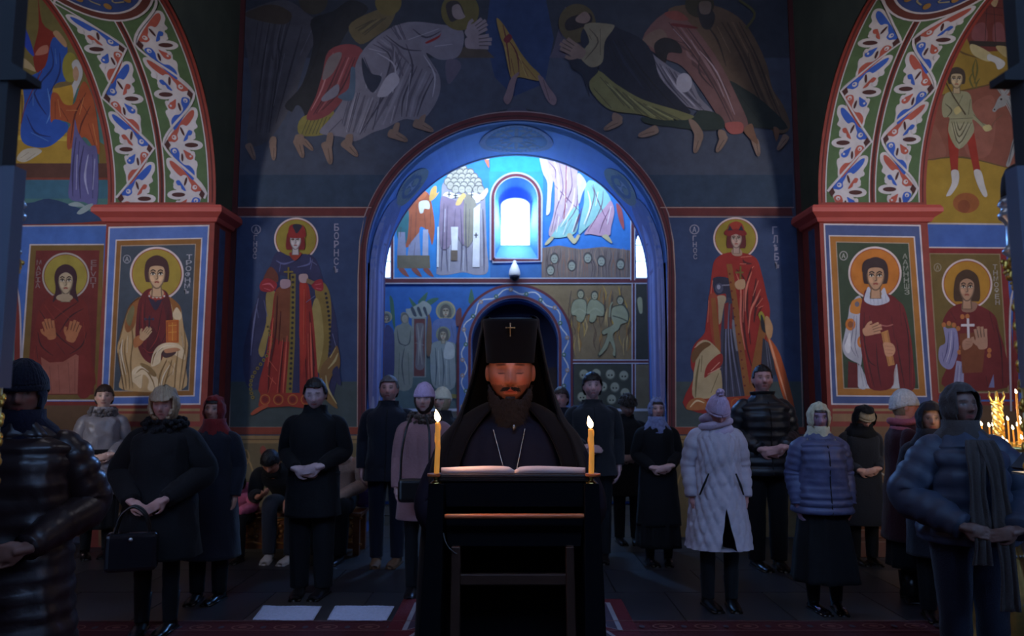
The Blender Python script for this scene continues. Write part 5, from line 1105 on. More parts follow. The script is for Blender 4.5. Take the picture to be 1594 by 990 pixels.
# lower right: figures in flames, skulls
f.S(0, 0, 1)
f.poly([(801, 441), (984, 441), (984, 560), (890.5, 560)] + [(801.5 + 89 * math.cos(a), 532 - 89 * math.sin(a)) for a in [PI / 2 * i / 16 for i in range(16)]], (124, 106, 80))
for i in range(70):
    x = rnd.uniform(885, 982); y = rnd.uniform(470, 558); y = max(y, 470); f.line([(x, y), (x + rnd.uniform(-5, 5), y - 14), (x + rnd.uniform(-5, 5), y - 28)], rnd.uniform(0.8, 1.8), rnd.choice([(170, 136, 56), (150, 110, 60), (84, 70, 66), (176, 150, 100), (96, 74, 60)]), taper=True)
f.S(870, 430, 4.714)
def nude(head, body, col=(140, 144, 120)):
    f.fill(body, (66, 70, 62)); cx_ = sum(p[0] for p in body) / len(body); cy_ = sum(p[1] for p in body) / len(body)
    f.fill([(cx_ + (x - cx_) * 0.92, cy_ + (y - cy_) * 0.95) for x, y in body], col)
    f.disc(head[0], head[1], 28, 36, (60, 60, 54), 18); f.disc(head[0], head[1] + 4, 21, 27, (150, 150, 128), 16)
    f.line([(head[0] - 12, head[1]), (head[0] - 3, head[1])], .7, (50, 50, 46)); f.line([(head[0] + 3, head[1]), (head[0] + 12, head[1])], .7, (50, 50, 46)); f.line([(head[0] - 7, head[1] + 16), (head[0] + 7, head[1] + 16)], .7, (70, 50, 46))
nude((160, 130), [(135, 165), (100, 190), (85, 250), (95, 285), (125, 290), (130, 325), (165, 340), (190, 310), (205, 250), (205, 195), (185, 168)]); f.line([(100, 270), (150, 240), (200, 270)], 2.0, (150, 154, 130)); nude((262, 140), [(240, 165), (210, 200), (200, 275), (225, 280), (220, 330), (250, 340), (275, 310), (280, 290), (330, 290), (335, 220), (300, 185), (275, 170)]); f.line([(215, 270), (265, 235), (325, 275)], 2.2, (150, 154, 130)); nude((450, 175), [(430, 210), (390, 230), (385, 300), (400, 350), (330, 390), (310, 410), (325, 430), (355, 420), (330, 500), (285, 575), (300, 585), (350, 530), (370, 480), (400, 540), (395, 580), (415, 590), (415, 520), (395, 430), (440, 390), (460, 350), (510, 330), (515, 270), (490, 220), (465, 205)]); f.line([(395, 290), (460, 310), (500, 330)], 2.0, (84, 88, 76)); f.line([(370, 300), (378, 220), (395, 190)], 2.2, (140, 144, 120))
f.S(0, 0, 1)
f.poly([(893, 566), (985, 566), (985, 640), (893, 640)], (50, 56, 52)); f.poly([(989, 442), (1035, 442), (1035, 561), (989, 561)], (40, 44, 44)); f.poly([(989, 567), (1035, 567), (1035, 636), (989, 636)], (100, 92, 76)); f.fill([(992, 466), (999, 464), (1000, 486), (995, 486)], (140, 144, 120))
for x, y in ((909, 583), (928, 582), (950, 583), (971, 585), (938, 602), (957, 603), (973, 612), (952, 622), (906, 618), (925, 620), (975, 630)):
    f.disc(x, y, 8, 8.5, (84, 88, 80), 18); f.disc(x, y - 0.6, 6.6, 7.0, (146, 150, 136), 18); f.disc(x - 2.4, y + 1, 1.4, 1.5, (40, 42, 40), 8); f.disc(x + 2.4, y + 1, 1.4, 1.5, (40, 42, 40), 8)
# bands
strip([(540, 437), (1060, 437)], 6.5); strip([(610.5, 200), (610.5, 434)], 3.5); strip([(985, 200), (985, 436)], 4.5); strip([(986.5, 441), (986.5, 640)], 3.5); strip([(892, 563), (1060, 563)], 3.5)
f.poly([(560, 640), (712, 640), (712, 780), (560, 780)], (84, 84, 84)); f.poly([(891, 640), (1040, 640), (1040, 780), (891, 780)], (84, 84, 84)); f.poly([(560, 636), (712, 636), (712, 640), (560, 640)], WB); f.poly([(891, 636), (1040, 636), (1040, 640), (891, 640)], WB)
# doorway border with a vine
dpts = lambda r0: [(801.5 - r0, 782)] + [(801.5 - r0 * math.cos(a), 532 - r0 * math.sin(a)) for a in [PI * i / 40 for i in range(41)]] + [(801.5 + r0, 782)]
f.line(dpts(79), 22, (150, 158, 186), smooth=False); f.line(dpts(79), 15, (70, 104, 168), smooth=False); f.line(dpts(88.5), 4, MRN, smooth=False); f.line(dpts(70.5), 4.5, MRN, smooth=False)
D = dpts(79); path = [D[0]]
for a_, b_ in zip(D[:-1], D[1:]):
    L_ = math.hypot(b_[0] - a_[0], b_[1] - a_[1]); n_ = max(1, int(L_ / 4))
    path += [(a_[0] + (b_[0] - a_[0]) * i / n_, a_[1] + (b_[1] - a_[1]) * i / n_) for i in range(1, n_ + 1)]
vine = []
acc = 0
for i in range(1, len(path) - 1):
    a_, b_ = path[i - 1], path[i + 1]; dx, dy = b_[0] - a_[0], b_[1] - a_[1]; L_ = math.hypot(dx, dy); acc += L_ / 2
    o_ = 4.2 * math.sin(acc / 22 * PI); vine.append((path[i][0] + dy / L_ * o_, path[i][1] - dx / L_ * o_))
f.line(vine, 1.8, (186, 192, 206), smooth=False)
acc = 0; last = -99
for i in range(1, len(path) - 1):
    a_, b_ = path[i - 1], path[i + 1]; dx, dy = b_[0] - a_[0], b_[1] - a_[1]; L_ = math.hypot(dx, dy); acc += L_ / 2
    if acc - last > 22:
        last = acc; k_ = int(acc / 22) % 2; sgn = 1 if k_ else -1; f.disc(path[i][0] - dy / L_ * 2.6 * sgn, path[i][1] + dx / L_ * 2.6 * sgn, 3.4, 3.4, (60, 104, 84) if k_ else (150, 128, 110), 12); f.disc(path[i][0] - dy / L_ * 2.6 * sgn, path[i][1] + dx / L_ * 2.6 * sgn, 1.6, 1.6, (150, 158, 186), 8)
f.build('fresco_porch', wb, 'brightly lit painted wall with robed figures, flames and skulls round the doorway')
# ================================================================ PEOPLE
from mathutils import noise as mnoise
def sstep(a, b, x):
    t = max(0.0, min(1.0, (x - a) / (b - a))); return t * t * (3 - 2 * t)
def g(x, s): return math.exp(-(x / s) ** 2)
def head_vf(nu=56, nv=44, wide=1.0, jaw=0.30, nose=1.2):
    V = []; F = []
    def P(th, ph):
        dx, dy, dz = math.sin(ph) * math.sin(th), -math.sin(ph) * math.cos(th), math.cos(ph)
        x, y, z = dx * 0.074 * wide, dy * 0.092, dz * 0.115
        t = max(0.0, -z / 0.115)
        x *= 1 - jaw * t * t
        if y > 0: y *= 1 - 0.45 * t
        else: y *= 0.96
        if z > 0.02: x *= 1 + 0.03 * sstep(0.02, 0.07, z)
        w = sstep(0.15, 0.75, -dy)
        o = 0.0
        nz = sstep(0.030, -0.018, z) * (1 - sstep(-0.026, -0.036, z))
        o += 0.026 * nose * g(x, 0.0085 + 0.006 * sstep(0.0, -0.024, z)) * nz
        o -= 0.011 * g(abs(x) - 0.030, 0.016) * g(z - 0.014, 0.012)
        o += 0.006 * g(abs(x) - 0.031, 0.011) * g(z - 0.009, 0.008)
        o += 0.005 * g(z - 0.033, 0.008) * g(x, 0.05)
        o += 0.004 * g(abs(x) - 0.045, 0.016) * g(z + 0.012, 0.014)
        o += 0.0055 * g(x, 0.020) * (g(z + 0.049, 0.0045) + 0.9 * g(z + 0.060, 0.005)) - 0.003 * g(x, 0.02) * g(z + 0.0545, 0.0022)
        o -= 0.003 * g(x, 0.02) * g(z + 0.072, 0.006); o += 0.006 * g(x, 0.02) * g(z + 0.092, 0.014)
        return (x, y - o * w, z)
    V.append(P(0, 0))
    for j in range(1, nv):
        for i in range(nu): V.append(P(2 * PI * i / nu, PI * j / nv))
    V.append(P(0, PI)); last = len(V) - 1
    for i in range(nu):
        k = (i + 1) % nu
        F.append((0, 1 + i, 1 + k)); F.append((last, last - nu + k, last - nu + i))
        for j in range(nv - 2):
            a = 1 + j * nu; F.append((a + i, a + nu + i, a + nu + k, a + k))
    return V, F
def add_hand(mb, w, d, n, side, L=0.18, curl=0.5, spread=0.0, S=1.0):
    """w wrist, d direction of the fingers, n palm normal, side +1/-1 where the thumb leaves"""
    w = Vector(w); d = Vector(d).normalized(); n = Vector(n); n = (n - d * n.dot(d)).normalized(); t = n.cross(d) * side
    L *= S
    def P(a, b, c): return w + d * (a * L) + t * (b * L) + n * (c * L)
    rot = Matrix((t, d, n)).transposed()
    mb.ball(P(0.24, 0.0, 0), (0.225 * L, 0.29 * L, 0.095 * L), 14, 10, rot)
    mb.tube([P(-0.18, 0, 0), P(0.0, 0, 0), P(0.2, 0, 0)], [0.15 * L, 0.145 * L, 0.16 * L], 10, 0.75)
    for i, (b, l) in enumerate(((0.155, 0.92), (0.052, 1.0), (-0.052, 0.95), (-0.15, 0.80))):
        c1 = curl * (0.7 + 0.1 * i); base = 0.44 - (0.03 if i == 3 else 0)
        fl = (l - base); pts = [(0.30, b * 0.8, 0.0), (base, b, 0.0)]; ang = 0.0; a, c = base, 0.0
        for sgm in (0.42, 0.32, 0.26):
            ang += c1 * 0.9
            a += math.cos(ang) * fl * sgm; c += math.sin(ang) * fl * sgm
            pts.append((a, b * (1 + spread * (a - base) * 3), c))
        r = [0.052 * L, 0.052 * L, 0.048 * L, 0.043 * L, 0.034 * L]
        mb.tube([P(*p) for p in pts], r, 8); mb.ball(P(*pts[-1]), 0.035 * L, 8, 6)
    th = [(0.08, 0.13, 0.01), (0.24, 0.27, 0.05), (0.40, 0.31, 0.10), (0.54, 0.27, 0.12 + curl * 0.06)]
    mb.tube([P(*p) for p in th], [0.07 * L, 0.062 * L, 0.05 * L, 0.038 * L], 8); mb.ball(P(*th[-1]), 0.039 * L, 8, 6)
def unify(V, F, voxel, ratio):
    me = mesh_np('b', V, F); o = link('b', me)
    r = o.modifiers.new('r', 'REMESH'); r.mode = 'VOXEL'; r.voxel_size = voxel
    s = o.modifiers.new('s', 'SMOOTH'); s.factor = 0.35; s.iterations = 1
    if ratio < 1: d = o.modifiers.new('d', 'DECIMATE'); d.ratio = ratio
    dg = bpy.context.evaluated_depsgraph_get()
    out = bpy.data.meshes.new_from_object(o.evaluated_get(dg))
    bpy.data.objects.remove(o); bpy.data.meshes.remove(me)
    out.polygons.foreach_set('use_smooth', [True] * len(out.polygons))
    return out
def paint_skin(me, hinv, skin, lip, brow, eyes='open', beard=None, hs=1.0):
    n = len(me.vertices); co = np.empty(n * 3); me.vertices.foreach_get('co', co); co = co.reshape(-1, 3)
    M = np.array(hinv); h = (co @ M[:3, :3].T + M[:3, 3]) / hs
    x, y, z = h[:, 0], h[:, 1], h[:, 2]; ax = np.abs(x); front = (y < -0.03) & (z > -0.13) & (z < 0.14) & (ax < 0.09)
    c = np.tile(np.array(lin(skin)), (n, 1))
    def mixc(mask, col, a):
        m = (mask * a)[:, None] * front[:, None]; c[:] = c * (1 - m) + np.array(lin(col)) * m
    def sm(v, w): return np.clip(1 - (np.abs(v) / w) ** 4, 0, 1)
    mixc(np.exp(-((ax - 0.045) / 0.018) ** 2 - ((z + 0.02) / 0.018) ** 2), (skin[0], int(skin[1] * 0.72), int(skin[2] * 0.7)), 0.5)
    mixc(np.exp(-(x / 0.014) ** 2 - ((z + 0.022) / 0.012) ** 2), (skin[0], int(skin[1] * 0.74), int(skin[2] * 0.7)), 0.5)
    if beard: mixc(((z < -0.036) & ~((ax < 0.022) & (z > -0.066))).astype(float), beard, 0.55)
    mixc(sm(x, 0.025) * sm(z + 0.054 + 0.1 * ax * ax / 0.025, 0.010), lip, 0.9)
    mixc(sm(x, 0.022) * sm(z + 0.0545, 0.0016), (70, 25, 25), 0.8)
    mixc(sm(ax - 0.031, 0.019) * sm(z - 0.033 + (ax - 0.03) * 0.15, 0.005), brow, 0.85)
    mixc(np.exp(-((ax - 0.030) / 0.017) ** 2 - ((z - 0.014) / 0.013) ** 2), (int(skin[0] * .5), int(skin[1] * .4), int(skin[2] * .4)), 0.62)  # eye sockets darkened: their shade is painted into the skin colour
    mixc(np.exp(-((ax - 0.017) / 0.004) ** 2 - ((z + 0.006) / 0.020) ** 2), (int(skin[0] * .6), int(skin[1] * .5), int(skin[2] * .5)), 0.45); mixc(np.exp(-((ax - 0.008) / 0.005) ** 2 - ((z + 0.034) / 0.004) ** 2), (50, 20, 18), 0.7)  # shading beside and under the nose, painted into the skin colour
    if eyes == 'open':
        mixc(sm(ax - 0.031, 0.0135) * sm(z - 0.011, 0.0055), (140, 128, 124), 0.85); mixc(sm(ax - 0.031, 0.0055) * sm(z - 0.011, 0.006), (30, 20, 18), 1.0); mixc(sm(ax - 0.031, 0.015) * sm(z - 0.017, 0.002), (35, 22, 20), 0.9)
    else:
        mixc(sm(ax - 0.031, 0.015) * sm(z - 0.004 - (ax - 0.031) ** 2 * 8, 0.0022), (40, 22, 18), 0.95)
    a = me.color_attributes.new('Col', 'FLOAT_COLOR', 'POINT'); arr = np.ones((n, 4), dtype=np.float32); arr[:, :3] = c; a.data.foreach_set('color', arr.ravel())

def loft(spine, nseg=48, tex=None, amp=0.012, cell=0.085, wr=0.006, sub=3, gap=0.0, seed=0, folds=0, fold_amp=0.0, close=True):
    """garment body along a spine of (y, z, rx, ry[, x]); rings lie across the spine"""
    P = [tuple(p) + ((0.0,) if len(p) == 4 else ()) for p in spine]
    P = spline(P, False, sub)
    V = []; F = []; s = 0.0
    m = len(P)
    for i, (y, z, rx, ry, x0) in enumerate(P):
        a, b = P[max(i - 1, 0)], P[min(i + 1, m - 1)]
        ty, tz = b[0] - a[0], b[1] - a[1]; L = math.hypot(ty, tz) or 1; ty /= L; tz /= L
        if i: s += math.hypot(y - P[i - 1][0], z - P[i - 1][1])
        for k in range(nseg):
            th = 2 * PI * k / nseg; c, q = math.cos(th), math.sin(th)
            e = 0.85
            cx = math.copysign(abs(c) ** e, c); sx = math.copysign(abs(q) ** e, q)
            o = 0.0
            arc = th * (rx + ry) / 2
            if tex == 'puffer': o = amp * (abs(math.sin(PI * s / cell)) ** 0.5 - 0.6)
            elif tex == 'quilt':
                u = th * 9; v = PI * s / cell
                o = amp * (math.sqrt(abs(math.sin(u + v * 0.5) * math.sin(u - v * 0.5))) - 0.5)
            o += wr * mnoise.noise(Vector((c * 3 + seed, q * 3, s * 9)))
            o += wr * 0.6 * mnoise.noise(Vector((c * 8, q * 8 + seed, s * 22)))
            if folds: o += fold_amp * math.sin(folds * th + seed + 1.5 * math.sin(th * 2 + seed)) * (1 - i / m)
            ny, nz = -tz, ty     # points to the front for an upright spine (ty = 0, tz = 1 -> -y)
            rr = ry + o; V.append((x0 + (rx + o) * cx, y + ny * rr * sx, z + nz * rr * sx))
    for i in range(m - 1):
        for k in range(nseg):
            a, b = i * nseg + k, i * nseg + (k + 1) % nseg; F.append((a, b, b + nseg, a + nseg))
    if close:
        F.append(tuple(range(nseg - 1, -1, -1))); F.append(tuple((m - 1) * nseg + k for k in range(nseg)))
    return V, F
def sleeve(mb, pts, rad, tex=None, amp=0.008, cell=0.07, n=20, sub=7):
    P = spline([tuple(p) + (r,) for p, r in zip(pts, rad)], False, sub)
    out = []; s = 0
    # densify
    for i, p in enumerate(P):
        if i: s += (Vector(p[:3]) - Vector(P[i - 1][:3])).length
        r = p[3]
        if tex: r += amp * (abs(math.sin(PI * s / cell)) ** 0.5 - 0.6)
        r += 0.003 * mnoise.noise(Vector((s * 30, pts[0][0] * 9, 0)))
        out.append((p[:3], r))
    mb.tube([o[0] for o in out], [o[1] for o in out], n)
def shell(off, mask, nu=40, nv=30, noise_amp=0.0, ns=14, wide=1.0, rib=0, scale=(1, 1, 1), shift=(0, 0, 0)):
    """part of a head-shaped shell kept where mask(X, Y, Z) holds; X, Y, Z are head coordinates from -1 to 1"""
    V = []; F = []; keep = []
    for j in range(nv + 1):
        for i in range(nu):
            th, ph = 2 * PI * i / nu, PI * j / nv
            X, Y, Z = math.sin(ph) * math.sin(th), -math.sin(ph) * math.cos(th), math.cos(ph)
            o = off + noise_amp * mnoise.noise(Vector((X * ns / 4, Y * ns / 4, Z * ns / 4)))
            if rib: o += 0.002 * math.cos(th * rib)
            t = max(0.0, -Z)
            x = X * (0.076 * wide * (1 - 0.22 * t * t) + o); y = Y * (0.094 + o) * (1 - (0.25 * t if Y > 0 else 0)); z = Z * (0.117 + o)
            V.append((x * scale[0] + shift[0], y * scale[1] + shift[1], z * scale[2] + shift[2])); keep.append(mask(X, Y, Z))
    for j in range(nv):
        for i in range(nu):
            a = j * nu + i; b = j * nu + (i + 1) % nu; c = b + nu; d = a + nu
            if keep[a] and keep[b] and keep[c] and keep[d]:
                F.append((a, d, c, b) if 0 < j < nv - 1 else ((a, d, c) if j == 0 else (a, d, b)))
    return V, F
def part(name, VF, m, parent, M=None, solid=0.0, label=None, sub=0):
    V, F = VF
    if M is not None: V = [M @ Vector(v) for v in V]
    me = mesh_np(name, V, F, True)
    bm = bmesh.new(); bm.from_mesh(me)
    bmesh.ops.delete(bm, geom=[v for v in bm.verts if not v.link_faces], context='VERTS')
    bmesh.ops.remove_doubles(bm, verts=bm.verts, dist=1e-5); bmesh.ops.recalc_face_normals(bm, faces=bm.faces); bm.to_mesh(me); bm.free()
    o = link(name, me, parent, m)
    if solid: q = o.modifiers.new('thickness', 'SOLIDIFY'); q.thickness = abs(solid); q.offset = 1 if solid > 0 else -1
    if sub: q = o.modifiers.new('sub', 'SUBSURF'); q.levels = sub; q.render_levels = sub
    if label: o['label'] = label
    return o
def cloth(name, rgb, rough=0.85, sheen=0.15, scale=60, noise_=0.25, bump=0.35, spec=0.25, coat=0.0):
    return mat(name, rgb, rough=rough, noise=noise_, scale=scale, bump=bump, sheen=sheen, spec=spec, coat=coat)
SHOE = mat('black_leather', (22, 20, 20), rough=0.3, noise=0.2)
def shoe_mb(x, y, yaw, S=1.0, boot=0.0, z0=0.0, sole=True):
    m = MB(); m.smooth = True
    c, q = math.cos(yaw), math.sin(yaw)
    rot = Matrix(((c, -q, 0), (q, c, 0), (0, 0, 1)))
    sec = [(0.055, 0.030, 0.050), (0.03, 0.036, 0.062), (-0.02, 0.036, 0.060), (-0.08, 0.040, 0.050), (-0.13, 0.045, 0.042), (-0.17, 0.040, 0.036), (-0.198, 0.022, 0.026)]
    V = []; F = []; n = 12
    for (yy, w_, h_) in sec:
        for k in range(n):
            a = 2 * PI * k / n; zz = h_ * 0.5 + h_ * 0.5 * math.sin(a) * (1 if math.sin(a) > 0 else 1)
            V.append(rot @ Vector((w_ * math.cos(a) * S, yy * S, max(0.0, zz) * S)) + Vector((x, y, z0)))
    for i in range(len(sec) - 1):
        for k in range(n): F.append((i * n + k, i * n + (k + 1) % n, (i + 1) * n + (k + 1) % n, (i + 1) * n + k))
    F.append(tuple(range(n))); F.append(tuple((len(sec) - 1) * n + k for k in range(n - 1, -1, -1))); m.add(V, F)
    m.tube([(x, y + 0.012 * S, z0 + 0.03), (x, y + 0.015 * S, z0 + 0.10 + boot)], [0.040 * S, 0.045 * S + boot * 0.04], 12)
    if sole: m.box(tuple(rot @ Vector((0, -0.07 * S, 0)) + Vector((x, y, z0 + 0.007))), (0.078 * S, 0.25 * S, 0.014), rot)
    return m

def person(label, loc, H=1.70, yaw=0.0, bow=0.0, turn=0.0, female=False, skin=(205, 160, 135), lip=(170, 90, 85), brow=(60, 42, 34), eyes='open', beard=None,
           arms='clasp', top=None, bottom=None, hair=None, hat=None, scarf=None, group=None, vox=0.0085, tilt=0.0, lean=0.0, seated=False, joints=None, ratio=0.4, hz=None, handz=1.0, feet=None):
    """builds one standing or seated person facing -Y (towards the camera) as body + clothing; returns the root"""
    if loc[2] == 0 and loc[1] < atZ(797, 969).y + 0.1: loc = (loc[0], loc[1], 0.008)      # standing on the runner
    root = thing('person', label, 'person', loc, yaw, group)
    S = H / 1.72; root.scale = (S, S, S)
    sw = 0.150 if female else 0.172
    J = dict(ank=[(-0.095, 0.02, 0.08), (0.095, 0.02, 0.08)], knee=[(-0.095, -0.005, 0.48), (0.095, -0.005, 0.48)], hip=[(-0.09, 0.01, 0.90), (0.09, 0.01, 0.90)],
             pel=(0, 0.01, 0.95), chest=(0, 0.0 - lean, 1.24), neck=(0, 0.015 - lean * 1.4, 1.44), sh=[(-sw, 0.01 - lean * 1.3, 1.365), (sw, 0.01 - lean * 1.3, 1.365)])
    if joints: J.update(joints)
    nk = Vector(J['neck'])
    if arms == 'clasp': el, wr, hd, hn = [(-sw - 0.050, 0.03, 1.12), (sw + 0.050, 0.03, 1.12)], [(-0.095, -0.185, 1.00 * handz), (0.105, -0.200, 1.02 * handz)], [(0.95, -0.15, -0.25), (-0.95, -0.28, -0.22)], [(0, 1, 0), (0, 1, 0.1)]
    elif arms == 'hang': el, wr, hd, hn = [(-sw - 0.050, 0.03, 1.11), (sw + 0.050, 0.03, 1.11)], [(-sw - 0.065, -0.035, 0.86), (sw + 0.065, -0.035, 0.86)], [(0.05, -0.1, -1), (-0.05, -0.1, -1)], [(1, 0, 0), (-1, 0, 0)]
    elif arms == 'half': el, wr, hd, hn = [(-sw - 0.050, 0.03, 1.12), (sw + 0.050, 0.03, 1.11)], [(-0.10, -0.20, 1.04), (sw + 0.065, -0.035, 0.86)], [(0.9, -0.2, -0.1), (-0.05, -0.1, -1)], [(0, 1, 0), (-1, 0, 0)]
    elif isinstance(arms, dict): el, wr, hd, hn = arms['el'], arms['wr'], arms['hd'], arms['hn']
    hs = 1.03 if female else 1.06
    up = Vector((0, 0, 1))
    HR = Matrix.Rotation(turn, 4, 'Z') @ Matrix.Rotation(bow, 4, 'X') @ Matrix.Rotation(tilt, 4, 'Y')
    hc = nk + HR.to_3x3() @ Vector((0, -0.022, 0.152))
    HM = Matrix.Translation(hc) @ HR @ Matrix.Scale(hs, 4)
    b = MB()
    hv, hf = head_vf(); b.add([HM @ Vector(v) for v in hv], hf)
    for q in (-1, 1): b.ball(HM @ Vector((q * 0.078, 0.010, -0.004)), (0.009, 0.019, 0.031), 10, 8, HR.to_3x3())
    b.tube([nk + Vector((0, 0.01, -0.07)), nk, hc + HR.to_3x3() @ Vector((0, 0.022, -0.05))], [0.062, 0.056, 0.056], 14)
    ch, pe = Vector(J['chest']), Vector(J['pel'])
    pts_ = [(pe + (pe - ch) * 0.15, 0.08, 0.07), (pe, 0.145, 0.105), (pe.lerp(ch, 0.45), 0.125, 0.09), (ch, 0.145, 0.100), (ch.lerp(nk, 0.55), 0.135, 0.082), (nk + (ch - nk) * 0.05, 0.055, 0.05)]
    b.add(*loft([(p.y, p.z, rx, ry, p.x) for p, rx, ry in pts_], 24, wr=0.0, sub=3))
    for i in (0, 1):
        sh = Vector(J['sh'][i]); b.ball(sh, 0.046, 12, 8); b.tube([ch.lerp(nk, 0.5), sh], [0.070, 0.046], 10)
        b.tube([sh, Vector(sh).lerp(Vector(el[i]), 0.5), el[i]], [0.046, 0.045, 0.040], 12); b.ball(el[i], 0.040, 10, 8)
        b.tube([el[i], Vector(el[i]).lerp(Vector(wr[i]), 0.35), wr[i]], [0.042, 0.040, 0.028], 12)
        add_hand(b, wr[i], hd[i], hn[i], 1 if i == 0 else -1, 0.178 if female else 0.188, 0.45)
        hp, kn, an = Vector(J['hip'][i]), Vector(J['knee'][i]), Vector(J['ank'][i])
        b.tube([hp + Vector((0, 0, 0.03)), hp.lerp(kn, 0.4), kn], [0.092, 0.078, 0.056], 12); b.ball(kn, 0.055, 10, 8)
        b.tube([kn, kn.lerp(an, 0.35), an], [0.054, 0.054, 0.036], 12)
        b.ball(an + Vector((0, -0.065, -0.048)), (0.028, 0.10, 0.020), 12, 8); b.ball(an + Vector((0, 0.0, -0.035)), 0.030, 10, 8)
    me = unify(b.V, b.F, vox, ratio)
    paint_skin(me, HM.inverted(), skin, lip, brow, eyes, beard, 1.0)
    link('body', me, root, SKIN)
    ctx = dict(root=root, J=J, el=el, wr=wr, HM=HM, HR=HR, nk=nk, ch=ch, pe=pe, sw=sw, hc=hc, feet=feet)
    if bottom: bottom(ctx)
    if top: top(ctx)
    if hair: hair(ctx)
    if scarf: scarf(ctx)
    if hat: hat(ctx)
    return root
# ---- clothing makers: each returns a function of the person's frame
def coat(m, hem=0.55, flare=0.02, bulk=0.03, tex=None, amp=0.012, cell=0.085, collar=0.05, wr=0.006, sl_bulk=0.024, buttons=None, label=None, cuff=0.035, name='coat', seed=1.0, collar_m=None, zip_=None, slit=None):
    def f(c):
        J = c['J']; pe, ch, nk, sw = c['pe'], c['ch'], c['nk'], c['sw']
        sp = []
        k = bulk
        if hem < 0.92:
            for z, t in ((hem, 1.0), (hem + (0.9 - hem) * 0.35, 0.65), (hem + (0.9 - hem) * 0.7, 0.3)):
                sp.append((pe.y, z, 0.165 + k + flare * t, 0.125 + k + flare * t, pe.x))
        sp += [(pe.y, pe.z - 0.03, 0.168 + k, 0.128 + k, pe.x), (pe.lerp(ch, 0.4).y, pe.lerp(ch, 0.4).z, 0.148 + k, 0.112 + k, pe.lerp(ch, 0.4).x), (ch.y, ch.z, sw - 0.005 + k * 0.8, 0.118 + k, ch.x)]
        q = ch.lerp(nk, 0.55); sp.append((q.y, q.z, sw + 0.012 + k * 0.5, 0.108 + k * 0.8, q.x)); q = ch.lerp(nk, 0.80); sp.append((q.y, q.z, sw - 0.035 + k * 0.3, 0.090 + k * 0.5, q.x))
        q = ch.lerp(nk, 0.98); sp.append((q.y, q.z, 0.092 + k * 0.3, 0.080 + k * 0.3, q.x)); q = nk + (nk - ch).normalized() * collar; sp.append((q.y, q.z, 0.078 + k * 0.35, 0.080 + k * 0.35, q.x))
        V, F = loft(sp, 120 if slit else 64, tex, amp, cell, wr, 12 if slit else (8 if tex else 4), seed=seed)
        if slit:      # the open front of a long coat: a clean wedge cut out of the skirt
            me_ = mesh_np('t', V, F); bm = bmesh.new(); bm.from_mesh(me_); sl_ = 0.20
            for sg in (-1, 1): bmesh.ops.bisect_plane(bm, geom=bm.verts[:] + bm.edges[:] + bm.faces[:], plane_co=(0.02, 0, slit), plane_no=(1, 0, sg * sl_))
            kill = []
            for f_ in bm.faces:
                q = f_.calc_center_median()
                if (q.y < 0 and q.z < slit and abs(q.x - 0.02) < (slit - q.z) * sl_) or (len(f_.verts) > 20 and q.z < 0.9): kill.append(f_)
            bmesh.ops.delete(bm, geom=kill, context='FACES'); bm.to_mesh(me_); bm.free()
            V = [tuple(v.co) for v in me_.vertices]; F = [tuple(p.vertices) for p in me_.polygons]
        mb = MB(); mb.add(V, F); mb.smooth = True
        for i in (0, 1):
            sh, el, wr_ = Vector(J['sh'][i]), Vector(c['el'][i]), Vector(c['wr'][i])
            s_ = -1 if i == 0 else 1
            end = el.lerp(wr_, 0.97)
            b_ = sl_bulk
            sleeve(mb, [sh + Vector((-s_ * 0.055, 0, 0.0)), sh + Vector((s_ * 0.004, 0, -0.028)), sh.lerp(el, 0.5) + Vector((s_ * 0.01, 0, 0)), el + Vector((s_ * 0.005, 0.01, 0)), el.lerp(wr_, 0.5), end], [0.034 + b_ * 0.8, 0.050 + b_, 0.053 + b_, 0.050 + b_, 0.044 + b_ * 0.9, cuff + b_ * 0.6], tex, amp * 0.7, cell * 0.9, 22, 8)
        o = mb.build(name, m, c['root'], True, label)
        yf = lambda z: None
        if zip_:
            zb = MB(); q0, q1 = sp[0], sp[-2]
            pts = [(p[4] + 0.004, p[0] - p[3] - 0.004, p[1]) for p in spline([tuple(p) for p in sp[:-2]], False, 4)]
            zb.tube(pts, 0.0055, 6); zb.build('front_seam', zip_, c['root'])
        if buttons:
            bb = MB()
            for t in range(5):
                z = hem + 0.25 + (1.30 - hem - 0.25) * t / 4; ii = min(range(len(sp)), key=lambda a: abs(sp[a][1] - z)); bb.ball((0.02, sp[ii][0] - sp[ii][3] - 0.006, z), (0.013, 0.006, 0.013), 10, 6)
            bb.build('buttons', buttons, c['root'])
    return f
def trousers(m, shoe=SHOE, r=0.0, boot=0.0, yaws=(0.12, -0.12), shoe_label=None, name='trousers'):
    def f(c):
        J = c['J']; mb = MB(); mb.smooth = True
        for i in (0, 1):
            hp, kn, an = Vector(J['hip'][i]), Vector(J['knee'][i]), Vector(J['ank'][i])
            P = spline([tuple(hp + Vector((0, 0, 0.06))) + (0.108,), tuple(hp.lerp(kn, 0.45)) + (0.090,), tuple(kn) + (0.072,), tuple(kn.lerp(an, 0.5)) + (0.068,), tuple(an + Vector((0, 0, -0.015))) + (0.060,)], False, 7)
            mb.tube([p[:3] for p in P], [p[3] + r + 0.004 * mnoise.noise(Vector((p[2] * 14, i * 3, 1))) for p in P], 18)
        mb.build(name, m, c['root'], True)
        for i in (0, 1):
            an = J['ank'][i]; o = shoe_mb(an[0], an[1], yaws[i] if not c['feet'] else c['feet'][i], 1.16, boot, an[2] - 0.08).build('shoe', shoe, c['root'])
            if shoe_label: o['label'] = shoe_label
    return f
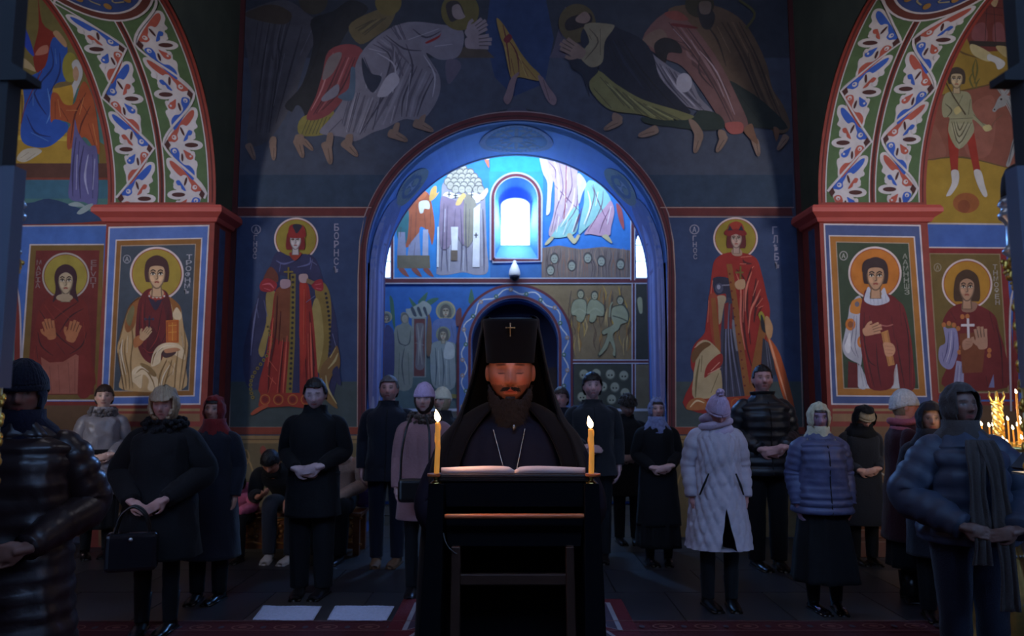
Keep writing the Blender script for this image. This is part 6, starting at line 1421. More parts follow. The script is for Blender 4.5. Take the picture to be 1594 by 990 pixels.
def skirt(m, hem=0.3, flare=0.06, folds=9, shoe=SHOE, boot=0.12, yaws=(0.15, -0.15), name='skirt'):
    def f(c):
        sp = [(0.01, hem, 0.17 + flare, 0.14 + flare), (0.01, (hem + 0.95) / 2, 0.175 + flare * 0.5, 0.135 + flare * 0.5), (0.01, 0.95, 0.165, 0.125), (0.01, 1.02, 0.15, 0.115)]
        V, F = loft(sp, 60, None, wr=0.006, sub=6, folds=folds, fold_amp=0.014, seed=folds)
        mb = MB(); mb.smooth = True; mb.add(V, F); mb.build(name, m, c['root'], True)
        lg = MB(); lg.smooth = True
        for i in (0, 1):
            kn, an = Vector(c['J']['knee'][i]), Vector(c['J']['ank'][i]); lg.tube([kn, kn.lerp(an, 0.4), an], [0.062, 0.060, 0.045], 14)
        lg.build('tights', m, c['root'], True)
        for i in (0, 1): an = c['J']['ank'][i]; shoe_mb(an[0], an[1], yaws[i], 1.10, boot).build('shoe', shoe, c['root'])
    return f
def hair_short(m, vol=0.008, line=0.55, side=-0.15, back=-0.55):
    return lambda c: part('hair', shell(vol, lambda X, Y, Z: Z > line + 0.10 * mnoise.noise(Vector((X * 4, Y * 4, 2))) - 0.10 * (1 - X * X) - 0.25 * max(0, Y + 0.9) or (Y > 0.12 and Z > back) or (Y > -0.42 and Z > 0.05), noise_amp=0.008, ns=40, nu=60, nv=44), m, c['root'], c['HM'], 0.004)
def hair_bob(m, vol=0.028, low=-0.75, line=0.42, noise_=0.010, ns=12):
    return lambda c: part('hair', shell(vol, lambda X, Y, Z: (Z > line - 0.12 * (1 - abs(X)) and Y > -2) or (Y > -0.62 + 0.1 * Z and Z > low), noise_amp=noise_, ns=ns, nu=120, nv=42, rib=30), m, c['root'], c['HM'], -min(0.022, vol))
def hat_beanie(m, off=0.014, brim=0.30, rib=40, pom=False, tall=1.0, slouch=0.0, noise_=0.004, label=None, name='knit_hat', fold=True):
    def f(c):
        o = part(name, shell(off, lambda X, Y, Z: Z > brim - 0.12 * Y * -1 * 0 - 0.35 * max(0, Y), noise_amp=noise_, ns=20, rib=rib, nu=120, nv=36, scale=(1.0, 1.0, tall), shift=(0, 0.004 + slouch, 0.004)), m, c['root'], c['HM'], 0.004, label)
        if fold:
            mb = MB(); mb.smooth = True; pts = []; n = 40
            for i in range(n + 1):
                th = 2 * PI * i / n; X, Y = math.sin(th), -math.cos(th); zz = (brim + 0.06) - 0.35 * max(0, Y) * 0.9; k_ = math.sqrt(max(0.05, 1 - zz * zz))
                pts.append(c['HM'] @ Vector((X * (0.076 + off) * k_ * 1.0, Y * (0.094 + off) * k_ + 0.004, zz * 0.125)))
            mb.tube(pts, 0.0075, 10, 2.0); q = mb.build('brim', m, o, True)
        if pom:
            mb = MB(); mb.smooth = True
            for i in range(60):
                v = Vector((random.gauss(0, 1), random.gauss(0, 1), random.gauss(0, 1))).normalized() * 0.022
                mb.ball(c['HM'] @ (Vector((0, 0.01, 0.117 * tall + off + 0.03)) + v), 0.014, 6, 5)
            mb.build('pompom', m, o, True)
    return f
def head_cloth(m, off=0.012, win=(0.62, -0.98, 0.50), drape=True, tail=None, name='headscarf', label=None, noise_=0.012, wide=0.0, peak=0.0):
    """kerchief or hood round the head, closed under the chin, falling to the shoulders"""
    def f(c):
        wx, zl, zh = win
        o = part(name, shell(off, lambda X, Y, Z: not (Y < -0.30 and abs(X) < wx * (1 - 0.25 * max(0, Z)) and zl < Z < zh), noise_amp=noise_, ns=12, nu=56, nv=40), m, c['root'], c['HM'], 0.005, label)
        if drape:
            hc, nk = c['hc'], c['nk']
            V = []; F = []; n = 40; rings = []
            low = hc + (nk - hc) * 0.45
            for t, r1, r2, p in ((0, 0.078 + off, 0.088 + off, low + Vector((0, 0.006, 0))), (0.35, 0.080 + off, 0.086 + off, low.lerp(nk, 0.5)), (0.7, 0.105 + off + wide, 0.098 + off, nk + Vector((0, 0, 0.0))), (1.0, 0.145 + off + wide, 0.125 + off, nk + Vector((0, -0.005, -0.055)))):
                for k in range(n):
                    a = 2 * PI * k / n; w_ = 1 + 0.035 * math.sin(a * 5 + t * 3) * t
                    V.append((p.x + r1 * w_ * math.cos(a), p.y + r2 * w_ * math.sin(a), p.z + 0.006 * math.sin(a * 5) * t - (0.03 * t if math.sin(a) < -0.5 else 0)))
            for i in range(3):
                for k in range(n): F.append((i * n + k, i * n + (k + 1) % n, (i + 1) * n + (k + 1) % n, (i + 1) * n + k))
            part('scarf_drape', (V, F), m, o, None, 0.005)
        if tail: tail(c, o)
    return f
def neck_scarf(m, r=0.030, turns=3, name='scarf', R=0.10, drop=0.0, fur=False, label=None, R2=None):
    def f(c):
        nk = c['nk']; mb = MB(); mb.smooth = True
        R2_ = R2 or R
        if fur:
            for i in range(220):
                a = random.uniform(0, 2 * PI); b_ = random.uniform(0, 2 * PI); rr = R + r * math.cos(b_) * 0.8
                mb.ball((nk.x + rr * math.cos(a), nk.y + rr * 0.9 * math.sin(a) - 0.01, nk.z + r * math.sin(b_) * 0.9 + 0.01 - 0.02 * (math.sin(a) < 0)), random.uniform(0.014, 0.022), 6, 5)
        else:
            pts = []; rad = []
            n = turns * 28
            for i in range(n + 1):
                t = i / 28; a = 2 * PI * t; h = (t / turns - 0.5)
                rr = R * (1.0 - 0.16 * abs(h) * 2 + 0.06 * math.sin(a * 2.5 + t)); pts.append((nk.x + rr * math.cos(a), nk.y - 0.008 + rr * 0.95 * math.sin(a), nk.z + 0.015 + h * (0.11 + 0.02 * turns) + 0.016 * math.sin(a + t * 1.3) - 0.02 * (1 - math.sin(a)) * 0.5)); rad.append(r * (0.85 + 0.25 * mnoise.noise(Vector((t * 5, 0, R * 50)))))
            mb.tube(pts, rad, 12)
        mb.build(name, m, c['root'], True, label)
    return f
def seq(*fs):
    def f(c):
        for q in fs: q(c)
    return f
def floor_at(px, py): p = atZ(px, py); return (p.x, p.y, 0)
def at_depth(px, Y): return (atY(px, 616, Y).x, Y, 0)
# ---------------------------------------------------------------- the congregation
BLK = cloth('black_wool', (13, 13, 16), sheen=0.05)
BLK2 = cloth('black_cotton', (10, 10, 13), sheen=0.03)
NAVY = cloth('navy_cloth', (18, 20, 32))
DKGR = cloth('charcoal_cloth', (26, 26, 30))
JEANS = cloth('dark_jeans', (20, 25, 42), scale=140)
PUFF_BR = mat('brown_shiny_puffer', (46, 33, 34), rough=0.36, noise=0.25, scale=14, bump=0.4, spec=0.6)
PUFF_BK = mat('black_puffer', (24, 26, 32), rough=0.42, noise=0.25, scale=14, bump=0.4, spec=0.5)
PUFF_BL = mat('blue_grey_quilt', (76, 80, 112), rough=0.45, noise=0.2, scale=16, bump=0.4, spec=0.45)
PUFF_GR = mat('slate_puffer', (52, 60, 78), rough=0.5, noise=0.2, scale=12, bump=0.4, spec=0.4)
SILVER = mat('pale_grey_satin', (128, 122, 124), rough=0.38, noise=0.3, scale=12, bump=0.5, spec=0.5)
CREAM = mat('cream_quilted_cloth', (168, 156, 162), rough=0.6, noise=0.12, scale=30, bump=0.3)
ROSE = cloth('rose_wool', (140, 100, 100), noise_=0.12)
H_BLK = mat('black_hair', (20, 17, 18), rough=0.5, noise=0.4, scale=50, bump=0.6)
H_BRN = mat('brown_hair', (48, 34, 28), rough=0.5, noise=0.4, scale=50, bump=0.6)
H_GRY = mat('grey_hair', (92, 88, 90), rough=0.5, noise=0.4, scale=50, bump=0.6)
H_BLD = mat('blond_hair', (150, 128, 100), rough=0.45, noise=0.4, scale=40, bump=0.8)
WOOLG = cloth('grey_fur', (96, 90, 90), noise_=0.5, scale=90, bump=1.0)

person('elderly person in dark knit hat and long shiny brown padded coat at the left edge', at_depth(36, 3.2), 1.70, yaw=0.35, bow=0.10, turn=0.05, arms=dict(el=[(-0.27, 0.02, 1.12), (0.27, 0.03, 1.10)], wr=[(-0.13, -0.24, 0.96), (0.10, -0.25, 0.97)], hd=[(0.9, -0.25, -0.15), (-0.9, -0.2, -0.1)], hn=[(0, 1, 0), (0, 1, 0.1)]), skin=(150, 105, 90), eyes='open', vox=0.006, ratio=0.35,
       top=coat(PUFF_BR, hem=0.42, flare=0.05, bulk=0.055, tex='puffer', amp=0.022, cell=0.075, sl_bulk=0.034, collar=0.03, wr=0.012), bottom=skirt(BLK2, 0.06, 0.10), scarf=head_cloth(cloth('navy_scarf', (20, 21, 42)), 0.006, win=(0.78, -0.9, 0.6), name='neck_scarf', wide=0.02), hat=hat_beanie(cloth('dark_blue_knit', (18, 19, 36), scale=120), off=0.014, brim=0.18, tall=1.04, rib=44))
person('woman in pale grey belted coat with fur collar beside the left pier', floor_at(148, 866), 1.68, female=True, yaw=0.45, skin=(216, 176, 156), brow=(60, 40, 30),
       top=seq(coat(SILVER, hem=0.62, flare=0.05, bulk=0.028, tex='puffer', amp=0.006, cell=0.11, wr=0.012), lambda c: MB().lathe([(0.172, 1.02), (0.176, 1.035), (0.176, 1.055), (0.172, 1.07)], n=32, fn=lambda a, z: 0.84 + 0.16 * abs(math.cos(a))).build('belt', BLK, c['root'], True)), bottom=skirt(BLK, 0.28, 0.01), hair=hair_short(H_BRN, 0.010, 0.5), scarf=neck_scarf(WOOLG, 0.035, R=0.10, fur=True, name='fur_collar'))
person('blond woman in bulky black coat carrying a handbag', floor_at(240, 984), 1.62, female=True, yaw=0.15, bow=0.12, skin=(176, 134, 124), eyes='down', vox=0.007,
       arms=dict(el=[(-0.28, 0.02, 1.10), (0.28, 0.03, 1.10)], wr=[(-0.12, -0.24, 0.93), (0.10, -0.25, 0.94)], hd=[(0.75, -0.2, -0.45), (-0.75, -0.2, -0.45)], hn=[(0, 1, 0), (0, 1, 0)]),
       top=coat(BLK, hem=0.52, flare=0.05, bulk=0.075, collar=0.04, sl_bulk=0.045, wr=0.016), bottom=trousers(BLK2, boot=0.16, r=-0.012), hair=hair_bob(H_BLD, 0.026, low=-0.72, line=0.34), scarf=neck_scarf(BLK, 0.05, 2, R=0.115, fur=True, name='fur_collar'))
person('woman in red headscarf and long dark coat', floor_at(322, 934), 1.57, female=True, skin=(186, 138, 118), arms='half', hair=hair_short(H_BLK, 0.004),
       top=coat(NAVY, hem=0.36, flare=0.05, bulk=0.040, wr=0.010), bottom=trousers(BLK2, boot=0.14), scarf=head_cloth(cloth('red_scarf', (112, 26, 26)), 0.009, win=(0.60, -0.98, 0.62)))
person('young man in black with hands folded before the blue saint', floor_at(483, 926), 1.72, skin=(186, 158, 156), bow=0.28, turn=0.12, eyes='down', top=seq(coat(BLK2, hem=0.62, flare=0.02, bulk=0.036, collar=0.055, wr=0.010)), bottom=trousers(BLK2, r=0.012), hair=hair_short(H_BLK, 0.012, 0.66, back=-0.4), vox=0.007)
person('grey haired man in dark jacket and jeans by the arch jamb', floor_at(601, 878), 1.76, skin=(202, 150, 140), arms='hang', top=coat(NAVY, hem=0.76, bulk=0.040, collar=0.045, wr=0.012, zip_=BLK), bottom=trousers(JEANS, shoe=mat('tan_suede', (110, 86, 66), rough=0.8)), hair=hair_short(H_GRY, 0.008, 0.62), beard=(120, 96, 92))
person('woman in lilac knit hat and rose coat with black shoulder bag', floor_at(657, 926), 1.66, female=True, skin=(190, 150, 140), yaw=-0.05, arms='hang', top=coat(ROSE, hem=0.62, flare=0.03, bulk=0.032, wr=0.006, collar=0.02), bottom=trousers(BLK2, boot=0.2, r=-0.014), hair=hair_bob(H_BRN, 0.006, low=-1.1, line=0.6, noise_=0.003), hat=hat_beanie(cloth('lilac_knit', (186, 160, 190), scale=130), 0.009, 0.22, tall=1.10), scarf=neck_scarf(cloth('brown_fur', (70, 56, 48), noise_=0.5, bump=1.0), 0.035, R=0.105, fur=True, name='fur_collar'), vox=0.007)
person('fair haired woman in cream hat half hidden behind the lilac hat', at_depth(690, 7.5), 1.64, female=True, turn=-0.5, skin=(200, 160, 140), top=coat(DKGR, hem=0.7), bottom=trousers(BLK2), hair=hair_bob(H_BLD, 0.008, low=-1.2, noise_=0.004), hat=hat_beanie(cloth('cream_knit', (206, 196, 170), scale=130), 0.012, 0.22, tall=1.08))
person('man with curly hair half hidden behind the priest', at_depth(874, 8.3), 1.66, turn=-0.35, skin=(190, 140, 130), top=coat(NAVY, hem=0.75), bottom=trousers(BLK2), hair=hair_short(H_BRN, 0.012, 0.5), vox=0.009)
person('tall man in dark jacket standing behind the right candle', floor_at(925, 872), 1.79, skin=(196, 152, 146), arms='half', top=coat(DKGR, hem=0.78, bulk=0.045, collar=0.03, wr=0.012, zip_=BLK), bottom=trousers(BLK2), hair=hair_short(H_BLK, 0.014, 0.5), beard=(90, 70, 66))
person('person in dark fur hat and black coat deep in the arch', at_depth(974, 8.15), 1.58, bow=0.35, turn=0.2, skin=(150, 120, 110), top=coat(BLK, hem=0.55, bulk=0.04), bottom=trousers(BLK2), hat=hat_beanie(cloth('dark_fur', (40, 34, 32), noise_=0.6, bump=1.0), 0.030, 0.2, rib=0, noise_=0.02, name='fur_hat', fold=False))
person('woman in patterned grey headscarf and long black dress', floor_at(1027, 877), 1.55, female=True, skin=(206, 160, 150), top=coat(BLK2, hem=0.40, flare=0.04, bulk=0.030, collar=0.02), bottom=skirt(BLK2, 0.18, 0.07), scarf=head_cloth(cloth('grey_pattern_scarf', (120, 126, 160), scale=34, noise_=0.8), 0.007, win=(0.64, -0.96, 0.60)), hair=hair_short(H_BRN, 0.003))
def slash_pockets(c):
    for i, (x, y) in enumerate(((-0.125, -0.165), (0.115, -0.170))):
        s_ = -1 if i == 0 else 1
        mb = MB(); mb.tube([(x + s_ * 0.055, y + 0.030, 0.90), (x + s_ * 0.025, y + 0.006, 0.98), (x - s_ * 0.012, y - 0.006, 1.07)], [0.006, 0.010, 0.006], 8); mb.build('pocket_trim', BLK, c['root'], True)
person('woman in long cream quilted coat and lilac pompom hat, head bowed', floor_at(1122, 944), 1.60, female=True, bow=0.55, skin=(180, 124, 116), eyes='down', yaw=0.0, arms='hang', vox=0.007,
       top=seq(coat(CREAM, hem=0.47, flare=0.055, bulk=0.045, tex='quilt', amp=0.018, cell=0.09, sl_bulk=0.030, collar=0.01, slit=0.80), slash_pockets), bottom=trousers(BLK2, boot=0.14, r=-0.010),
       scarf=neck_scarf(cloth('lilac_scarf', (176, 156, 172), scale=90, noise_=0.15), 0.038, 3, R=0.115), hat=hat_beanie(cloth('mauve_knit', (176, 150, 172), scale=130), 0.012, 0.12, pom=True, tall=1.08))
person('tall close-cropped man in black padded jacket before the red saint', floor_at(1197, 883), 1.86, skin=(206, 156, 150), turn=-0.12, arms='clasp', top=coat(PUFF_BK, hem=0.78, bulk=0.055, tex='puffer', amp=0.018, cell=0.075, sl_bulk=0.032, collar=0.045, zip_=BLK), bottom=trousers(BLK2, r=0.01), hair=hair_short(H_BLK, 0.003, 0.62), beard=(110, 90, 90), vox=0.007)
person('woman in blue-grey quilted jacket, pale headscarf and long black skirt', floor_at(1287, 950), 1.52, female=True, bow=0.12, turn=-0.2, skin=(160, 130, 150), arms='hang', vox=0.007,
       top=coat(PUFF_BL, hem=0.80, flare=0.02, bulk=0.065, tex='puffer', amp=0.018, cell=0.06, sl_bulk=0.036, collar=0.02, zip_=NAVY, wr=0.010, label='blue-grey quilted jacket', name='jacket'), bottom=skirt(BLK2, 0.25, 0.10, folds=8, shoe=mat('patent_leather', (18, 18, 22), rough=0.12, spec=0.8)), scarf=head_cloth(cloth('pale_scarf', (196, 190, 160)), 0.010, win=(0.58, -0.98, 0.58)), hair=hair_short(H_GRY, 0.002))
person('stooping woman in hooded dark coat and beige beret', floor_at(1346, 876), 1.50, female=True, bow=0.60, skin=(190, 140, 120), arms='clasp', lean=0.04, top=coat(DKGR, hem=0.42, flare=0.05, bulk=0.05), bottom=trousers(BLK2, boot=0.1), scarf=head_cloth(BLK, 0.034, win=(0.85, -1.2, 0.75), name='hood', drape=True), hat=hat_beanie(cloth('beige_knit', (150, 132, 104), scale=110), 0.024, 0.30, rib=0))
person('woman seen from the side in white knit hat and dark red coat', at_depth(1406, 5.9), 1.60, female=True, yaw=1.35, skin=(216, 150, 130), top=coat(cloth('dark_red_wool', (52, 14, 20)), hem=0.50, flare=0.04, bulk=0.045, collar=0.04), bottom=skirt(BLK2, 0.28, 0.04), hat=hat_beanie(cloth('white_knit', (206, 204, 200), scale=60, noise_=0.35, bump=1.0), 0.016, 0.15, rib=22, tall=1.08), scarf=neck_scarf(cloth('pink_scarf', (176, 92, 100)), 0.034, 2, R=0.105), hair=hair_short(H_BLD, 0.004), vox=0.007)
person('person in dark blue hood half hidden behind the slate jacket', at_depth(1447, 5.4), 1.50, female=True, yaw=-0.4, skin=(150, 120, 110), top=coat(NAVY, hem=0.5, bulk=0.05), bottom=trousers(BLK2), scarf=head_cloth(cloth('dark_blue_hood', (16, 18, 32)), 0.030, name='hood'))
TAUP = cloth('taupe_scarf', (62, 54, 52), scale=90)
def long_tails(c, o):
    mb = MB(); mb.smooth = True
    for x, zb in ((-0.035, 0.78), (0.055, 0.55)):
        pts = [(x * 0.6, -0.165, 1.42), (x, -0.205, 1.30), (x * 1.2, -0.215, 1.12), (x * 1.2, -0.225, 0.98), (x * 1.3, -0.24, (0.98 + zb) / 2), (x * 1.35, -0.225, zb)]
        pts = spline(pts, False, 4); V = []; F = []
        for i, p in enumerate(pts):
            wv = 0.045 + 0.006 * math.sin(i * 0.7)
            for k in range(9):
                t = k / 8 - 0.5; V.append((p[0] + t * wv * 2, p[1] - 0.008 * math.cos(t * 14) - 0.005, p[2]))
        for i in range(len(pts) - 1):
            for k in range(8): F.append((i * 9 + k, i * 9 + k + 1, (i + 1) * 9 + k + 1, (i + 1) * 9 + k))
        q = part('scarf_tail', (V, F), TAUP, o, None, 0.008)
person('woman in slate puffy jacket with long taupe headscarf at the right', at_depth(1494, 3.95), 1.62, female=True, yaw=-0.12, bow=-0.08, turn=0.15, skin=(120, 88, 78), vox=0.006, arms=dict(el=[(-0.30, 0.0, 1.10), (0.29, 0.02, 1.10)], wr=[(-0.13, -0.25, 0.97), (0.12, -0.26, 0.96)], hd=[(0.9, -0.1, -0.2), (-0.9, -0.1, -0.2)], hn=[(0, 1, 0), (0, 1, 0)]),
       top=coat(PUFF_GR, hem=0.86, flare=0.01, bulk=0.075, tex='puffer', amp=0.026, cell=0.10, sl_bulk=0.050, collar=0.02, zip_=NAVY, wr=0.016, name='jacket'), bottom=trousers(JEANS, r=0.010), scarf=head_cloth(TAUP, 0.016, win=(0.66, -0.98, 0.55), tail=long_tails, wide=0.02))

# bags held or worn
bg_ = thing('handbag', 'black handbag hanging from the hands of the blond woman', 'bag', (*floor_at(222, 984)[:2], 0), 0.3)
bg_.location.y -= 0.36; bg_.location.x += 0.08
bev(MB().box((0, 0, 0.60), (0.30, 0.11, 0.24)).build('bag_body', mat('shiny_black_leather', (20, 20, 24), rough=0.2, spec=0.6), bg_), 0.03, 3)
mb = MB(); mb.smooth = True
for y in (-0.03, 0.03): mb.tube(spline([(-0.10, y, 0.71), (-0.07, y, 0.82), (0.0, y, 0.875), (0.07, y, 0.82), (0.10, y, 0.71)], False, 5), 0.008, 8)
mb.build('strap', SHOE, bg_)
MB().ball((0.0, -0.06, 0.68), (0.012, 0.006, 0.012)).build('clasp', M_SILV, bg_)
sb = floor_at(640, 926); sbag = thing('shoulder_bag', 'black shoulder bag hanging on the rose coat', 'bag', (sb[0] + 0.035, sb[1] - 0.30, 0), 0.0)
bev(MB().box((0.02, 0, 0.85), (0.25, 0.08, 0.18)).build('bag_body', SHOE, sbag), 0.03, 3)
mb = MB(); mb.smooth = True; mb.tube(spline([(-0.09, 0.0, 0.92), (-0.085, 0.005, 1.12), (-0.06, 0.05, 1.30), (-0.03, 0.13, 1.42)], False, 5), 0.009, 8); mb.tube(spline([(0.13, 0.0, 0.92), (0.13, 0.005, 1.12), (0.12, 0.05, 1.30), (0.08, 0.13, 1.42)], False, 5), 0.009, 8); mb.build('strap', SHOE, sbag)

# seated on the bench below the blue saint
def seat_pose(Yf=-0.42, zs=0.50, lean_=0.0, x=0.0): 
    return dict(ank=[(-0.10 + x, Yf - 0.02, 0.08), (0.12 + x, Yf - 0.06, 0.08)], knee=[(-0.11, -0.42, 0.53), (0.12, -0.43, 0.52)], hip=[(-0.09, 0.0, zs + 0.02), (0.09, 0.0, zs + 0.02)], pel=(0, 0.03, zs + 0.07))
WSN = mat('white_sneaker', (196, 192, 190), rough=0.6)
j = seat_pose(); j.update(chest=(-0.04, -0.20, 0.76), neck=(-0.10, -0.36, 0.86), sh=[(-0.27, -0.28, 0.84), (0.09, -0.28, 0.84)])
person('seated person bent forward in dark clothes with white sneakers', (atY(462, 616, 7.72).x, 7.72, 0), 1.68, joints=j, bow=0.75, skin=(206, 140, 110), eyes='down', arms=dict(el=[(-0.28, -0.36, 0.62), (0.20, -0.36, 0.66)], wr=[(-0.20, -0.52, 0.62), (0.10, -0.55, 0.60)], hd=[(0.6, -0.5, 0.2), (0.1, -0.6, -0.6)], hn=[(0, 0, 1), (0, 0, -1)]), top=coat(BLK, hem=1.5, bulk=0.035, collar=0.04, name='jacket'), bottom=trousers(cloth('grey_jeans', (44, 46, 54)), shoe=WSN, r=0.004, shoe_label='white sneaker'), hair=hair_short(H_BLK, 0.010, 0.4), vox=0.008)
j = seat_pose(); j.update(chest=(0.03, -0.04, 0.84), neck=(0.05, -0.16, 1.02), sh=[(-0.13, -0.10, 0.98), (0.23, -0.10, 0.98)])
person('seated woman in beige knitted jacket and black skirt behind the young man', (atY(532, 616, 7.68).x, 7.68, 0), 1.60, female=True, joints=j, bow=0.7, skin=(170, 120, 100), arms=dict(el=[(-0.20, -0.14, 0.76), (0.27, -0.14, 0.74)], wr=[(-0.10, -0.36, 0.64), (0.06, -0.38, 0.62)], hd=[(0.5, -0.7, -0.2), (-0.5, -0.7, -0.2)], hn=[(0, 0, -1), (0, 0, -1)]), top=coat(cloth('beige_knit_jacket', (176, 140, 120), scale=60), hem=1.5, bulk=0.025, collar=0.0, tex='puffer', amp=0.006, cell=0.05, name='jacket'), bottom=trousers(BLK2, r=0.02), hair=hair_bob(H_BLK, 0.02, low=-1.2), vox=0.008)
j = seat_pose(-0.36, 0.46); j.update(chest=(0.0, -0.10, 0.76), neck=(0.02, -0.26, 0.90), sh=[(-0.13, -0.18, 0.86), (0.15, -0.18, 0.86)])
person('seated child in pink jacket bending down beside the dark coat', (atY(386, 616, 7.56).x, 7.56, 0), 1.30, female=True, joints=j, bow=0.9, turn=0.3, skin=(206, 150, 130), arms=dict(el=[(-0.20, -0.26, 0.66), (0.20, -0.26, 0.66)], wr=[(-0.08, -0.44, 0.60), (0.08, -0.45, 0.60)], hd=[(0.5, -0.7, -0.2), (-0.5, -0.7, -0.2)], hn=[(0, 0, -1), (0, 0, -1)]), top=coat(cloth('pink_jacket', (196, 98, 122)), hem=1.5, bulk=0.04, collar=0.03, tex='puffer', amp=0.01, cell=0.07, name='jacket'), bottom=trousers(BLK2), hair=hair_bob(H_BLK, 0.012, low=-0.9), vox=0.009)
bag2 = thing('backpack', 'small purple bag beside the seated woman', 'bag', (*atY(572, 616, 7.80)[:2], 0))
bev(MB().box((0, 0, 0.575), (0.20, 0.14, 0.30)).build('bag_body', mat('purple_nylon', (98, 84, 150), rough=0.5, noise=0.4, scale=20, bump=0.5), bag2), 0.05, 3)
MB().box((0, -0.075, 0.53), (0.15, 0.02, 0.12)).build('pocket', mat('purple_nylon_dark', (70, 58, 116), rough=0.5), bag2)
# ---------------------------------------------------------------- the priest
VELV = mat('black_velvet', (12, 12, 17), rough=0.9, noise=0.2, scale=40, sheen=0.08, spec=0.15)
CASS = mat('dark_blue_cassock', (20, 23, 40), rough=0.8, noise=0.2, scale=30, bump=0.2, spec=0.2)
BEARD = mat('dark_beard', (34, 24, 21), rough=0.7, noise=0.5, scale=70, bump=0.6)
SILCH = mat('silver_chain', (210, 205, 195), rough=0.25, metal=1.0, noise=0.05)
GOLDC = mat('gilded_cross', (220, 190, 140), rough=0.3, metal=0.9, noise=0.1)
YPR = 2.78
pc = at_depth(794.5, YPR)[:2] + (0.018,)
def priest_top(c):
    HM, nk = c['HM'], c['nk']
    # cassock
    V, F = loft([(0.03, 0.06, 0.28, 0.20), (0.02, 0.6, 0.24, 0.17), (0.0, 0.98, 0.20, 0.155), (-0.01, 1.18, 0.195, 0.150), (-0.005, 1.33, 0.19, 0.120), (0.01, 1.40, 0.12, 0.09), (0.012, 1.45, 0.076, 0.072), (0.012, 1.49, 0.070, 0.068)], 56, wr=0.008, sub=6, folds=9, fold_amp=0.010)
    mb = MB(); mb.smooth = True; mb.add(V, F)
    for i in (0, 1):
        sh, el, wr_ = Vector(c['J']['sh'][i]), Vector(c['el'][i]), Vector(c['wr'][i]); s_ = -1 if i == 0 else 1
        sleeve(mb, [sh + Vector((-s_ * 0.05, 0, 0)), sh + Vector((0, 0, -0.03)), sh.lerp(el, 0.5), el, el.lerp(wr_, 0.5), el.lerp(wr_, 0.96)], [0.05, 0.075, 0.085, 0.09, 0.095, 0.10], None, n=20)
    mb.build('cassock', CASS, c['root'], True)
    MB().ball((0.012, -0.128, 1.395), (0.008, 0.006, 0.012), 10, 8).build('collar_hook', SILCH, c['root'])
    # mantle: open at the front
    V = []; F = []; n = 72
    prof = [(1.475, 0.085, 0.080, 0.012, 150), (1.45, 0.135, 0.10, 0.012, 148), (1.405, 0.195, 0.135, 0.01, 146), (1.34, 0.245, 0.165, 0.0, 143), (1.22, 0.285, 0.19, -0.01, 140), (1.0, 0.305, 0.20, 0.0, 139), (0.7, 0.32, 0.21, 0.02, 139), (0.3, 0.335, 0.22, 0.02, 139), (0.05, 0.345, 0.23, 0.02, 139)]
    P = spline(prof, False, 6)
    for i, (z, rx, ry, y0, ext) in enumerate(P):
        for k in range(n + 1):
            a = math.radians(-ext + 2 * ext * k / n)     # 0 = back
            fo = 1 + 0.035 * math.sin(a * 11 + 1) * sstep(1.4, 0.9, z)
            V.append((math.sin(a) * rx * fo, y0 + math.cos(a) * ry * fo, z))
    for i in range(len(P) - 1):
        for k in range(n): F.append((i * (n + 1) + k, i * (n + 1) + k + 1, (i + 1) * (n + 1) + k + 1, (i + 1) * (n + 1) + k))
    part('mantle', (V, F), VELV, c['root'], None, 0.006)
    # chain of the breast pendant
    for (x0, z0), (x1, z1) in (((-0.058, 1.385), (-0.012, 1.225)), ((0.050, 1.388), (0.014, 1.225))):
        ch = MB(); ch.smooth = True
        for k in range(30):
            t = k / 29; x = x0 + (x1 - x0) * t; z = z0 + (z1 - z0) * t
            ch.ball((x, -0.118 - 0.052 * sstep(0, 1, t) - 0.012 * math.sin(t * PI), z), (0.0032, 0.0032, 0.0042), 6, 5)
        ch.build('pendant_chain', SILCH, c['root'])
    pd = MB(); pd.smooth = True; pd.ball((0.001, -0.168, 1.185), (0.028, 0.006, 0.036), 20, 12); q = pd.build('pendant', GOLDC, c['root'])
    # veil falling from the tall hat over the shoulders
    V = []; F = []; n = 60
    hc = c['hc']
    prof = [(0.200, 0.080, 0.080, 0.012, 118), (0.194, 0.100, 0.098, 0.014, 118), (0.16, 0.104, 0.104, 0.016, 117), (0.12, 0.113, 0.110, 0.020, 114), (0.05, 0.126, 0.116, 0.026, 112), (-0.03, 0.144, 0.120, 0.034, 110), (-0.10, 0.166, 0.130, 0.036, 112), (-0.17, 0.196, 0.150, 0.034, 118), (-0.235, 0.245, 0.175, 0.026, 124), (-0.34, 0.285, 0.205, 0.02, 128), (-0.50, 0.31, 0.23, 0.02, 130)]
    P = spline(prof, False, 5)
    for i, (dz, rx, ry, y0, ext) in enumerate(P):
        for k in range(n + 1):
            a = math.radians(-ext + 2 * ext * k / n); fo = 1 + 0.02 * math.sin(a * 9) * sstep(0.0, -0.3, dz)
            V.append((hc.x + math.sin(a) * rx * fo, hc.y + y0 + math.cos(a) * ry * fo, hc.z + dz))
    for i in range(len(P) - 1):
        for k in range(n): F.append((i * (n + 1) + k, i * (n + 1) + k + 1, (i + 1) * (n + 1) + k + 1, (i + 1) * (n + 1) + k))
    hatm = MB(); hatm.smooth = True
    T = lambda p: tuple(HM @ Vector(p))
    prof2 = [(0.081, 0.033), (0.082, 0.037), (0.085, 0.08), (0.090, 0.13), (0.094, 0.174), (0.091, 0.182), (0.05, 0.185), (0.001, 0.186)]
    vv = []; ff = []; n2 = 48
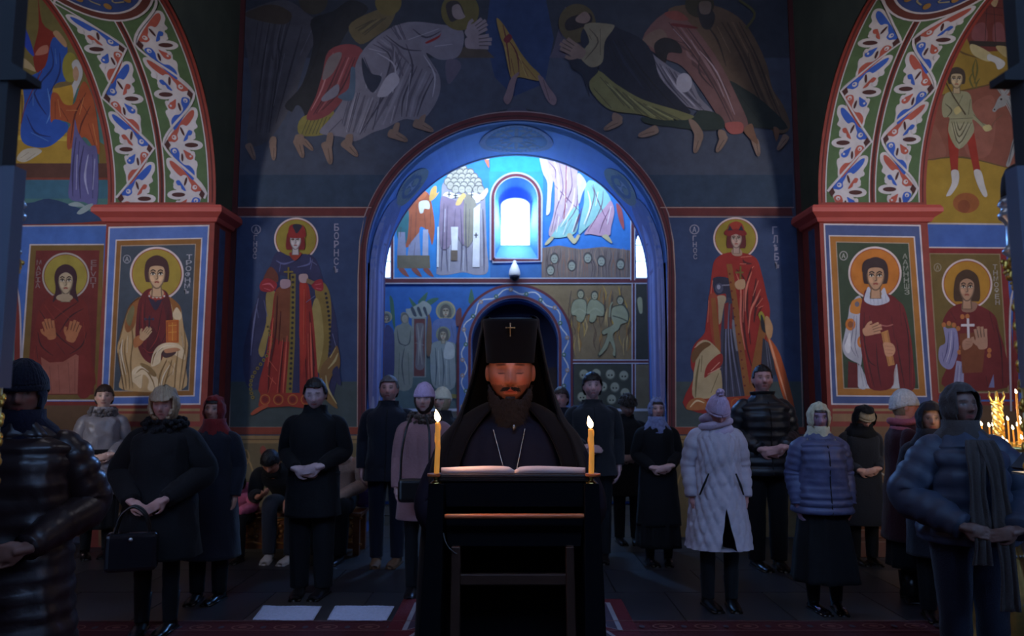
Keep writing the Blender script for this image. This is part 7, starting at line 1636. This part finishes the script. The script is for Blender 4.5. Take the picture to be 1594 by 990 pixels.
    for r_, z_ in prof2:
        for k in range(n2):
            a = 2 * PI * k / n2; front = max(0, -math.sin(a)); vv.append(T((r_ * math.cos(a), r_ * 1.12 * math.sin(a) + 0.004 - 0.03 * (z_ - 0.03), z_ + (0.006 * front * front if z_ < 0.05 else 0) )))
    for i in range(len(prof2) - 1):
        for k in range(n2): ff.append((i * n2 + k, i * n2 + (k + 1) % n2, (i + 1) * n2 + (k + 1) % n2, (i + 1) * n2 + k))
    hatm.add(vv, ff); hat_ = hatm.build('tall_hat', VELV, c['root'], True, 'tall black cylindrical clerical hat')
    part('veil', (V, F), VELV, hat_, None, 0.004)
    cr = MB()
    cz, cy = 0.150, -0.109
    for a_, b_ in (((0, cy, cz - 0.020), (0, cy - 0.002, cz + 0.018)), ((-0.0125, cy - 0.001, cz + 0.006), (0.0125, cy - 0.001, cz + 0.006))): cr.tube([T(a_), T(b_)], 0.0019, 8)
    for p in ((0, cy, cz - 0.021), (0, cy - 0.002, cz + 0.019), (-0.0135, cy - 0.001, cz + 0.006), (0.0135, cy - 0.001, cz + 0.006), (0, cy - 0.002, cz + 0.006)): cr.ball(T(p), 0.0028, 8, 6)
    cr.smooth = True; cr.build('hat_cross', GOLDC, hat_)
def priest_beard(c):
    HM = c['HM']; rnd = random.Random(5); mb = MB()
    V, F = shell(0.004, lambda X, Y, Z: Y < -0.12 and Z * 0.117 < (-0.078 if abs(X) < 0.42 else -0.080 + 0.046 * ((abs(X) - 0.42) / 0.55) ** 1.3), noise_amp=0.010, ns=40, nu=88, nv=64)
    base = part('beard', (V, F), BEARD, c['root'], HM, 0.006)
    lo = MB(); lo.smooth = True
    lo.add(*(lambda vf: (vf[0], vf[1]))(loft([(-0.060, -0.220, 0.010, 0.010), (-0.060, -0.20, 0.026, 0.022), (-0.060, -0.165, 0.036, 0.032), (-0.056, -0.125, 0.048, 0.040), (-0.048, -0.09, 0.048, 0.030)], 30, wr=0.012, sub=4)))
    V2 = [tuple(HM @ Vector(v)) for v in lo.V]; m2 = MB(); m2.smooth = True; m2.add(V2, lo.F); m2.build('beard_mass', BEARD, base, True)
    # strands of the beard and moustache
    st = MB()
    def strand(p, d, L, r):
        p = Vector(p); d = Vector(d).normalized(); s = d.cross(Vector((0, 1, 0.2))).normalized() * r
        q = p + d * L * 0.5 + Vector((rnd.uniform(-.004, .004), rnd.uniform(-.004, .004), 0)); e = p + d * L + Vector((rnd.uniform(-.008, .008), rnd.uniform(-.004, .006), -0.004))
        st.add([HM @ (p - s), HM @ (p + s), HM @ (q + s * .8), HM @ (q - s * .8), HM @ e], [(0, 1, 2, 3), (3, 2, 4)])
    for _ in range(4200):
        t = rnd.random(); a = rnd.uniform(-1, 1)
        z = -0.030 - 0.150 * t; w_ = 0.071 * math.sqrt(max(0.0, 1 - max(0.0, (t - 0.05) / 0.95) ** 1.7)) * (1 - 0.15 * t)
        x = a * w_; zl = -0.078 if abs(x) < 0.032 else -0.080 + 0.046 * ((abs(x) - 0.032) / 0.042) ** 1.3
        if z > zl: continue
        y = -0.098 * math.sqrt(max(0, 1 - (x / 0.080) ** 2)) * (1 - 0.10 * t) - 0.002
        strand((x, y - 0.002, z), (x * 3 + rnd.uniform(-.25, .25), -0.25, -1), rnd.uniform(0.010, 0.034), 0.0008)
    for _ in range(260):
        q = rnd.choice((-1, 1)); x = q * rnd.uniform(0.002, 0.026); strand((x, -0.106 + abs(x) * 0.30, -0.040 - abs(x) * 0.12 + rnd.uniform(-.004, .003)), (q * 1.0, -0.15, -0.55 - abs(x) * 16), rnd.uniform(0.007, 0.013), 0.0007)
    for _ in range(200):
        x = rnd.uniform(-0.014, 0.014); strand((x, -0.098, -0.070), (x * 4, -0.2, -1), rnd.uniform(0.008, 0.016), 0.0007)
    st.build('beard_strands', BEARD, base)
person('priest with tall black veiled hat reading a book by candlelight', pc, 1.775, bow=0.13, skin=(214, 138, 112), lip=(190, 84, 76), brow=(62, 36, 30), eyes='down', beard=(70, 44, 36), vox=0.0042, ratio=0.5,
       arms=dict(el=[(-0.25, -0.03, 1.12), (0.25, -0.03, 1.12)], wr=[(-0.12, -0.165, 1.03), (0.12, -0.175, 1.03)], hd=[(0.95, -0.08, -0.1), (-0.95, -0.08, -0.1)], hn=[(0, 1, 0), (0, 1, 0)]),
       top=priest_top, hair=priest_beard, bottom=trousers(BLK2))

# ---------------------------------------------------------------- lectern with book and candles
YL = 2.20
L_ = lambda px, py, Y=YL: atY(px, py, Y)
DW = mat('dark_lectern_wood', (34, 24, 22), rough=0.45, noise=0.4, scale=9, bump=0.1)
DWL = mat('brown_leg_wood', (58, 36, 26), rough=0.45, noise=0.35, scale=12, bump=0.1)
CLOTHB = mat('black_lectern_cloth', (12, 11, 14), rough=0.9, noise=0.3, scale=20, spec=0.1)
COPPER = mat('polished_rod_wood', (190, 96, 50), rough=0.28, noise=0.25, scale=30, spec=0.6)
BRASS = mat('brass', (190, 160, 90), rough=0.25, metal=1.0, noise=0.15)
lx = (L_(683, 740).x + L_(915, 740).x) / 2
lec = thing('lectern', 'tall dark wooden lectern with a polished cross rod in front of the priest', 'lectern', (lx, YL, 0.018))
def rel(px, py, Y=YL): p = L_(px, py, Y); return (p.x - lx, max(0.0, p.z - 0.018))
def slab(name, quad, y0, y1, m, parent, bw=0.003):
    """quad: four pixel corners on the lectern's front plane"""
    q = [rel(*p) for p in quad]; V = [(x, y0, z) for x, z in q] + [(x, y1, z) for x, z in q]
    o = link(name, mesh_np(name, V, [(0, 1, 2, 3), (7, 6, 5, 4), (0, 4, 5, 1), (1, 5, 6, 2), (2, 6, 7, 3), (3, 7, 4, 0)]), parent, m)
    bm = bmesh.new(); bm.from_mesh(o.data); bmesh.ops.recalc_face_normals(bm, faces=bm.faces); bm.to_mesh(o.data); bm.free()
    return bev(o, bw)
GZ = 1437
slab('top_rail', [(680, 738), (918, 739), (918, 750), (680, 750)], 0.0, 0.05, DW, lec)
for i_ in range(3): slab('rail_groove', [(682, 741.5 + i_ * 2.6), (916, 741.8 + i_ * 2.6), (916, 742.6 + i_ * 2.6), (682, 742.3 + i_ * 2.6)], -0.002, 0.002, DWL, lec, 0.0004)
for a_, b_, c_, d_ in ((667, 692, 640, 672), (910, 933, 928, 958)):
    pass
slab('side_stile', [(668, 752), (692, 752), (676, 1395), (626, 1395)], -0.015, 0.22, CLOTHB, lec)
slab('side_stile', [(909, 752), (932, 752), (962, 1395), (912, 1395)], -0.015, 0.22, CLOTHB, lec)
# sloping desk
zt, zf = rel(800, 740)[1], rel(800, 740)[1] - 0.15
x0_, x1_ = rel(680, 740)[0], rel(918, 740)[0]
dk = MB(); V = [(x0_, 0.02, zt), (x1_, 0.02, zt), (x1_, 0.30, zf), (x0_, 0.30, zf)]; V += [(x, y, z - 0.02) for x, y, z in V]
dk.add(V, [(0, 1, 2, 3), (7, 6, 5, 4), (0, 4, 5, 1), (1, 5, 6, 2), (2, 6, 7, 3), (3, 7, 4, 0)]); bev(dk.build('desk_board', DW, lec), 0.003)
MB().box(((x0_ + x1_) / 2, 0.302, zf + 0.01), (x1_ - x0_, 0.015, 0.05)).build('book_ledge', DW, lec)
slab('front_cloth', [(691, 750), (911, 750), (908, 790), (694, 790)], 0.004, 0.02, CLOTHB, lec)
slab('upper_panel', [(692, 806), (910, 806), (905, 852), (697, 852)], 0.010, 0.03, CLOTHB, lec)
slab('back_cloth', [(680, 752), (920, 752), (935, 1395), (655, 1395)], 0.20, 0.22, CLOTHB, lec)
rod = MB(); rod.smooth = True; (xa, za), (xb, zb) = rel(693, 802), rel(908, 801.5); rod.tube([(xa, -0.02, za), (xa + 0.004, -0.02, za), (xb - 0.004, -0.02, zb), (xb, -0.02, zb)], [0.0062, 0.0072, 0.0072, 0.0062], 16); rod.build('cross_rod', COPPER, lec)
slab('inner_leg', [(703, 850), (717, 850), (714, 1395), (694, 1395)], -0.012, 0.02, DWL, lec)
slab('inner_leg', [(880, 850), (893, 850), (908, 1395), (888, 1395)], -0.012, 0.02, DWL, lec)
slab('stretcher', [(716, 894), (882, 894), (883, 911), (715, 911)], 0.0, 0.02, DWL, lec)
slab('stretcher', [(714, 1250), (888, 1250), (889, 1275), (714, 1275)], 0.0, 0.02, DWL, lec)
cb = MB(); cb.smooth = True; cb.tube([(rel(x, y)[0], -0.016, rel(x, y)[1]) for x, y in spline([(691, 828), (693, 838), (699, 850), (708, 858), (712, 860)], False, 4)], 0.0016, 6); cb.build('cord', mat('pale_cord', (90, 84, 84)), lec)
# book: open, lying on the sloping desk with its top edge towards the camera
bk = thing('book', 'open book lying on the lectern before the priest', 'book', (lx, YL, 0.018))
PAPER = mat('book_paper', (206, 186, 182), rough=0.8, noise=0.08)
CVR = mat('book_cover', (60, 34, 34), rough=0.6)
xl_, xm_, xr_ = rel(683, 738)[0], rel(801, 738)[0], rel(915, 738)[0]
def pages(xa, xb, flip):
    V = []; F = []; n = 14
    for j, (y, dz) in enumerate(((0.03, 0.0), (0.28, -0.132))):
        for i in range(n + 1):
            t = i / n; u = (1 - t) if flip else t     # u 0 at the spine
            h = 0.022 + 0.006 * math.sin(min(1, u * 2.2) * PI * 0.5) - 0.008 * u - 0.010 * math.exp(-(u / 0.05) ** 2)
            V.append((xa + (xb - xa) * t, y, zt + dz + h))
        for i in range(n + 1):
            t = i / n; V.append((xa + (xb - xa) * t, y, zt + dz + 0.003))
    m = n + 1
    for i in range(n):
        F += [(i, i + 1, 2 * m + i + 1, 2 * m + i), (m + i, 3 * m + i, 3 * m + i + 1, m + i + 1), (i, m + i, m + i + 1, i + 1), (2 * m + i, 2 * m + i + 1, 3 * m + i + 1, 3 * m + i)]
    F += [(0, 2 * m, 3 * m, m), (n, m + n, 3 * m + n, 2 * m + n)]
    return V, F
part('page_block', pages(xl_ + 0.004, xm_, True), PAPER, bk); part('page_block', pages(xm_, xr_ - 0.004, False), PAPER, bk)
cv = MB(); V = [(xl_, 0.022, zt + 0.001), (xr_, 0.022, zt + 0.001), (xr_, 0.285, zt - 0.137), (xl_, 0.285, zt - 0.137)]; V += [(x, y, z + 0.003) for x, y, z in V]
cv.add(V, [(3, 2, 1, 0), (4, 5, 6, 7), (0, 1, 5, 4), (1, 2, 6, 5), (2, 3, 7, 6), (3, 0, 4, 7)]); cv.build('cover', CVR, bk)
tx = MB()
for q in range(18):
    y = 0.05 + q * 0.012
    for a_, b_ in ((xl_ + 0.03, xm_ - 0.03), (xm_ + 0.03, xr_ - 0.03)):
        tx.box(((a_ + b_) / 2, y, zt - 0.1323 * (y - 0.03) / 0.25 + 0.0265), ((b_ - a_) * 0.93, 0.004, 0.0005))
tx.build('text_lines', mat('ink', (50, 40, 44)), bk)
# candles
WAX = mat('amber_wax', (226, 150, 60), rough=0.4, noise=0.15, scale=40, sss=0.3, emit=((1.0, 0.42, 0.08), 0.22))  # faint emission stands in for flame light glowing through the wax
FLAME = mat('flame', (255, 220, 160), emit=((1.0, 0.72, 0.36), 16.0))
WICK = mat('wick', (20, 16, 14))
def candle(base, top, r, label, group, holder=True, fl=1.0, power=0.0, name='candle', parent_label=None):
    base, top = Vector(base), Vector(top)
    t = thing(name, label, 'candle', base, 0, group)
    ax = top - base
    mb = MB(); mb.smooth = True
    mb.tube([(0, 0, 0), tuple(ax * 0.02), tuple(ax * 0.5 + Vector((r * 0.25, 0, 0))), tuple(ax * 0.97), tuple(ax)], [r, r, r * 0.98, r * 0.96, r * 0.8], 14)
    mb.build('wax', WAX, t, True)
    if r > 0.005:
        dp = MB(); dp.smooth = True
        for k in range(6):
            a = k * 1.3; z = 0.9 - 0.08 * k; dp.ball(ax * z + Vector((math.cos(a) * r, math.sin(a) * r, 0)), (r * 0.28, r * 0.28, r * 1.3), 8, 6)
        dp.build('wax_drips', WAX, t)
    wk = MB(); wk.tube([tuple(ax), tuple(ax + Vector((0, 0, 0.008 * fl)))], 0.0008 if r > 0.005 else 0.0006, 6); wk.build('wick', WICK, t)
    f = MB(); f.smooth = True
    h = 0.036 * fl; w_ = 0.0088 * fl
    prof = [(0.0004, 0.0), (w_ * 0.55, h * 0.08), (w_ * 0.9, h * 0.22), (w_, h * 0.34), (w_ * 0.85, h * 0.52), (w_ * 0.5, h * 0.75), (w_ * 0.2, h * 0.92), (0.0002, h)]
    f.lathe([(a, b) for a, b in prof], tuple(ax + Vector((0, 0, 0.002))), 14)
    for i, v in enumerate(f.V): q = (v[2] - ax.z) / h; f.V[i] = (v[0] - 0.006 * fl * q * q, v[1], v[2])
    f.build('flame', FLAME, t, True)
    if power: point_light('candle_glow', tuple(top + Vector((0, 0, 0.02))), power, (1.0, 0.54, 0.28), 0.008)
    return t
def holder(px, lab, x0p, x1p):
    p = L_(px, 741); t = thing('candle_holder', lab, 'candle holder', (p.x, YL, 0))
    m_ = MB(); m_.smooth = True; z0 = L_(px, 753).z; z1 = L_(px, 741).z
    m_.lathe([(0.016, z0), (0.018, z0 + 0.002), (0.014, z0 + 0.005), (0.007, z0 + 0.009), (0.0065, z0 + 0.014), (0.011, z1 - 0.003), (0.012, z1)], n=24); m_.build('brass_cup', BRASS, t, True)
    cx = L_((x0p + x1p) / 2, 739).x - p.x; w_ = (L_(x1p, 739).x - L_(x0p, 739).x) / 2
    d = MB(); d.smooth = False; d.lathe([(w_ * 0.96, z1), (w_, z1 + 0.0015), (w_, z1 + 0.006), (w_ * 0.95, z1 + 0.0075)], (cx, 0, 0), 28); d.build('wooden_dish', COPPER, t)
    return z1 + 0.0075
za = holder(679, 'small brass candle cup on the left corner of the lectern', 665, 686); zb = holder(920, 'small brass candle cup on the right corner of the lectern', 911, 935)
candle((L_(679.5, 740).x, YL, za), tuple(L_(681.5, 657.5)), 0.0078, 'tall amber candle on the left corner of the lectern, leaning slightly', 'lectern candles', power=10.5)
candle((L_(920.5, 740).x, YL, zb), tuple(L_(919.5, 667.5)), 0.0082, 'shorter amber candle on the right corner of the lectern', 'lectern candles', power=10.5)
# ---------------------------------------------------------------- bench, rugs, stand, camera
BENW = mat('varnished_bench_wood', (104, 56, 28), rough=0.4, noise=0.35, scale=10)
CARV = mat('gilded_bench_front', (150, 96, 40), rough=0.5, noise=0.6, scale=40, bump=0.8)
def bench(px0, px1, Y, lab, zseat=0.46):
    x0, x1 = atY(px0, 616, Y).x, atY(px1, 616, Y).x; w_ = x1 - x0; t = thing('bench', lab, 'bench', ((x0 + x1) / 2, Y, 0))
    bev(MB().box((0, 0.20, zseat - 0.02), (w_, 0.42, 0.04)).build('seat', BENW, t), 0.006)
    MB().box((0, 0.06, (zseat - 0.10) / 2 + 0.05), (w_ - 0.06, 0.03, zseat - 0.12)).build('front_panel', BENW, t)
    n = max(3, int(w_ / 0.22)); cm = MB(); cm.smooth = True
    for i in range(n):
        cx = -w_ / 2 + (i + 0.5) * w_ / n
        for k in range(10):
            a = 2 * PI * k / 10; cm.ball((cx + 0.06 * math.cos(a), 0.04, 0.23 + 0.085 * math.sin(a)), (0.022, 0.012, 0.016), 8, 6)
        cm.ball((cx, 0.04, 0.23), (0.032, 0.016, 0.04), 10, 8)
        cm.tube([(cx - w_ / n / 2, 0.045, 0.10), (cx, 0.04, 0.13), (cx + w_ / n / 2, 0.045, 0.10)], 0.012, 8); cm.tube([(cx - w_ / n / 2, 0.045, 0.36), (cx, 0.04, 0.335), (cx + w_ / n / 2, 0.045, 0.36)], 0.012, 8)
    cm.build('carving', CARV, t)
    for s in (-1, 1):
        for y in (0.05, 0.36): MB().box((s * (w_ / 2 - 0.05), y, (zseat - 0.04) / 2), (0.06, 0.06, zseat - 0.04)).build('leg', BENW, t)
    return t
bench(340, 566, 7.48, 'long wooden bench with carved gilded front below the blue saint', 0.415)
st_ = thing('step_box', 'low wooden step at the foot of the right pier', 'step', (atY(1392, 616, 7.3).x, 7.62, 0))
bev(MB().box((0, 0, 0.075), (0.9, 0.40, 0.15)).build('lower_step', BENW, st_), 0.006); bev(MB().box((0, 0.12, 0.19), (0.9, 0.26, 0.08)).build('upper_step', BENW, st_), 0.006)

def flat_rug(name, lab, quad, h, m, parent=None):
    pts = [atZ(px, py) for px, py in quad]; V = [(p.x, p.y, 0.001) for p in pts] + [(p.x, p.y, h) for p in pts]
    o = link(name, mesh_np(name, V, [(3, 2, 1, 0), (4, 5, 6, 7), (0, 1, 5, 4), (1, 2, 6, 5), (2, 3, 7, 6), (3, 0, 4, 7)]), parent, m)
    return tag(o, lab, 'rug')
RUGD = mat('dark_red_pile', (72, 18, 26), rough=0.95, noise=0.4, scale=60, bump=0.5)
rugM = mat('ruby_pile', (86, 14, 26), rough=0.95, noise=0.3, scale=70, bump=0.5)
# long dark red runner across the front
xs = 3.4; y1 = atZ(797, 969).y
ro = link('carpet_runner', (lambda m: mesh_np('runner', m.V, m.F))(MB().box((0, 0, 0.004), (xs * 2, 3.6, 0.006))), None, RUGD); ro.location = (0, y1 - 1.8, 0); tag(ro, 'long dark red carpet runner across the front of the floor', 'carpet')
fr = Fresco(lambda x, y, l: (x, y, 0.0074 + l), lay0=0.0, dl=0.0002)
for i in range(24):
    x = -xs + 0.15 + i * 0.285; fr.ring(x, 1.66, 0.07, 0.05, 0.012, (120, 70, 60), 14); fr.disc(x, 1.66, 0.03, 0.022, (120, 60, 54), 10); fr.disc(x + 0.14, 1.66, 0.02, 0.03, (60, 50, 66), 8)
for y in (1.55, 1.76): fr.poly([(-xs + .02, y), (xs - .02, y), (xs - .02, y + 0.012), (-xs + .02, y + 0.012)], (110, 60, 54))
fr.build('runner_pattern', ro)
# patterned rug under the lectern
p0, p1 = atZ(628, 936), atZ(967, 936); hw = (p1.x - p0.x) / 2; cxr = (p0.x + p1.x) / 2; LR = 2.9
rg = link('rug', (lambda m: mesh_np('rug', m.V, m.F))(MB().box((0, 0, 0.0125), (hw * 2, LR, 0.010))), None, rugM); rg.location = (cxr, p0.y - LR / 2, 0); tag(rg, 'ruby red rug with pale oval medallion under the lectern', 'rug')
fr = Fresco(lambda x, y, l: (x, y, 0.0178 + l), lay0=0.0, dl=0.00015)
Wc, Nv = (140, 136, 144), (50, 28, 52)
hy = LR / 2
for sx in (-1, 1):
    for sy in (-1, 1):
        P = [(sx * (hw - 0.10), sy * (hy - 0.10)), (sx * (hw - 0.10), sy * (hy - 0.78))] + [(sx * (hw * 0.86) * math.cos(a), sy * ((hy - 0.14) * math.sin(a))) for a in [math.radians(38 + 44 * i / 10) for i in range(11)]]
        P2 = [((sum(q[0] for q in P) / len(P)) + (x - sum(q[0] for q in P) / len(P)) * .90, (sum(q[1] for q in P) / len(P)) + (y - sum(q[1] for q in P) / len(P)) * .92) for x, y in P]
        P3 = [((sum(q[0] for q in P) / len(P)) + (x - sum(q[0] for q in P) / len(P)) * .70, (sum(q[1] for q in P) / len(P)) + (y - sum(q[1] for q in P) / len(P)) * .76) for x, y in P]
        fr.poly(P, Wc); fr.poly(P2, Nv); fr.poly(P3, (150, 148, 156))
fr.disc(0, 0, hw * 0.90, hy * 0.86, Wc, 64); fr.disc(0, 0, hw * 0.87, hy * 0.84, Nv, 64); fr.disc(0, 0, hw * 0.78, hy * 0.76, (160, 156, 164), 64); fr.disc(0, 0, hw * 0.56, hy * 0.6, (104, 24, 40), 64)
rr_ = random.Random(9)
for i in range(40):
    a = 2 * PI * i / 40; fr.disc(hw * 0.67 * math.cos(a), hy * 0.68 * math.sin(a), 0.035, 0.045, (100, 60, 84) if i % 2 else (104, 112, 110), 10)
fr.build('rug_pattern', rg)
LACE = mat('white_floor_cloth', (176, 180, 200), rough=0.9, noise=0.25, scale=60, bump=0.6)
def floor_cloth(quad, lab):
    pts = [atZ(*p) for p in quad]; c = sum(pts, Vector()) / 4
    V = []; F = []; nx, ny = 26, 12
    for j in range(ny + 1):
        for i in range(nx + 1):
            u, v = i / nx, j / ny
            p = pts[0].lerp(pts[1], u).lerp(pts[3].lerp(pts[2], u), v)
            V.append((p.x - c.x, p.y - c.y, 0.004 + 0.004 * (mnoise.noise(Vector((p.x * 9, p.y * 9, 0))) + 0.6) + 0.0022 * ((i + j) % 2)))
    for j in range(ny):
        for i in range(nx): a = j * (nx + 1) + i; F.append((a, a + 1, a + nx + 2, a + nx + 1))
    o = part('floor_cloth', (V, F), LACE, None, None, 0.003); o.location = (c.x, c.y, 0.0); tag(o, lab, 'cloth', 'white cloths on the floor')
    e = MB(); e.smooth = True
    ring_ = [V[i] for i in range(nx + 1)] + [V[j * (nx + 1) + nx] for j in range(1, ny + 1)] + [V[ny * (nx + 1) + i] for i in range(nx - 1, -1, -1)] + [V[j * (nx + 1)] for j in range(ny - 1, -1, -1)]
    e.tube([(x, y, z + 0.004) for x, y, z in ring_], 0.004, 6); e.build('hem', LACE, o)
floor_cloth([(410, 946), (500, 946.5), (487, 968), (394, 967)], 'white woven cloth on the floor, farther from the ruby rug')
floor_cloth([(522, 946), (613, 946.5), (601, 968.5), (510, 967)], 'white woven cloth on the floor next to the ruby rug')

# dome security camera above the porch doorway
pcm = atY(801, 425, 10.86)
cm_ = thing('security_camera', 'white dome security camera above the porch doorway', 'camera', (pcm.x, 10.86, pcm.z))
wp = mat('white_plastic', (206, 208, 216), rough=0.35)
m_ = MB(); m_.smooth = True; m_.lathe([(0.012, 0.19), (0.020, 0.16), (0.045, 0.12), (0.075, 0.05), (0.085, 0.0), (0.083, -0.03), (0.078, -0.05)][::-1], n=28); m_.build('housing', wp, cm_)
m_ = MB(); m_.smooth = True; m_.lathe([(0.001, -0.125), (0.03, -0.12), (0.058, -0.10), (0.072, -0.07), (0.076, -0.045)], n=28); m_.build('dark_dome', mat('smoked_dome', (14, 16, 26), rough=0.1, spec=0.8), cm_)
MB().box((0, 0.07, 0.16), (0.05, 0.15, 0.05)).build('bracket', wp, cm_)

# ---------------------------------------------------------------- candle stand on the right
YC = 4.85
cxp = atY(1551, 616, YC).x
GW = mat('bright_gilding', (226, 196, 116), rough=0.3, metal=0.85, noise=0.3, scale=25)
cs = thing('candle_stand', 'gilded floor candle stand with a twisted central column', 'candle stand', (cxp, YC, 0))
zz = lambda py: atY(1551, py, YC).z
ztray = zz(694)
m_ = MB(); m_.smooth = True
m_.lathe([(0.02, ztray - 0.09), (0.10, ztray - 0.07), (0.26, ztray - 0.04), (0.29, ztray - 0.035), (0.295, ztray + 0.012), (0.285, ztray + 0.014), (0.28, ztray - 0.012), (0.02, ztray - 0.014)], n=48); m_.build('tray', GW, cs, True)
tw = MB(); tw.smooth = True
n_ = 28; V = []; F = []; H0, H1 = ztray - 0.01, zz(626); rows = 70
for j in range(rows + 1):
    t = j / rows; z = H0 + (H1 - H0) * t
    for k in range(n_):
        a = 2 * PI * k / n_; r = 0.030 + 0.005 * math.sin(4 * (a + t * 10)); r *= (1.25 if t < 0.04 or t > 0.96 else 1); V.append((r * math.cos(a), r * math.sin(a), z))
for j in range(rows):
    for k in range(n_): F.append((j * n_ + k, j * n_ + (k + 1) % n_, (j + 1) * n_ + (k + 1) % n_, (j + 1) * n_ + k))
tw.add(V, F); tw.build('twisted_column', GW, cs, True)
cr = MB(); cr.smooth = True
for k in range(6):
    a = 2 * PI * k / 6; c_, s_ = math.cos(a), math.sin(a)
    cr.tube([(0.015 * c_, 0.015 * s_, H1 - 0.005), (0.035 * c_, 0.035 * s_, H1 + 0.01), (0.048 * c_, 0.048 * s_, H1 + 0.04), (0.042 * c_, 0.042 * s_, H1 + 0.065), (0.050 * c_, 0.050 * s_, H1 + 0.072)], [0.008, 0.011, 0.009, 0.006, 0.002], 8, 0.5)
cr.lathe([(0.02, H1 - 0.01), (0.036, H1), (0.03, H1 + 0.012), (0.022, H1 + 0.02)], n=20); cr.build('leaf_crown', GW, cs, True)
bs = MB(); bs.smooth = True
bs.lathe([(0.33, 0.0), (0.34, 0.03), (0.33, 0.06), (0.27, 0.10), (0.255, 0.14), (0.25, 0.30), (0.15, 0.42), (0.10, 0.55), (0.075, 0.62), (0.07, 0.95), (0.09, 1.0), (0.06, 1.04), (0.05, ztray - 0.07)], n=40, fn=lambda a, z: 1 + (0.03 * math.sin(a * 12) if 0.1 < z < 0.95 else 0)); bs.build('base', GW, cs, True)
bd = MB(); bd.smooth = True
for zq, rq, nn in ((0.075, 0.335, 60), (0.31, 0.255, 44), (0.57, 0.105, 22), (ztray - 0.03, 0.298, 60)):
    for k in range(nn): a = 2 * PI * k / nn; bd.ball((rq * math.cos(a), rq * math.sin(a), zq), 0.011, 6, 5)
bd.build('beading', M_SILV, cs, True)
cups = MB(); cups.smooth = True
rc = random.Random(12)
spots = []
# tapers placed where the photo shows their flames
seen = [(1524, 641, 0.18), (1518, 657, -0.05), (1528, 656, 0.05), (1540, 658, -0.1), (1546, 657, 0.1), (1582, 606, -0.16), (1569, 648, -0.04), (1562, 655, 0.12), (1588, 647, 0.06), (1577, 662, -0.12), (1584, 657, 0.14), (1590, 655, -0.06), (1591, 677, -0.20), (1562, 679, -0.22), (1568, 684, -0.18), (1556, 672, 0.2)]
TL = ['taper burning apart on the left rim of the gilded stand, beside the hooded woman', 'lower taper at the very left rim of the gilded stand', 'lower taper just right of the leftmost flame on the gilded stand', 'taper left of the twisted column, farther from it', 'taper touching the left side of the twisted column', 'tallest taper burning on the gilded stand at the right edge', 'taper second in height right of the twisted column', 'taper nearest the right side of the twisted column', 'taper at the picture edge level with the crown of flames', 'short taper under the foot of the tallest flame', 'taper just right of the tallest taper', 'outermost upper taper at the right picture edge', 'short burned-down taper at the right picture edge', 'short burned-down taper in front, left of its twin', 'shortest burned-down taper low in front on the stand', 'burned-down taper close by the foot of the twisted column']
for i, (fx, fy, dy) in enumerate(seen):
    Yq = YC + dy; p = atY(fx, fy + 7, Yq); hgt = p.z - ztray
    tall = fy < 620
    b_ = (p.x + rc.uniform(-0.004, 0.004), Yq, ztray)
    lab = TL[i]
    candle(b_, tuple(p), 0.0048 if not tall else 0.0062, lab, 'tapers on the gilded stand', fl=0.80, power=0)
    cups.lathe([(0.004, 0.0), (0.010, 0.004), (0.007, 0.012), (0.010, 0.03), (0.012, 0.034)], (b_[0] - cxp, b_[1] - YC, ztray - 0.012), 12)
for i in range(26):
    a = rc.uniform(0, 2 * PI); r = rc.uniform(0.08, 0.26); x, y = r * math.cos(a), r * math.sin(a); cups.lathe([(0.004, 0.0), (0.010, 0.004), (0.007, 0.012), (0.010, 0.03), (0.012, 0.034)], (x, y, ztray - 0.012), 12)
cups.build('candle_cups', GW, cs, True)['kind'] = 'stuff'
for dx, dy, dz in ((-0.12, -0.05, 0.24), (0.05, 0.1, 0.22), (0.14, -0.10, 0.25)): point_light('stand_glow', (cxp + dx, YC + dy, ztray + dz), 1.3, (1.0, 0.74, 0.46), 0.06)
# small icon stand with a silver edge in front of the gilded stand
isx = atY(1600, 616, 3.1).x
ist = thing('icon_stand', 'dark slanted icon stand with silver edge at the right edge', 'stand', (isx, 3.1, 0))
rot = Matrix.Rotation(-0.75, 3, 'Y'); MB().box((0.02, 0, atY(1592, 715, 3.1).z), (0.015, 0.20, 0.12), Matrix.Rotation(0.75, 3, 'Y')).build('slanted_top', DW, ist)
MB().box((0.03, 0, atY(1592, 740, 3.1).z), (0.08, 0.24, 0.010)).build('silver_edge', M_SILV, ist)
MB().box((0.08, 0, atY(1592, 745, 3.1).z / 2), (0.08, 0.20, atY(1592, 745, 3.1).z - 0.01)).build('post', DW, ist)
# dark bag on the floor at the lower right
bgx = atZ(1588, 985)
fb = thing('floor_bag', 'black bag lying on the floor under the gilded stand', 'bag', (bgx.x + 0.02, bgx.y - 0.55, 0))
q = MB(); q.smooth = True; q.ball((0, 0, 0.11), (0.24, 0.17, 0.11), 24, 14); q.build('bag_body', BLK, fb, True)
q = MB(); q.smooth = True; q.tube(spline([(-0.15, -0.02, 0.18), (-0.08, -0.03, 0.27), (0.05, -0.03, 0.28), (0.14, -0.02, 0.18)], False, 5), 0.009, 8); q.build('strap', SHOE, fb)
